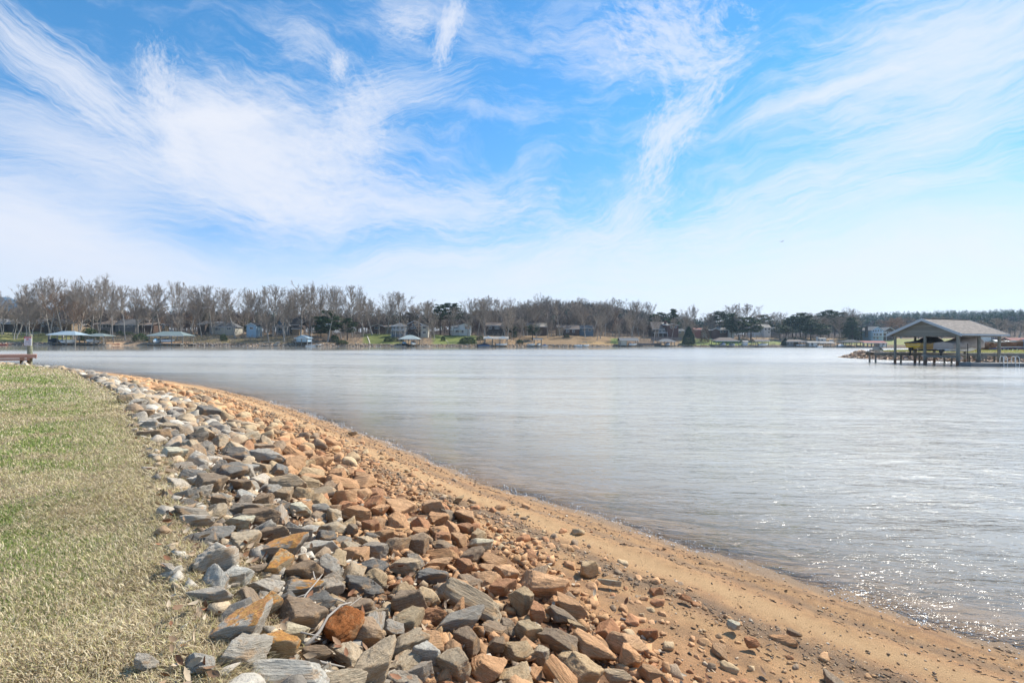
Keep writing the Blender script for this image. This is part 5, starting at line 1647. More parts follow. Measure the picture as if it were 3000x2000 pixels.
house('lake_house', 'grey-white two-storey house with balcony above the green lawn', 'house', 42,
  [(1322, 1352, 974, 956, 950, 'gx', 'white', 'grey roof', 9, 1), (1345, 1377, 974, 952, 946, 'gy', 'white', 'brown roof', 10, 0)], wins=[(1362, 1376, 954, 963), (1334, 1343, 966, 973, 1), (1352, 1358, 966, 974), (1328, 1340, 957, 961, 1)], rails=[(1320, 1362, 965, 961, 2.5, 974)], land='the grey-white house with a balcony')
house('ranch_house', 'low dark house with brown roof behind the twin-gabled boathouse', 'house', 44, [(1424, 1478, 968, 952, 943, 'gx', 'dark wood', 'brown roof', 9, 0)], wins=[(1432, 1440, 956, 962), (1450, 1462, 956, 962)], land='the low dark house')
house('lake_house', 'tan and brown split-level house half hidden by bare trunks', 'house', 46, [(1538, 1564, 972, 952, 943, 'gx', 'tan', 'brown roof', 9, 0), (1562, 1602, 972, 955, 944, 'gx', 'brown wood', 'tan roof', 9, 2)], wins=[(1546, 1553, 954, 958), (1570, 1580, 958, 964, 2)], doors=[(1546, 1560, 966, 971)], land='the tan split-level house')
house('ranch_house', 'tan house with white porch frames behind the sunlit leaf-strewn slope', 'house', 46, [(1632, 1650, 970, 956, 950, 'gx', 'tan', 'brown roof', 8, 0), (1652, 1698, 972, 962, 950, 'gx', 'brown wood', 'brown roof', 9, 2)], wins=[(1660, 1668, 965, 972, 2), (1678, 1684, 965, 972, 2), (1636, 1644, 958, 963)], land='the tan house with white porch frames')
house('ranch_house', 'long grey house with white eave right of the tan porch house', 'house', 48, [(1698, 1738, 974, 960, 951, 'gx', 'blue grey', 'grey roof', 9, 0)], wins=[(1708, 1716, 962, 968), (1724, 1732, 962, 968)])
house('lodge', 'big dark brick lodge with steep brown roof and chimney left of the broad dark cedar', 'house', 34,
  [(1912, 1946, 980, 963, 941, 'gx', 'dark wood', 'brown roof', 11, 0), (1944, 1958, 978, 950, 942, 'gx', 'brick', 'tan roof', 10, 1), (1953, 1986, 980, 952, 947, 'gy', 'brick', 'brown roof', 10, -1), (1986, 2006, 978, 967, 961, 'gx', 'tan', 'tan roof', 7, 2)],
  wins=[(1930, 1938, 966, 972), (1940, 1948, 966, 972), (1962, 1968, 954, 959, -1), (1975, 1981, 954, 959, -1), (1992, 1997, 969, 974, 2)], doors=[(1924, 1950, 976, 983, -.1)], chim=[(1949, 1955, 955, 939, 'brick', 2)], rails=[(1914, 1952, 974, 971, 2.5, 984)], land='the big brick lodge')
house('cottage', 'pink-walled cottage with red roof and arched white window above the green slope', 'cottage', 40,
  [(2036, 2062, 976, 964, 959, 'gx', 'red roof', 'red roof', 8, 1), (2056, 2074, 978, 965, 959, 'gy', 'offwhite', 'tan roof', 8, 0), (2072, 2086, 976, 966, 963, 'gx', 'brown wood', 'brown roof', 7, 1)], wins=[(2059, 2068, 967, 973)], chim=[(2044, 2047, 964, 957, 'brick', 3)], land='the pink-walled cottage')
house('lake_house', 'dark red house with white porch columns behind the brown hip-roofed boat shelter', 'house', 36,
  [(2085, 2108, 984, 966, 960, 'gy', 'brick', 'brown roof', 9, 0), (2106, 2136, 982, 965, 958, 'gx', 'brown wood', 'tan roof', 9, 1), (2134, 2148, 986, 964, 962, 'gx', 'white', 'tan roof', 5, -1)],
  wins=[(2112, 2117, 968, 973, 1), (2122, 2128, 968, 973, 1), (2137, 2139, 966, 974, -1), (2142, 2144, 966, 974, -1)], rails=[(2134, 2160, 972, 969, 2.5, 982)], land='the dark red house')
house('lake_house', 'white house with a long steep grey roof high on the tan slope', 'house', 62,
  [(2212, 2238, 970, 956, 941, 'shed', 'white', 'tan roof', 9, 4), (2237, 2258, 978, 958, 948, 'gx', 'white', 'tan roof', 9, 0)], wins=[(2240, 2245, 960, 966), (2251, 2255, 960, 966), (2250, 2255, 970, 974)], land='the white house with the steep grey roof')
house('cottage', 'grey house with pale roof among dark pines right of the steep-roofed white house', 'cottage', 70, [(2262, 2284, 972, 965, 957, 'gx', 'grey', 'tan roof', 8, 0)], wins=[(2266, 2271, 966, 970)])
house('lodge', 'dark brown gabled house among conifers above the dark-roofed boathouse', 'house', 34,
  [(2504, 2526, 984, 962, 954, 'gy', 'dark wood', 'brown roof', 8, 0), (2524, 2542, 984, 966, 958, 'gx', 'grey', 'brown roof', 8, 1)], wins=[(2508, 2513, 964, 969), (2528, 2534, 970, 976, 1)], rails=[(2495, 2532, 984, 981, 2, 992)], land='the dark gabled house by the conifers')
house('lake_house', 'tall blue gabled house with two white balcony storeys and a dark chimney', 'house', 22,
  [(2553, 2588, 994, 967, 955, 'gy', 'pale blue', 'grey roof', 10, 0)], wins=[(2556, 2561, 966, 970), (2563, 2568, 966, 970), (2571, 2575, 965, 970), (2579, 2582, 965, 970), (2559, 2564, 976, 982), (2568, 2573, 976, 982), (2577, 2583, 976, 982), (2558, 2564, 986, 992), (2568, 2574, 986, 992)],
  chim=[(2543, 2548, 985, 955, 'dark wood', 2)], rails=[(2553, 2590, 984, 981, 2.5, 994), (2553, 2590, 974, 971, 2.5, 984)], land='the tall blue house with white balconies')
house('gabled_house', 'grey-brown gabled house with white windows right of the tall blue house', 'house', 34, [(2590, 2622, 982, 968, 957, 'gy', 'brown wood', 'grey roof', 9, 0)], wins=[(2592, 2596, 970, 973), (2598, 2602, 970, 973), (2604, 2608, 970, 973)])
house('lake_house', 'pale house with blue window bands seen under the right end of the shelter roof', 'house', 14, [(2886, 2912, 1000, 982, 976, 'gx', 'white', 'grey roof', 7, 2), (2890, 2946, 1000, 982, 974, 'gx', 'grey', 'grey roof', 9, 3)], wins=[(2896, 2904, 986, 992, 3), (2908, 2918, 986, 992, 3), (2926, 2940, 986, 992, 3)], land='the pale house under the shelter roof end')
house('cottage', 'low blue-grey roofed cottage right of the pale house at the right edge', 'cottage', 6, [(2922, 2962, 1004, 999, 995, 'gx', 'offwhite', 'metal roof', 6, 0)])
house('cabin', 'low house with a reddish brown roof at the far right edge', 'cabin', 12, [(2962, 3030, 1003, 996, 988, 'gx', 'grey', 'red roof', 8, 0)])
house('garage', 'small white building behind the white-pillared lake terrace', 'garage', 14, [(2402, 2420, 1000, 991, 988, 'gx', 'white', 'tan roof', 4, 0)], wins=[(2406, 2411, 992, 997)], chim=[(2396, 2399, 1000, 986, 'white', 1), (2430, 2439, 1001, 995, 'white', -1)], land='the small white building')

# retaining walls, fences, stairs
def wall_thing(name, label, cat, px0, px1, d0, d1, z0, z1, th, mat, n=8):
    mb = MB(); pts = [far_pt(px0+(px1-px0)*k/n, d0+(d1-d0)*k/n) for k in range(n+1)]
    for a, b in zip(pts[:-1], pts[1:]):
        mb.quadbox([(a.x, a.y, a.z+z0), (b.x, b.y, b.z+z0), (b.x, b.y+th, b.z+z0), (a.x, a.y+th, a.z+z0), (a.x, a.y, a.z+z1), (b.x, b.y, b.z+z1), (b.x, b.y+th, b.z+z1), (a.x, a.y+th, a.z+z1)])
    return tag(mb.build(name, M_[mat]), label, cat)
wall_thing('retaining_wall', 'long grey stone retaining wall below the big brick lodge', 'wall', 1908, 1998, 22, 22, -1, 2.6, .5, 'stone')
wall_thing('retaining_wall', 'low pale stone wall at the water left of the grey hip-roofed boat shelter', 'wall', 1862, 1938, 2.6, 2.6, -1, 1.3, .6, 'stone')
wall_thing('retaining_wall', 'white ledge wall along the top of the left lawn', 'wall', -40, 190, 34, 33, -.5, .35, .3, 'concrete', 12)
wall_thing('retaining_wall', 'low dark retaining wall across the tan slope below the steep-roofed white house', 'wall', 2215, 2290, 20, 26, -1, .9, .4, 'stone')
wall_thing('stairway', 'pale stone steps along the left edge of the bright green lawn', 'steps', 1074, 1083, 34, 4, -.3, .25, 1.4, 'concrete', 10)
wall_thing('stairway', 'pale curved path down the lawn right of the white tower house', 'path', 1299, 1316, 26, 4, -.3, .15, 1.2, 'concrete', 10)
wall_thing('stairway', 'white stairs descending from the pink-walled cottage', 'steps', 2072, 2090, 36, 28, -.2, .5, 1.2, 'trim', 8)
fo = empty('lawn_fence', far_pt(60, 27)); tag(fo, 'thin dark wire fence with posts across the left lawn', 'fence')
ps = [far_pt(-20+k*22, 27)-fo.location for k in range(10)]
mb = MB()
for a, b in zip(ps[:-1], ps[1:]):
    for h in (.5, 1.0): mb.bar(a+Vector((0, 0, h)), b+Vector((0, 0, h)), .04)
mb.build('rail', M_['black'], fo)
for p in ps:
    mb = MB(); mb.box(p.x-.05, p.x+.05, p.y-.05, p.y+.05, p.z-.3, p.z+1.15); mb.build('post', M_['black'], fo)

# ------------------------------------------------------------------ boats
def boat(label, loc, rz, L=6.5, W=2.3, H=1.1, hull='hull white', top='canvas dark', kind='cover', motor=True, cat='boat', name='motor_boat', group='boats on the far bank', parts=True):
    o = empty(name, loc, rz)
    tag(o, label, cat, group)
    mb = MB(); rings = []
    for k in range(9):
        f = k/8; x = -L/2+L*f
        w = W/2*(1.0 if f < .5 else math.cos((f-.5)/.5*math.pi/2)**.55+.02)
        keel = H*(.0 if f < .55 else ((f-.55)/.45)**2*.75)
        sh = H*(1+.18*f)
        rings.append([(x, 0, keel), (x, w*.62, keel+H*.16*(1-f)), (x, w*.9, keel+(sh-keel)*.45), (x, w, sh), (x, w*.93, sh+.03), (x, 0, sh+.02), (x, -w*.93, sh+.03), (x, -w, sh), (x, -w*.9, keel+(sh-keel)*.45), (x, -w*.62, keel+H*.16*(1-f))])
    mb.loft(rings); mb.build('hull', M_[hull], o, smooth=False)
    if kind == 'cover':
        mb = MB(); rings = []
        for k in range(9):
            f = k/8; x = -L/2*.99+L*.97*f
            w = W/2*1.02*(1.0 if f < .5 else math.cos((f-.5)/.5*math.pi/2)**.55+.04)
            z0 = H*(1+.18*f)-.12; zt = z0+.25+.75*math.exp(-((f-.52)/.22)**2)
            rings.append([(x, -w, z0), (x, -w*.97, z0+.2), (x, -w*.4, zt*.93+z0*.07), (x, 0, zt), (x, w*.4, zt*.93+z0*.07), (x, w*.97, z0+.2), (x, w, z0)])
        mb.loft(rings); mb.build('cover', M_[top], o)
    elif kind == 'open':
        mb = MB(); mb.quadbox([(.4, -W*.36, H*1.05), (.9, -W*.3, H*1.05), (.9, W*.3, H*1.05), (.4, W*.36, H*1.05), (.25, -W*.32, H*1.55), (.30, -W*.28, H*1.55), (.30, W*.28, H*1.55), (.25, W*.32, H*1.55)])
        mb.build('windshield', M_['glass'], o)
        mb = MB()
        for s in (-1, 1): mb.box(-1.6, -1.0, s*W*.22-.25, s*W*.22+.25, H*1.0, H*1.45)
        mb.build('seat', M_['hull blue'], o)
    elif kind == 'bimini':
        mb = MB(); mb.box(-1.5, 1.0, -W*.45, W*.45, H*1.1+1.55, H*1.1+1.62); mb.build('canopy', M_[top], o)
        mb = MB()
        for sx in (-1.3, .8):
            for sy in (-1, 1): mb.bar((sx, sy*W*.43, H), (sx, sy*W*.43, H*1.1+1.55), .05)
        mb.build('canopy_frame', M_['metal'], o)
    elif kind == 'pontoon':
        mb = MB(); z = H*1.2
        for s in (-1, 1): mb.box(-L*.45, L*.42, s*W*.47-.03, s*W*.47+.03, z, z+.75)
        mb.box(-L*.45, -L*.43, -W*.47, W*.47, z, z+.75); mb.build('rail', M_['hull white'], o)
        mb = MB(); mb.box(-L*.4, 0, -W*.45, W*.45, z+1.9, z+1.97); mb.build('canopy', M_[top], o)
        mb = MB()
        for sx in (-L*.38, -.1):
            for sy in (-1, 1): mb.bar((sx, sy*W*.43, z), (sx, sy*W*.43, z+1.9), .05)
        mb.build('canopy_frame', M_['metal'], o)
    if motor:
        mb = MB(); mb.box(-L/2-.55, -L/2-.08, -.2, .2, H*.85, H*1.35); mb.box(-L/2-.42, -L/2-.2, -.09, .09, -.25, H*.85); mb.build('outboard_motor', M_['black'], o)
    return o

# ------------------------------------------------------------------ boat shelters, docks of the far bank
def shelter(label, p0, p1, ye, ya, kind, roof, off=4.0, dep=8.0, nx=3, deckz=.9, wall=None, wallspan=None, land=None, name='boat_shelter', cat='boat shelter', fascia='trim', lift=True, wins=()):
    pm = (p0+p1)/2; t = px_ray(pm, 1000)[0]; Y = float(ysh(t))-off
    root = empty(name, (t*Y, Y, 0)); tag(root, label, cat, 'boat shelters along the far bank')
    X = lambda px: px_ray(px, 1000)[0]*Y-t*Y
    x0, x1 = X(p0), X(p1); ze, za = zat(pm, ye, Y), zat(pm, ya, Y)
    oh = .55
    mb = MB(); roof_block(mb, x0+oh, x1-oh, oh, dep-oh, ze, za, kind, oh, .16); r_ = mb.build('roof', M_[roof], root)
    mb = MB()
    mb.box(x0, x1, -.07, -.004, ze-.28, ze-.02)
    mb.build('fascia', M_[fascia], r_)
    if kind == 'gy' and wall is None:
        mb = MB(); mb.prism([(x0+.4, .25, ze-.18), (x1-.4, .25, ze-.18), ((x0+x1)/2, .25, za-.2)], (0, .1, 0)); mb.build('gable', M_['grey'], root)
    for k in range(nx):
        for yy in (.5, dep-.5):
            xx = x0+oh+.15+(x1-x0-2*oh-.3)*k/(nx-1)
            mb = MB(); mb.box(xx-.14, xx+.14, yy-.14, yy+.14, -1.5, ze-.16); mb.build('post', M_['post'], root)
    mb = MB(); mb.box(x0+.2, x1-.2, dep-1.9, dep+2.5, deckz-.2, deckz)
    mb.box(x0+.2, x0+1.4, .2, dep-1.9, deckz-.18, deckz-.002); mb.build('deck', M_['deck'], root)
    if wall:
        a, b = wallspan or (p0+2, p1-2)
        mb = MB(); mb.box(X(a)+.3, X(b)-.3, .9, dep-1, deckz+.003, ze-.17)
        if kind == 'gy' and not wallspan: mb.prism([(x0+.6, .35, ze-.16), (x1-.6, .35, ze-.16), ((x0+x1)/2, .35, za-.22)], (0, .3, 0))
        mb.build('wall', M_[wall], root)
    for (a, b, y0, y1) in wins:
        mb = MB(); mb.box(X(a), X(b), .84, .895, zat(pm, y1, Y), zat(pm, y0, Y)); mb.build('window', M_['glass'], root)
    if land: LAND.append((pm, ye+10, land))
    return root, Y, X
def float_boat(label, px, off, **kw):
    z = kw.pop('z', -.25); rz = kw.pop('rz', 0.0)
    t = px_ray(px, 1000)[0]; Y = float(ysh(t))-off
    return boat(label, (t*Y, Y, z), rz, **kw)
def dock(label, px0, px1, off, z=.55, w=1.6, mat='deck', name='dock', posts=True):
    t0, t1 = px_ray(px0, 1000)[0], px_ray(px1, 1000)[0]
    Y = float(ysh((t0+t1)/2))-off
    x0, x1 = t0*Y, t1*Y; xm = (x0+x1)/2
    root = empty(name, (xm, Y, 0)); tag(root, label, 'dock', 'docks along the far bank')
    mb = MB(); mb.box(x0-xm, x1-xm, 0, w, z-.25, z); mb.build('deck', M_[mat], root)
    n = max(2, int((x1-x0)/3))
    for k in range(n+1) if posts else ():
        xx = x0-xm+.15+(x1-x0-.3)*k/n
        mb = MB(); mb.box(xx-.11, xx+.11, .05, .27, -1.5, z-.253); mb.build('post', M_['post'], root)
    return root

shelter('boat shelter with a wide pale blue hip roof over two boats, leftmost of the shore', 134, 222, 979, 968, 'hip', 'metal roof', nx=4, land='the blue-roofed boat shelter')
float_boat('dark covered boat in the left slip of the blue-roofed boat shelter', 160, 1.5, z=1.3, rz=R(-90), top='canvas dark', hull='canvas dark')
float_boat('white pontoon boat in the right slip of the blue-roofed boat shelter', 195, 1.5, z=1.0, rz=R(-90), kind='pontoon', top='canvas dark', H=.7)
dock('pale low dock left of the blue-roofed boat shelter', 93, 143, 4, z=.5)
shelter('smaller boat shelter with a green hip roof and open dark gable front', 241, 305, 982, 975, 'hip', 'green roof', nx=3, dep=7, land='the small green-roofed boat shelter')
float_boat('white covered boat facing the lake under the small green roof', 270, 1.5, z=1.2, rz=R(-90), top='hull white', W=2.6)
dock('low dock with white railing right of the small green-roofed boat shelter', 288, 318, 4.5, z=.6)
float_boat('red and white canoe-like boat lying on the tan beach', 335, -1.5, z=.2, rz=R(5), L=5, W=1.2, H=.5, hull='hull red', kind='none', motor=False)
float_boat('dark brown rowing boat on the shore at the left edge of the photo', 8, 1.0, z=-.1, rz=0, L=5, W=1.4, H=.55, hull='hull red', kind='none', motor=False)
shelter('large boat shelter with a grey-green hip roof on tall posts beside the tan beach', 430, 538, 981, 969, 'hip', 'green roof', nx=4, dep=9, land='the large green-roofed boat shelter')
float_boat('white motor boat on its lift under the large green roof', 490, 2.5, z=1.6, rz=0, kind='open', L=7)
float_boat('small blue-covered boat left under the large green roof', 456, 2.0, z=1.3, rz=R(-80), L=4, W=1.6, top='canvas lite')
dock('long dock on thin posts under the large green-roofed boat shelter', 412, 530, 5, z=1.15)
o = dock('tilted pale wooden dock with a ramp on the rocky shore below the pale blue shed', 755, 814, 2.5, z=.5, w=2.2)
mb = MB(); mb.quadbox([(2.5, .2, .52), (4.2, .2, .52), (4.2, 1.8, .52), (2.5, 1.8, .52), (4.5, .2, 2.2), (6.0, .2, 2.2), (6.0, 1.8, 2.2), (4.5, 1.8, 2.2)]); mb.build('ramp', M_['deck'], o)
mb = MB(); mb.bar((-5, .3, .6), (-2.0, .3, 1.9), .2); mb.bar((-2.0, .3, 1.9), (4, .3, 2.1), .2); mb.bar((4, .3, 2.1), (5.5, .3, .7), .2); mb.build('rail', M_['deck'], o)
shelter('pale blue boathouse with a white roofed gable front on posts', 861, 903, 989, 980, 'gy', 'metal roof', nx=3, dep=7, deckz=2.2, wall='pale blue', land='the pale blue boathouse')
o = float_boat('small sailboat with a tall bare white mast moored by the pale blue boathouse', 912, 3.5, z=-.2, rz=0, L=5, W=1.7, H=.7, kind='none', motor=False, name='sailboat', cat='sailboat')
mb = MB(); mb.tube([(0.2, 0, .6), (.2, 0, 9.6)], [.07, .045], 6); mb.build('mast', M_['hull white'], o); mb = MB(); mb.tube([(.2, 0, 1.4), (-2.3, 0, 1.5)], .05, 6); mb.build('boom', M_['hull white'], o)
LAND.append((912, 990, 'the sailboat mast'))
dock('short white swimming dock right of the sailboat', 925, 937, 3.5, z=1.0, mat='trim')
shelter('boat shelter with a pale grey-green hip roof before the white tower house', 1167, 1226, 991, 980, 'hip', 'slate roof', nx=4, dep=8, land='the grey-green roofed boathouse')
float_boat('dark covered boat in the left slip of the grey-green roofed boathouse', 1184, 2, z=.5, rz=R(-90), top='canvas lite', hull='canvas dark')
float_boat('dark covered boat in the right slip of the grey-green roofed boathouse', 1210, 2, z=.9, rz=R(-90), top='canvas dark')
dock('thin pale dock strip left of the grey-green roofed boathouse', 1153, 1186, 5, z=.4)
dock('thin pale dock strip right of the grey-green roofed boathouse', 1226, 1256, 5, z=.4)
r_, Yb, Xf = shelter('twin-gabled white-fronted boathouse low at the water', 1416, 1490, 990, 984, 'gx', 'tan roof', nx=4, dep=7, land='the twin-gabled boathouse')
for a in (1430, 1473):
    mb = MB(); xm = Xf(a); z0, z1 = zat(a, 990, Yb), zat(a, 983, Yb)
    mb.prism([(xm-2.6, -.35, z0), (xm+2.6, -.35, z0), (xm, -.35, z1)], (0, 3.2, 0)); mb.build('gable', M_['trim'], r_)
float_boat('white motor boat docked under the right gable of the twin-gabled boathouse', 1470, 2.5, z=.6, rz=0, kind='open')
float_boat('dark boat moored at the left of the twin-gabled boathouse', 1418, 4, z=0, rz=0, top='canvas dark', hull='hull blue')
dock('pale dock in front of the twin-gabled boathouse', 1402, 1440, 6, z=.45, mat='concrete')
shelter('open boat shelter with a flat dark roof between two covered boats', 1562, 1590, 992, 989, 'gx', 'dark roof', nx=2, dep=6, land='the flat dark shelter')
float_boat('white and blue boat moored left of the flat dark shelter', 1557, 3, z=.5, rz=R(-60), kind='bimini', top='hull white')
float_boat('white boat moored right of the flat dark shelter', 1578, 3, z=.5, rz=R(-90), kind='open')
float_boat('grey covered jet ski at the dock end right of the flat dark shelter', 1596, 5, z=.2, rz=0, L=3.2, W=1.1, H=.6, top='hull blue', motor=False)
dock('grey floating dock below the flat dark shelter', 1540, 1604, 6, z=.4)
float_boat('white boat nosed ashore at the start of the orange-tan slope', 1694, 2, z=0, rz=R(160), kind='open', L=5)
float_boat('small boat with pale blue canvas roof moored below the orange-tan slope', 1714, 4, z=.2, rz=0, kind='bimini', top='canvas lite', L=5)
dock('long low dock along the orange-tan slope', 1716, 1775, 5, z=.35)
shelter('low boathouse with a wide flat-gabled grey roof and pale wall at its left', 1815, 1872, 995, 988, 'gx', 'grey roof', nx=3, dep=7, wall='offwhite', wallspan=(1816, 1838), land='the wide grey-roofed boathouse')
float_boat('white boat under the wide grey roof beside the pale wall', 1854, 2.5, z=.9, rz=0, kind='open', L=5)
dock('long thin dock right of the wide grey-roofed boathouse', 1880, 1935, 4, z=.3)
shelter('boat shelter with a blue-grey hip roof and stone sides left of the broad dark cedar', 1932, 1980, 998, 991, 'hip', 'grey roof', nx=3, dep=7, land='the blue-grey hip-roofed shelter')
float_boat('blue covered boat under the blue-grey hip roof', 1956, 2, z=1.0, rz=R(-90), top='hull blue')
shelter('boat shelter with a wide brown hip roof in front of the dark red house', 2096, 2168, 997, 987, 'hip', 'brown roof', nx=4, dep=9, land='the brown hip-roofed shelter')
float_boat('dark blue covered boat in the left slip under the brown hip roof', 2118, 3, z=1.0, rz=R(-90), top='hull blue')
float_boat('white motor boat in the right slip under the brown hip roof', 2146, 3, z=1.0, rz=R(-90), kind='open')
dock('long grey pier on dark posts running from the brown hip-roofed shelter to the white shed', 2095, 2290, 7, z=1.15, w=2)
house('shed', 'small white garden shed on the pier right of the brown hip-roofed shelter', 'shed', 3, [(2178, 2191, 1008, 999, 996, 'gx', 'white', 'tan roof', 3, 0)], land='the small white shed')
shelter('boat shelter with white gable end and dark side roof below the tan slope', 2212, 2256, 997, 992, 'gx', 'brown roof', nx=3, dep=7, land='the white-gabled shelter')
float_boat('white motor boat under the white-gabled shelter', 2236, 3, z=1.2, rz=0, kind='open')
shelter('long pale grey boathouse with two windows and an open slip', 2304, 2366, 999, 993, 'hip', 'brown roof', nx=4, dep=8, wall='grey', wallspan=(2305, 2328), wins=((2309, 2313, 1001, 1007), (2318, 2322, 1001, 1007)), land='the long pale boathouse')
float_boat('white boat in the open slip of the long pale boathouse', 2346, 2.5, z=1.0, rz=0, kind='open')
shelter('small gabled grey and white boathouse with a tan roof', 2366, 2400, 1002, 998, 'gx', 'tan roof', nx=3, dep=7, wall='white', wallspan=(2372, 2398), wins=((2379, 2383, 1003, 1010),), land='the small tan-roofed boathouse')
shelter('white-pillared lake terrace with pink-tan roof', 2402, 2448, 1003, 999, 'gx', 'tan roof', nx=5, dep=7, land='the white-pillared terrace', name='terrace_pavilion', cat='pavilion')
dock('long grey pier in front of the pale boathouses', 2292, 2450, 7, z=.75, w=1.6)
float_boat('white boat with raised bow beside the white-pillared terrace', 2402, 8, z=-.1, rz=R(15), L=5, kind='none')
shelter('wide boathouse with a nearly black roof on dark posts', 2475, 2532, 1001, 994, 'hip', 'dark roof', nx=4, dep=9, land='the black-roofed boathouse', fascia='dark wood')
float_boat('white covered boat left of the black-roofed boathouse', 2464, 1, z=.6, rz=R(20), top='hull white')
shelter('long white-railed pavilion with red-brown roof ending in a small blue gable', 2528, 2602, 1003, 997, 'gx', 'red roof', nx=7, dep=8, wall='white', wallspan=(2580, 2601), wins=((2589, 2594, 1003, 1009),), land='the long white-railed pavilion', name='lake_pavilion', cat='pavilion')
dock('pier along the shore in front of the black-roofed boathouse and white pavilion', 2452, 2640, 7, z=.6, w=1.4)

# stones along the far bank
r_ = np.random.RandomState(9); N = 5200
p = r_.uniform(-100, 2480, N)
m = ~(((p > 310) & (p < 530)) | ((p > 1455) & (p < 1490)))
p = p[m]; n = len(p); t = (p-1500)/1500; d = r_.uniform(-.6, 3.0, n); Y = ysh(t)+d
s = r_.uniform(.16, .42, n)
pal = np.array([(.34, .30, .26), (.22, .20, .19), (.42, .33, .24), (.5, .46, .40), (.16, .14, .13)])
c = pal[r_.randint(0, 5, n)]*r_.uniform(.8, 1.2, n)[:, None]
me = scatter_mesh('shore_stones', SH1, np.stack([t*Y, Y, zfar(t, d)+s*.2], 1), np.stack([s*1.4, s, s*.8], 1), r_.uniform(-1, 1, (n, 3))*[.4, .4, 3.1], c, 12)
tag(link('shore_stones', me, m_rock2), 'piled stones along the far waterline', 'stones', kind='stuff')
# ------------------------------------------------------------------ peninsula at the right
PEN = resample([(320, 225), (260, 205), (200, 184), (135, 162), (105, 145), (86, 126), (77, 116.5), (72.2, 111.5), (70, 106), (70, 100), (70.8, 95), (74, 89.5), (81, 86), (100, 84.5), (130, 82), (200, 74), (320, 62)], 1.5)
gx = np.concatenate([np.arange(62, 132, .8), np.arange(132, 320, 4)]); gy = np.concatenate([np.arange(58, 170, .8), np.arange(170, 232, 4)])
GXX, GYY = np.meshgrid(gx, gy, indexing='ij')
Pp = np.stack([GXX.ravel(), GYY.ravel()], 1)
dp_ = sdist(Pp, PEN)
def zpen(P, d):
    z = np.where(d < 0, np.maximum(d*.35, -2.3), 1.28*sstep(d, -.3, 3.4)+.5*np.clip((d-4)/24, 0, 1))
    return z+np.where(d > 0, (fbm(P*.5, 3, 5)-.5)*.10, 0)
zp = zpen(Pp, dp_)
idx = np.arange(Pp.shape[0]).reshape(GXX.shape)
F = np.stack([idx[:-1, :-1].ravel(), idx[1:, :-1].ravel(), idx[1:, 1:].ravel(), idx[:-1, 1:].ravel()], 1)
keep = dp_[F].max(1) > -7
pn = fbm(Pp*.6, 4, 12)
cp = np.where((dp_ < 3.2)[:, None], (.22, .15, .10), np.where((pn+.004*(Pp[:, 0:1].ravel()-90) > .49)[:, None], (.30, .33, .09), (.42, .30, .15)))*(.8+.4*fbm(Pp*2, 2, 4))[:, None]
me = np_mesh('peninsula_ground', np.concatenate([Pp, zp[:, None]], 1), F[keep], col=cp, smooth=True)
tag(link('peninsula_ground', me, m_far), 'low grassy point of land with stone edge at the right', kind='structure')
r_ = np.random.RandomState(19)
pts = []
for k in range(60000):
    x, y = r_.uniform(66, 135), r_.uniform(78, 128)
    pts.append((x, y))
pts = np.array(pts); dq = sdist(pts, PEN); m = (dq > -.7) & (dq < 2.9) & ((pts[:, 0] < 78) | (pts[:, 1] < 95)); pts, dq = pts[m], dq[m]
cellp, sel = {}, []
for i, (x, y) in enumerate(pts):
    k = (int(x/.42), int(y/.42))
    if k in cellp: continue
    cellp[k] = 1; sel.append(i)
pts, dq = pts[sel], dq[sel]; n = len(pts)
s = r_.uniform(.22, .42, n); pal = np.array([(.50, .34, .22), (.38, .25, .17), (.60, .44, .30), (.46, .38, .32), (.26, .18, .14)])
c = pal[r_.randint(0, 5, n)]*r_.uniform(.8, 1.2, n)[:, None]
me = scatter_mesh('point_stones', SH1, np.stack([pts[:, 0], pts[:, 1], zpen(pts, dq)+s*.15], 1), np.stack([s*1.3, s, s*.75], 1), r_.uniform(-1, 1, (n, 3))*[.4, .4, 3.1], c, 13)
tag(link('point_stones', me, m_rock2), 'brown rounded stones piled round the right point', 'stones', kind='stuff')
# short grass on the point
r_ = np.random.RandomState(29); n = 60000
x, y = r_.uniform(70, 150, n), r_.uniform(86, 165, n); P_ = np.stack([x, y], 1); dq = sdist(P_, PEN); m = dq > 3.4; P_, dq = P_[m], dq[m]; n = len(P_)
a = r_.uniform(0, 6.28, n); h = r_.uniform(.06, .16, n); zz = zpen(P_, dq)
b0 = np.stack([P_[:, 0]-.05*np.cos(a), P_[:, 1]-.05*np.sin(a), zz-.01], 1); b1 = np.stack([P_[:, 0]+.05*np.cos(a), P_[:, 1]+.05*np.sin(a), zz-.01], 1); tp_ = np.stack([P_[:, 0]+r_.normal(0, .06, n), P_[:, 1]+r_.normal(0, .06, n), zz+h], 1)
gp = np.array([(.34, .36, .10), (.42, .40, .14), (.50, .38, .18), (.26, .30, .08)]); c = np.repeat(gp[r_.randint(0, 4, n)], 3, 0)
me = np_mesh('point_grass', np.stack([b0, b1, tp_], 1).reshape(-1, 3), np.arange(n*3).reshape(-1, 3), col=c)
tag(link('point_grass', me, m_grass), 'yellow-green grass on the right point', 'grass', kind='stuff')

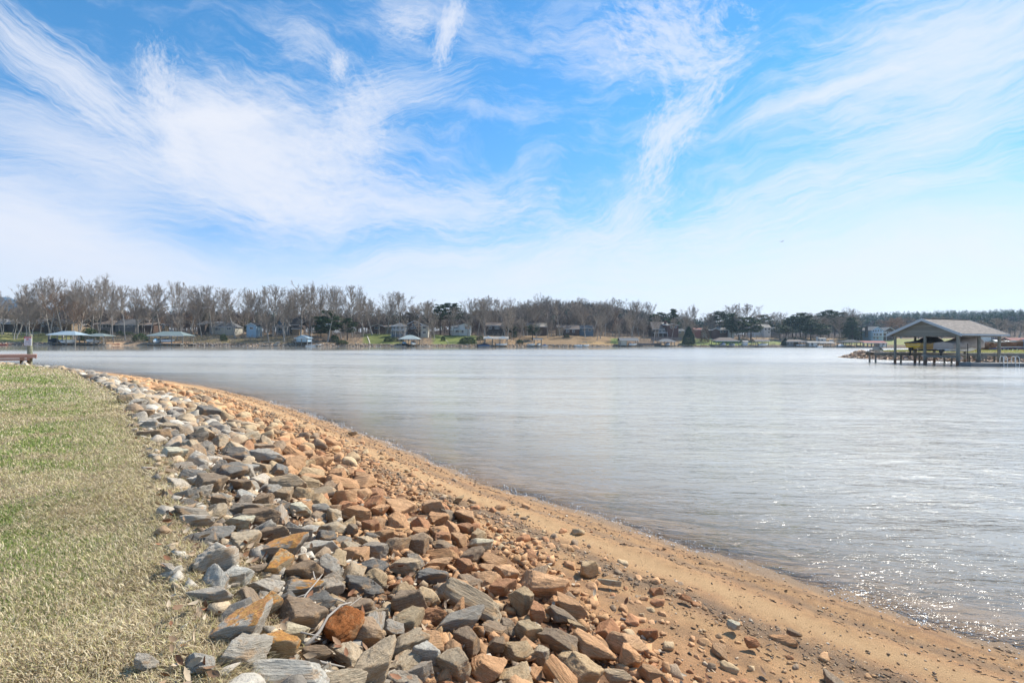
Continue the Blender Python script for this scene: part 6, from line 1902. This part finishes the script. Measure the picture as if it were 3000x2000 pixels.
# ------------------------------------------------------------------ walkway along the point
m_plank = NT('weathered planks')
v = m_plank.tc(); nn = m_plank.noise(m_plank.map(v, (.6, 6, 6)), 1.5, 4, .6)
wv = m_plank.n('ShaderNodeTexWave'); wv.inputs['Scale'].default_value = 2.1; m_plank.t.links.new(v, wv.inputs['Vector'])
cpl = m_plank.mix(m_plank.ramp(nn, .3, .7), (.22, .20, .18), (.40, .37, .33))
cpl = m_plank.mix(m_plank.ramp(wv.outputs[0], .06, .0), cpl, (.05, .045, .04))
m_plank = m_plank.done(m_plank.bsdf(cpl, .85, .25))
wk = empty('walkway', (57.0, 80.6, 0)); tag(wk, 'long grey timber walkway on piles in front of the right point', 'walkway')
mb = MB(); mb.box(0, 62, 0, 1.9, 1.52, 1.62); mb.build('deck', m_plank, wk)
mb = MB(); mb.box(.02, 62, -.10, -.003, 1.16, 1.60); mb.build('beam', M_['post'], wk)
mb = MB(); mb.box(.02, 62, 1.903, 2.0, 1.16, 1.60); mb.build('beam', M_['post'], wk)
mb = MB(); mb.box(.02, 62, -.14, -.101, 1.565, 1.64); mb.build('edge_board', M_['offwhite'], wk)
for k in range(16):
    for yy in (.28, 1.62):
        mb = MB(); mb.tube([(.45+k*4.0, yy, -2.2), (.45+k*4.0, yy, 1.515)], .13, 10); mb.build('pile', M_['post'], wk)
for xx in (15.6, 22.5, 29):
    mb = MB(); mb.box(xx, xx+1.9, -.35, .05, .72, 1.155); mb.build('pile_cap', M_['post'], wk)
tb_ = MB(); pts_ = [(66.5, 101.5), (69.5, 97.5), (72, 93.5), (76, 90.2), (83, 88.2)]
pts_ = [(72.6, 104.6), (73.2, 99.5), (74.4, 95.3), (77.2, 91.6), (83, 89.2)]
for a, b in zip(pts_[:-1], pts_[1:]): tb_.bar((*a, 1.36), (*b, 1.36), .3, .32)
tag(tb_.build('timber_edging', M_['post']), 'grey timber edging along the lawn of the right point', 'edging')

# ------------------------------------------------------------------ big boat shelter
mshake = NT('cedar shake gable')
v = mshake.tc()
br = mshake.n('ShaderNodeTexBrick'); br.offset = .5
br.inputs['Scale'].default_value = 1.0; br.inputs['Brick Width'].default_value = .22; br.inputs['Row Height'].default_value = .19
br.inputs['Mortar Size'].default_value = .012; br.inputs['Mortar'].default_value = (.02, .02, .02, 1)
br.inputs['Color1'].default_value = (.20, .19, .165, 1); br.inputs['Color2'].default_value = (.31, .29, .25, 1); br.inputs['Bias'].default_value = 0
mshake.t.links.new(mshake.map(v, (1, 1, 1), (R(90), 0, R(90))), br.inputs['Vector'])
nn = mshake.noise(v, 3, 4, .6)
cs = mshake.mix(mshake.math('MULTIPLY', nn, .5), br.outputs['Color'], (.13, .14, .12))
m_shake = mshake.done(mshake.bsdf(cs, .9, .2, 0, mshake.bump(br.outputs['Fac'], -.6, .03)))
msh = NT('tan shingle roof')
v = msh.tc()
br = msh.n('ShaderNodeTexBrick'); br.offset = .5
br.inputs['Scale'].default_value = 1.0; br.inputs['Brick Width'].default_value = .5; br.inputs['Row Height'].default_value = .16
br.inputs['Mortar Size'].default_value = .010; br.inputs['Mortar'].default_value = (.12, .10, .085, 1)
br.inputs['Color1'].default_value = (.17, .145, .12, 1); br.inputs['Color2'].default_value = (.33, .285, .235, 1)
msh.t.links.new(v, br.inputs['Vector'])
nn = msh.noise(v, 1.2, 4, .6)
cs = msh.mix(msh.math('MULTIPLY', nn, .45), br.outputs['Color'], (.28, .24, .225))
m_shing = msh.done(msh.bsdf(cs, .9, .2, 0, msh.bump(br.outputs['Fac'], -.5, .03)))
m_fascia = simple('pale blue grey fascia', (.40, .44, .47), .6, .12, 1.5)
# local frame: x along the ridge (away), y across the gable towards the camera side
gb_root = empty('boat_shelter', (59.5, 79.5, 0), math.atan2(.326, .945))
tag(gb_root, 'big gabled boat shelter with shake front and tan roof over two covered boats', 'boat shelter')
Wd, Ln = 8.5, 9.0      # gable width runs towards local -y
ZE, ZA = 4.46, 6.72
ohx, ohy = .75, .85
ym = -Wd/2
def slope_panel(y_e, name):
    mb = MB(); s = 1 if y_e > ym else -1
    a = (y_e, ZE); b = (ym, ZA)
    mb.quadbox([(-ohx, a[0], a[1]-.14), (Ln+ohx, a[0], a[1]-.14), (Ln+ohx, b[0], b[1]-.14), (-ohx, b[0], b[1]-.14), (-ohx, a[0], a[1]), (Ln+ohx, a[0], a[1]), (Ln+ohx, b[0], b[1]), (-ohx, b[0], b[1])])
    return mb.build(name, m_shing, gb_root)
slope_panel(ohy, 'roof_slope'); slope_panel(-Wd-ohy, 'roof_slope')
mb = MB(); mb.bar((-ohx, ym, ZA+.03), (Ln+ohx, ym, ZA+.03), .28, .07); mb.build('ridge_cap', m_shing, gb_root)
for xx in (-ohx-.045, Ln+ohx+.005):
    for ye in (ohy+.03, -Wd-ohy-.03):
        mb = MB(); mb.quadbox([(xx, ye, ZE-.40), (xx+.04, ye, ZE-.40), (xx+.04, ym, ZA-.36), (xx, ym, ZA-.36), (xx, ye, ZE+.02), (xx+.04, ye, ZE+.02), (xx+.04, ym, ZA+.04), (xx, ym, ZA+.04)]); mb.build('rake_board', m_fascia, gb_root)
for ye in (ohy+.003, -Wd-ohy-.043):
    mb = MB(); mb.box(-ohx, Ln+ohx, ye, ye+.04, ZE-.26, ZE-.02); mb.build('eave_board', m_fascia, gb_root)
k_ = (ZA-ZE)/(Wd/2+ohy)
zg = ZE+k_*ohy-.16
for xx in (-.05, Ln-.05):
    mb = MB(); mb.prism([(xx, .12, zg-.42), (xx, .12, zg-.04), (xx, ym, ZA-.17), (xx, -Wd-.12, zg-.04), (xx, -Wd-.12, zg-.42)], (.12, 0, 0)); mb.build('gable', m_shake, gb_root)
mb = MB(); mb.box(-.12, -.052, -Wd-.15, .15, zg-.56, zg-.425); mb.build('beam', M_['post'], gb_root)
for yy in (0, -Wd):
    mb = MB(); mb.box(0.07, Ln-.06, yy-.09, yy+.09, zg-.60, zg-.36); mb.build('beam', M_['post'], gb_root)
# soffit underside
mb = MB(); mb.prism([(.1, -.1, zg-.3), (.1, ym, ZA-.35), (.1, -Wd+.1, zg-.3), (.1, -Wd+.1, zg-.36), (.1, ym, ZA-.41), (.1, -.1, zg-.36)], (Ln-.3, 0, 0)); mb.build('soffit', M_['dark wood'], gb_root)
m_pile = NT('piling')
v = m_pile.tc(); sp2 = m_pile.n('ShaderNodeSeparateXYZ'); m_pile.t.links.new(m_pile.geo(), sp2.inputs[0])
nn = m_pile.noise(m_pile.map(v, (3, 3, .5)), 3, 5, .6)
cpil = m_pile.mix(m_pile.ramp(nn, .3, .7), (.15, .145, .125), (.30, .29, .25))
cpil = m_pile.mix(m_pile.ramp(m_pile.math('ADD', sp2.outputs[2], m_pile.math('MULTIPLY', nn, .5)), 1.15, .75), cpil, (.18, .11, .075))
m_pile = m_pile.done(m_pile.bsdf(cpil, .9, .2, 0, m_pile.bump(nn, .5, .03)))
for (xx, yy, rd) in ((0, 0, .18), (0, ym, .19), (0, -Wd, .22), (Ln/2, 0, .18), (Ln/2, -Wd, .21), (Ln, 0, .18), (Ln, -Wd, .20), (Ln, ym, .18)):
    mb = MB(); mb.tube([(xx, yy, -2.2), (xx, yy, 1.5), (xx, yy, zg-.43)], [rd*1.05, rd, rd*.94], 14); mb.build('post', m_pile, gb_root)
mb = MB(); mb.box(-.28, .2, -Wd-.2, ym-.3, 1.05, 1.35); mb.build('lift_beam', M_['post'], gb_root)
mb = MB(); mb.box(-.2, Ln, ym-.35, ym+.35, 1.30, 1.45); mb.build('finger_deck', m_plank, gb_root)
for yy in (-Wd+.35, ym-.8, ym+.8, -.4):
    mb = MB(); mb.box(.3, Ln-.4, yy-.06, yy+.06, 4.05, 4.2); mb.build('lift_beam', M_['metal'], gb_root)
LAND.append((2730, 960, 'the big gabled boat shelter'))

# boats on the lifts
def covered_boat(label, ox, oy, L, W, hullm, coverm, zb, deckh, coverpeak, peakf, drape, name='motor_boat', mot=True):
    o = empty(name, Vector((59.5, 79.5, 0))+Matrix.Rotation(math.atan2(.326, .945), 3, 'Z')@Vector((ox, oy, 0)), math.atan2(.326, .945))
    tag(o, label, 'boat', 'covered boats on the lifts of the big shelter')
    rings = []; N = 16
    for k in range(N+1):
        f = k/N; x = L*f
        w = W/2*(.94+.06*min(1, f*4)) if f < .55 else W/2*(math.cos((f-.55)/.45*math.pi/2)**.6+.015)
        keel = zb+(0 if f < .6 else ((f-.6)/.4)**2*deckh*.9)
        chz = zb+.34+.35*f; sh = zb+deckh*(1+.22*f)
        chz = max(chz, keel+.05)
        rings.append([(x, 0, keel), (x, w*.80, chz), (x, w*.86, chz+.05), (x, w, sh-.05), (x, w*.99, sh), (x, 0, sh+.03), (x, -w*.99, sh), (x, -w, sh-.05), (x, -w*.86, chz+.05), (x, -w*.80, chz)])
    mb = MB(); mb.loft(rings); hull = mb.build('hull', hullm, o)
    # rub rail
    mb = MB()
    for s in (-1, 1): mb.tube([(L*k/N, s*(abs(rings[k][3][1])+.015), rings[k][3][2]-.08) for k in range(N+1)], .03, 5)
    mb.tube([(-.02, -W*.47, rings[0][3][2]-.30), (-.02, W*.47, rings[0][3][2]-.30)], .03, 5); mb.build('rub_rail', M_['metal'], hull)
    rr3 = []; M2 = 26; q = random.Random(int(L*10))
    for k in range(M2+1):
        f = k/M2; x = -.06+(L+.10)*f
        w = (W/2*(.96+.06*min(1, f*4)) if f < .55 else W/2*(math.cos((f-.55)/.45*math.pi/2)**.6+.03))+.04
        z0 = zb+deckh*(1+.22*f)
        prof = math.exp(-((f-peakf)/(.30 if f < peakf else .28))**2)
        zt = z0+.16+coverpeak*prof
        fold = lambda a: .035*math.sin(f*41+a*3)+.03*math.sin(f*23-a*7+1)
        pts = []
        for a in range(13):
            s = -1+2*a/12; yy = s*w
            zz = z0+(zt-z0)*max(0, 1-abs(s)**2.4)+fold(s)*(.3+.7*(1-abs(s)))
            if a in (0, 12): zz = z0-drape+.10*math.sin(f*17+a)
            if a in (1, 11): yy = s*w*1.19; zz = z0-.02+fold(s)
            pts.append((x, yy, zz))
        rr3.append(pts)
    mb = MB(); mb.loft(rr3, caps=False)
    for rg in (rr3[0], rr3[-1]): mb.poly([p for p in rg])
    cv = mb.build('cover', coverm, o, smooth=True)
    if mot:
        mb = MB(); mb.box(-.68, -.28, -.17, .17, zb-.20, zb+.28); mb.box(-.60, -.40, -.07, .07, zb-.85, zb-.202); mb.box(-.80, -.3, -.20, .20, zb-.40, zb-.36)
        mb.bar((-.25, 0, zb+.05), (.02, 0, zb+.15), .3, .3); dr = mb.build('stern_drive', M_['black'], o)
        mb = MB()
        for a in range(3):
            an = a*2.094; mb.bar((-.70, 0, zb-.72), (-.70, .24*math.cos(an), zb-.72+.24*math.sin(an)), .05, .10)
        mb.build('propeller', M_['black'], dr)
    return o
m_yel = simple('yellow gelcoat', (.72, .42, .015), .35, .12, 1.5, spec=.5)
m_cvd = simple('dark grey boat cover', (.085, .085, .095), .85, .35, 1.5, bump=.3)
m_cvg = simple('weathered tan grey boat cover', (.47, .40, .355), .9, .2, 1.2, bump=.3)
yb = covered_boat('yellow motor boat with a dark grey cover hung in the left slip of the shelter', .75, -2.05, 6.6, 2.45, m_yel, m_cvd, 2.18, 1.0, .75, .62, .05)
mb = MB(); mb.box(-.004, .03, -.62, -.05, 3.02, 3.07)
mb = MB()
for k in range(9): mb.box(-.012, -.003, -.55+k*.12, -.49+k*.12, 3.02, 3.11)
mb.build('hull_lettering', M_['black'], yb)
covered_boat('white motor boat under a long tan-grey tarpaulin in the right slip of the shelter', .55, -6.35, 8.6, 2.6, M_['hull white'], m_cvg, 1.95, 1.15, 1.05, .60, .78)
# boat bunk under the yellow boat
for oy, nm in ((-2.05, 'lift_cradle'), (-6.35, 'lift_cradle')):
    for dy in (-.6, .6):
        mb = MB(); mb.box(1.2, 7.6, oy+dy-.08, oy+dy+.08, 1.93, 2.12 if oy > -3 else 1.99); mb.build(nm, M_['dark wood'], gb_root)

# floating dock at the right with ladder
fd = empty('floating_dock', (62.2, 69.3, 0)); tag(fd, 'low grey floating dock in front of the shelter with a hooped ladder', 'dock')
for k in range(6):
    mb = MB(); mb.box(k*4.05, k*4.05+3.95, 0, 2.0, .02, .42); mb.build('float', M_['grey'], fd)
mb = MB(); mb.box(-.03, 24.3, -.04, 2.04, .423, .50); mb.build('deck', M_['concrete'], fd)
for x0 in (4.3, 5.9):
    ld = MB()
    ld.tube([(x0+.0, -.10, -.4), (x0, -.10, 1.15), (x0+.02, .1, 1.38), (x0+.02, .38, 1.38), (x0+.02, .5, 1.1), (x0+.02, .5, .5)], .035, 8)
    ld.tube([(x0+.5, -.10, -.4), (x0+.5, -.10, 1.15), (x0+.5, .1, 1.38), (x0+.5, .38, 1.38), (x0+.5, .5, 1.1), (x0+.5, .5, .5)], .035, 8)
    for z in (-.2, .1): ld.tube([(x0, -.10, z), (x0+.5, -.10, z)], .02, 6)
    ld.build('ladder', M_['trim'], fd)
mb = MB(); mb.tube([(64.0, 71.9, -2), (64.0, 71.9, 3.1)], .05, 8); tag(mb.build('mooring_pole', M_['black']), 'thin dark pole right beside the front corner post of the shelter', 'pole')

# bench, pedestal, trailer, brush on the point
bn = empty('bench', (74.6, 104.6, 1.30), R(10)); tag(bn, 'large weathered grey wooden bench with solid sides on the tip of the point', 'bench')
mb = MB(); mb.box(-1.25, 1.05, -.35, .30, .02, .46); mb.build('seat', M_['deck'], bn)
mb = MB(); mb.quadbox([(-.65, .30, .46), (1.05, .30, .46), (1.05, .40, .46), (-.65, .40, .46), (-.65, .52, 1.05), (1.05, .52, 1.05), (1.05, .62, 1.05), (-.65, .62, 1.05)]); mb.build('backrest', M_['deck'], bn)
mb = MB(); mb.prism([(1.06, -.35, .02), (1.06, .42, .02), (1.06, .68, 1.10), (1.06, .5, 1.10), (1.06, -.35, .52)], (.1, 0, 0)); mb.build('armrest', M_['post'], bn)
mb = MB(); mb.prism([(-1.36, -.35, .02), (-1.36, .42, .02), (-1.36, .5, .5), (-1.36, -.35, .52)], (.1, 0, 0)); mb.build('armrest', M_['post'], bn)
LAND.append((2562, 1022, 'the bench on the point'))
pd = empty('power_pedestal', (65.4, 83.1, 0)); tag(pd, 'white electric box on a grey post behind the left shelter post', 'pedestal')
mb = MB(); mb.box(-.3, .3, -.12, .12, 2.15, 2.95); mb.box(-.25, .25, -.16, -.122, 2.3, 2.8); mb.build('box', M_['trim'], pd)
mb = MB(); mb.box(-.28, .28, -.1, .1, 1.0, 2.145); mb.build('post', M_['post'], pd)
tz = 1.55
tr_ = empty('boat_trailer', (110.5, 113.5, tz), R(4)); tag(tr_, 'blue and white boat trailer parked on the lawn by the brush piles', 'trailer')
m_tb = simple('blue painted steel', (.03, .10, .35), .5, .2, 2, spec=.5)
mb = MB()
for yy in (-.7, .7): mb.bar((-3.2, yy, .55), (3.2, yy, .55), .12, .16)
mb.bar((-3.2, -.7, .55), (-3.2, .7, .55), .1); mb.bar((3.2, -.7, .55), (3.2, .7, .55), .1); mb.bar((0, -.7, .55), (0, .7, .55), .1); mb.bar((-3.2, 0, .5), (-5.0, 0, .45), .12); mb.build('frame', m_tb, tr_)
for yy in (-.5, .5):
    mb = MB(); mb.bar((-2.8, yy, .85), (3.0, yy, .95), .12, .1); mb.build('bunk', M_['hull white'], tr_)
for yy in (-.95, .95):
    for xx in (-.6, .4):
        mb = MB(); mb.tube([(xx, yy-.1, .32), (xx, yy+.1, .32)], .33, 14); w_ = mb.build('wheel', M_['black'], tr_)
        mb = MB(); mb.tube([(xx, yy-.12, .32), (xx, yy+.12, .32)], .17, 10); mb.build('rim', M_['hull white'], w_)
mb = MB(); mb.box(2.7, 3.0, -.7, -.4, .64, 2.3); mb.box(2.5, 3.2, -.75, -.35, 2.303, 2.5); mb.build('guide_post', simple('light blue paint', (.12, .38, .72), .5, .15, 2), tr_)
mb = MB(); mb.bar((-5.0, -.72, 1.9), (3.0, -.72, 2.25), .08); mb.build('guide_rail', M_['hull white'], tr_)
LAND.append((2958, 1020, 'the blue boat trailer'))
def brush_pile(label, x, y, w, d_, h, seed):
    r = np.random.RandomState(seed); n = 900
    z0 = float(zpen(np.array([[x, y]]), sdist(np.array([[x, y]]), PEN))[0])
    u = r.normal(0, .42, (n, 2)); hh = h*np.exp(-(u**2).sum(1)*1.6)*r.uniform(.1, 1, n)
    c = np.stack([x+u[:, 0]*w, y+u[:, 1]*d_, z0+hh], 1)
    a = r.normal(0, .4, n); L = r.uniform(.4, 1.3, n)
    dv = np.stack([np.cos(a), np.sin(a), r.normal(-.05, .18, n)], 1)*L[:, None]
    v, f = tubes_from_segs(np.concatenate([c-dv/2, c+dv/2, np.full((n, 1), .045), np.full((n, 1), .015)], 1), 3)
    tag(link('brush_pile', np_mesh('brush_pile', v, f), m_brush), label, 'brush pile', 'brush piles on the point')
m_brush = simple('dry brush', (.30, .17, .10), .95, .4, 1.0)
brush_pile('long low brown brush pile left of the blue boat trailer', 110.5, 118.5, 3.6, 2.5, 1.9, 1)
brush_pile('brown brush pile behind the blue boat trailer', 116.5, 121, 4.5, 3, 2.4, 2)
brush_pile('large brown brush pile right of the trailer at the photo edge', 117.6, 117.5, 4, 3, 2.5, 3)
brush_pile('small dark brush heap in front of the large brush pile', 115.5, 110.5, 4, 2, .9, 4)
# low block wall seen behind the lawn of the point
mb = MB()
for k in range(14): mb.box(101.5+k*1.15, 102.55+k*1.15, 127.5, 127.9, 1.2, 2.55)
mb.box(101.0, 118, 127.3, 128.1, 2.553, 2.72); tag(mb.build('block_wall', M_['grey']), 'pale grey block wall with a flat cap across the lawn of the point', 'wall')

# ------------------------------------------------------------------ dock and sign at the left
m_red = NT('red brown deck boards')
v = m_red.tc(); nn = m_red.noise(m_red.map(v, (.5, 5, 8)), 2.0, 5, .6)
m_red = m_red.done(m_red.bsdf(m_red.mix(m_red.ramp(nn, .3, .7), (.30, .17, .13), (.52, .34, .27)), .8, .25, 0, m_red.bump(nn, .3, .01)))
dk = empty('dock', (-36.95, 39.6, 0), R(42)); tag(dk, 'red-brown timber dock end with a sign post at the left edge', 'dock')
for k in range(10):
    mb = MB(); mb.box(-26, .06, .02+k*.30, .29+k*.30, 1.70, 1.76); mb.build('deck_board', m_red, dk)
mb = MB(); mb.box(-26, .14, -.06, -.003, 1.50, 1.755); mb.build('fascia', m_red, dk)
mb = MB(); mb.box(-26, -.25, .06, .12, 1.33, 1.46); mb.build('joist', m_red, dk)
mb = MB(); mb.box(.063, .12, 0, 3.0, 1.45, 1.75); mb.build('fascia', m_red, dk)
for xx in (-.75, -4.5, -8.5, -12.5):
    for yy in (.5, 2.6):
        if xx == -.75 and yy == .5: continue
        mb = MB(); mb.tube([(xx, yy, -2.2), (xx, yy, 1.69)], .14, 12); mb.build('pile', m_pile, dk)
m_gpost = NT('green treated piling')
v = m_gpost.tc(); nn = m_gpost.noise(m_gpost.map(v, (4, 4, .8)), 3, 5, .65)
m_gpost = m_gpost.done(m_gpost.bsdf(m_gpost.mix(m_gpost.ramp(nn, .3, .7), (.12, .13, .08), (.36, .38, .27)), .9, .2, 0, m_gpost.bump(nn, .5, .02)))
mb = MB(); mb.tube([(-38.18, 40.55, -2.2), (-38.18, 40.55, 1.5), (-38.18, 40.55, 3.29)], [.17, .165, .15], 16)
sp_ = empty('sign_post', (-38.18, 40.55, 0)); tag(sp_, 'round greenish wooden piling with a pale top carrying the sign at the left dock', 'post')
for i_, vv in enumerate(mb.v): mb.v[i_] = (vv[0]+38.18, vv[1]-40.55, vv[2])
mb.build('shaft', m_gpost, sp_)
mb = MB(); mb.tube([(0, 0, 3.293), (0, 0, 3.33)], [.16, .13], 16); mb.build('cap', M_['deck'], sp_)
sg = empty('sign', (-38.14, 40.33, 2.80), R(-38)*0); tag(sg, 'small white sign with a red header fixed to the dock post', 'sign')
m_sw = simple('white sign sheet', (.78, .79, .80), .5, .06, 3); m_sr = simple('red sign print', (.50, .03, .06), .5, .08, 3); m_sk = simple('dark sign print', (.08, .10, .16), .5, .05, 3); m_sgb = simple('grey blue sign print', (.33, .38, .46), .5, .05, 3)
mb = MB(); mb.box(-.285, .285, 0, .02, -.35, .35); mb.build('plate', m_sw, sg)
mb = MB(); mb.box(-.285, .285, -.006, -.002, .215, .35); mb.build('header', m_sr, sg)
r3 = random.Random(5)
mb = MB(); x = -.22
for w in (.03, .04, .03, .045, .03, .04, .03, .04, .03): mb.box(x, x+w, -.011, -.007, .25, .31); x += w+.018
mb.build('header_lettering', m_sw, sg)
mb = MB()
for k in range(4):
    mb.quadbox([(-.13+k*.05, -.007, .06), (-.105+k*.05, -.007, .06), (-.105+k*.05, -.003, .06), (-.13+k*.05, -.003, .06), (-.09+k*.045, -.007, .19-abs(k-2)*.01), (-.06+k*.045, -.007, .19-abs(k-2)*.01), (-.06+k*.045, -.003, .19), (-.09+k*.045, -.003, .19)])
mb.build('emblem', m_sr, sg)
mb = MB()
for k in range(3): mb.quadbox([(.09+k*.06, -.007, .02), (.115+k*.06, -.007, .02), (.115+k*.06, -.003, .02), (.09+k*.06, -.003, .02), (.05+k*.045, -.007, .17-k*.03), (.08+k*.045, -.007, .17-k*.03), (.08+k*.045, -.003, .17-k*.03), (.05+k*.045, -.003, .17-k*.03)])
x = -.2
while x < .2:
    w = r3.uniform(.02, .05); mb.box(x, x+w, -.007, -.003, -.09, -.02+r3.uniform(0, .03)); x += w+.012
mb.build('emblem', m_sgb, sg)
mb = MB()
for zz in (-.20, -.29):
    x = -.23
    while x < .22:
        w = r3.uniform(.02, .055); mb.box(x, x+w, -.007, -.003, zz, zz+.035); x += w+r3.choice((.008, .03))
mb.build('lettering', m_sk, sg)
LAND.append((80, 1030, 'the sign post'))

# ------------------------------------------------------------------ driftwood and twigs on the bank
m_stick = simple('bleached dead wood', (.38, .34, .29), .9, .3, 6)
def hitz(px, py, up=.0):
    x, y = hit_near(px, py); return Vector((x, y, float(look(GZ, x, y))+up))
def stick(name, label, cat, paths, lift=.16, rad=.009):
    mb = MB()
    for pts, r0 in paths:
        P3 = []
        for i, (px, py, up) in enumerate(pts):
            P3.append(hitz(px, py, 0)+Vector((0, 0, 0)))
        base = P3[0]
        Ydep = sum(p.y for p in P3)/len(P3)
        out = []
        for (px, py, up), p in zip(pts, P3):
            # stay near the mean depth of the stick, a little above the stones
            Yq = p.y*.5+Ydep*.5
            t, s = px_ray(px, py)
            out.append(Vector((t*Yq, Yq, CAM_H+s*Yq))-Vector((t, 1, s)).normalized()*up)
        mb.tube(out, [r0*(1-.7*i/(len(out)-1)) for i in range(len(out))], 6)
    return tag(mb.build(name, m_stick, smooth=True), label, cat, 'dead branches on the near bank')
stick('dead_branch', 'forked grey dead branch lying over the stones between the smeared boulder and rust-red stone', 'branch',
  [([(868, 1905, .25), (905, 1880, .3), (935, 1850, .32), (960, 1805, .34), (1000, 1770, .34), (1030, 1762, .3)], .014),
   ([(877, 1880, .3), (872, 1830, .33), (876, 1780, .36), (895, 1740, .38), (925, 1705, .36), (945, 1680, .3)], .010),
   ([(895, 1740, .36), (868, 1748, .34), (832, 1752, .3)], .005), ([(925, 1705, .34), (915, 1660, .3), (922, 1690, .3)], .005),
   ([(885, 1818, .3), (930, 1800, .33), (990, 1800, .3), (1060, 1745, .28)], .006), ([(880, 1850, .3), (940, 1862, .3)], .006), ([(930, 1755, .3), (985, 1752, .3), (1025, 1768, .3)], .006)])
stick('dead_branch', 'straight pale stick near the large flat pale slab', 'branch', [([(895, 1928, .15), (950, 1940, .18), (1010, 1952, .12)], .012), ([(915, 1958, .1), (1000, 1965, .1)], .006)])
stick('dead_branch', 'short bleached twig beside the rust-red stone', 'branch', [([(1112, 1838, .15), (1140, 1850, .15), (1165, 1862, .1)], .007)])
stick('dead_branch', 'curved thin twig standing up at the top of the bank against the water', 'branch', [([(226, 1079, .0), (236, 1070, .1), (244, 1064, .2), (251, 1064, .2)], .03), ([(226, 1079, 0), (250, 1076, .1), (262, 1074, .1)], .025), ([(222, 1080, 0), (232, 1074, .1), (240, 1078, .1)], .03)])
stick('dead_branch', 'long driftwood stick lying on the sand left of the lone rounded stone', 'branch', [([(1010, 1288, .02), (1040, 1300, .03)], .02)])
stick('dead_branch', 'dark driftwood twig on the sand near the square orange block', 'branch', [([(1818, 1810, .02), (1850, 1818, .03), (1870, 1825, .02)], .012), ([(1850, 1818, .02), (1872, 1812, .02)], .005)])
stick('dead_branch', 'pale stick between stones below the pale-topped stone', 'branch', [([(745, 1538, .1), (775, 1548, .12), (800, 1562, .1)], .010)])

# small dark bird far out in the sky
bd = empty('bird', (60*.527, 60+54, 24.0), R(30)); bd.location = (px_ray(2290, 707)[0]*120, 120, zat(2290, 707, 120)); tag(bd, 'tiny dark bird flying high over the water', 'bird')
mb = MB(); mb.loft([[(x, r*math.cos(a), r*.8*math.sin(a)) for a in [k*math.pi/4 for k in range(8)]] for x, r in ((-.28, .01), (-.15, .05), (0, .075), (.14, .055), (.2, .045), (.27, .01))])
mb.build('body', M_['black'], bd)
for s in (-1, 1):
    mb = MB(); mb.prism([(.08, s*.04, .02), (.10, s*.35, .14), (-.02, s*.62, .08), (-.10, s*.34, .12), (-.10, s*.04, .02)], (0, 0, .012)); mb.build('wing', M_['black'], bd)

# ------------------------------------------------------------------ labels that single out each repeated thing
ORD = ['nearest', 'second nearest', 'third nearest', 'fourth nearest', 'fifth nearest', 'sixth nearest', 'seventh nearest', 'eighth nearest', 'ninth nearest', 'tenth nearest', 'eleventh nearest', 'twelfth nearest']
anch = [(i[1], i[2], i[5]) for i in ROCK_ITEMS if i[5]]
buck = {}
for it in ROCK_ITEMS:
    o, px, py, cn, sz, lm, lab = it
    if lab: continue
    a = min(anch, key=lambda q: (q[0]-px)**2+((q[1]-py)*1.4)**2)
    dx, dy = px-a[0], (py-a[1])*1.4
    if abs(dx) > abs(dy): dr = 'to the right of' if dx > 0 else 'to the left of'
    else: dr = 'in front of' if dy > 0 else 'behind'
    size = 'large' if sz > .42 else 'small' if sz < .24 else 'mid-sized'
    buck.setdefault((size, cn, dr, a[2]), []).append((math.hypot(dx, dy), o))
for (size, cn, dr, a), L_ in buck.items():
    L_.sort(key=lambda q: q[0])
    for i, (_, o) in enumerate(L_):
        o['label'] = f'{size} {cn} stone {dr} {a}' if len(L_) == 1 else f'{size} {cn} stone {dr} {a}, {ORD[min(i, 11)]}'
buck = {}
for (o, px, desc, Hh) in TREE_ITEMS:
    if o.get('label'): continue
    a = min(LAND, key=lambda q: abs(q[0]-px))
    dx = px-a[0]
    dr = 'behind' if abs(dx) < 6 else ('right of' if dx > 0 else 'left of')
    buck.setdefault((desc, dr, a[2]), []).append((abs(dx), o, Hh))
for (desc, dr, a), L_ in buck.items():
    a = a.replace('with the white tower', 'with white tower')
    if dr == 'behind': L_.sort(key=lambda q: -q[2])
    else: L_.sort(key=lambda q: q[0])
    for i, (_, o, _h) in enumerate(L_):
        if len(L_) == 1: o['label'] = f'{desc} {dr} {a}'
        elif dr == 'behind': o['label'] = f'{desc} {dr} {a}, ' + ['tallest', 'second tallest', 'third tallest', 'fourth tallest', 'fifth tallest', 'sixth tallest'][min(i, 5)]+''
        else: o['label'] = f'{desc} {dr} {a}, {ORD[min(i, 11)]}'

# ------------------------------------------------------------------ air
hb = MB(); hb.box(-5600, 4300, -1600, 2800, -47.5, 180)
hm = bpy.data.materials.new('haze'); hm.use_nodes = True
ht = hm.node_tree; ht.nodes.clear()
ho = ht.nodes.new('ShaderNodeOutputMaterial'); hv = ht.nodes.new('ShaderNodeVolumePrincipled')
hv.inputs['Color'].default_value = (0.55, 0.78, 1.0, 1)
hv.inputs['Density'].default_value = 0.00009
hv.inputs['Anisotropy'].default_value = 0.35
ht.links.new(hv.outputs[0], ho.inputs['Volume'])
tag(hb.build('haze', hm), 'thin blue air over the lake and hills', 'haze', kind='stuff')
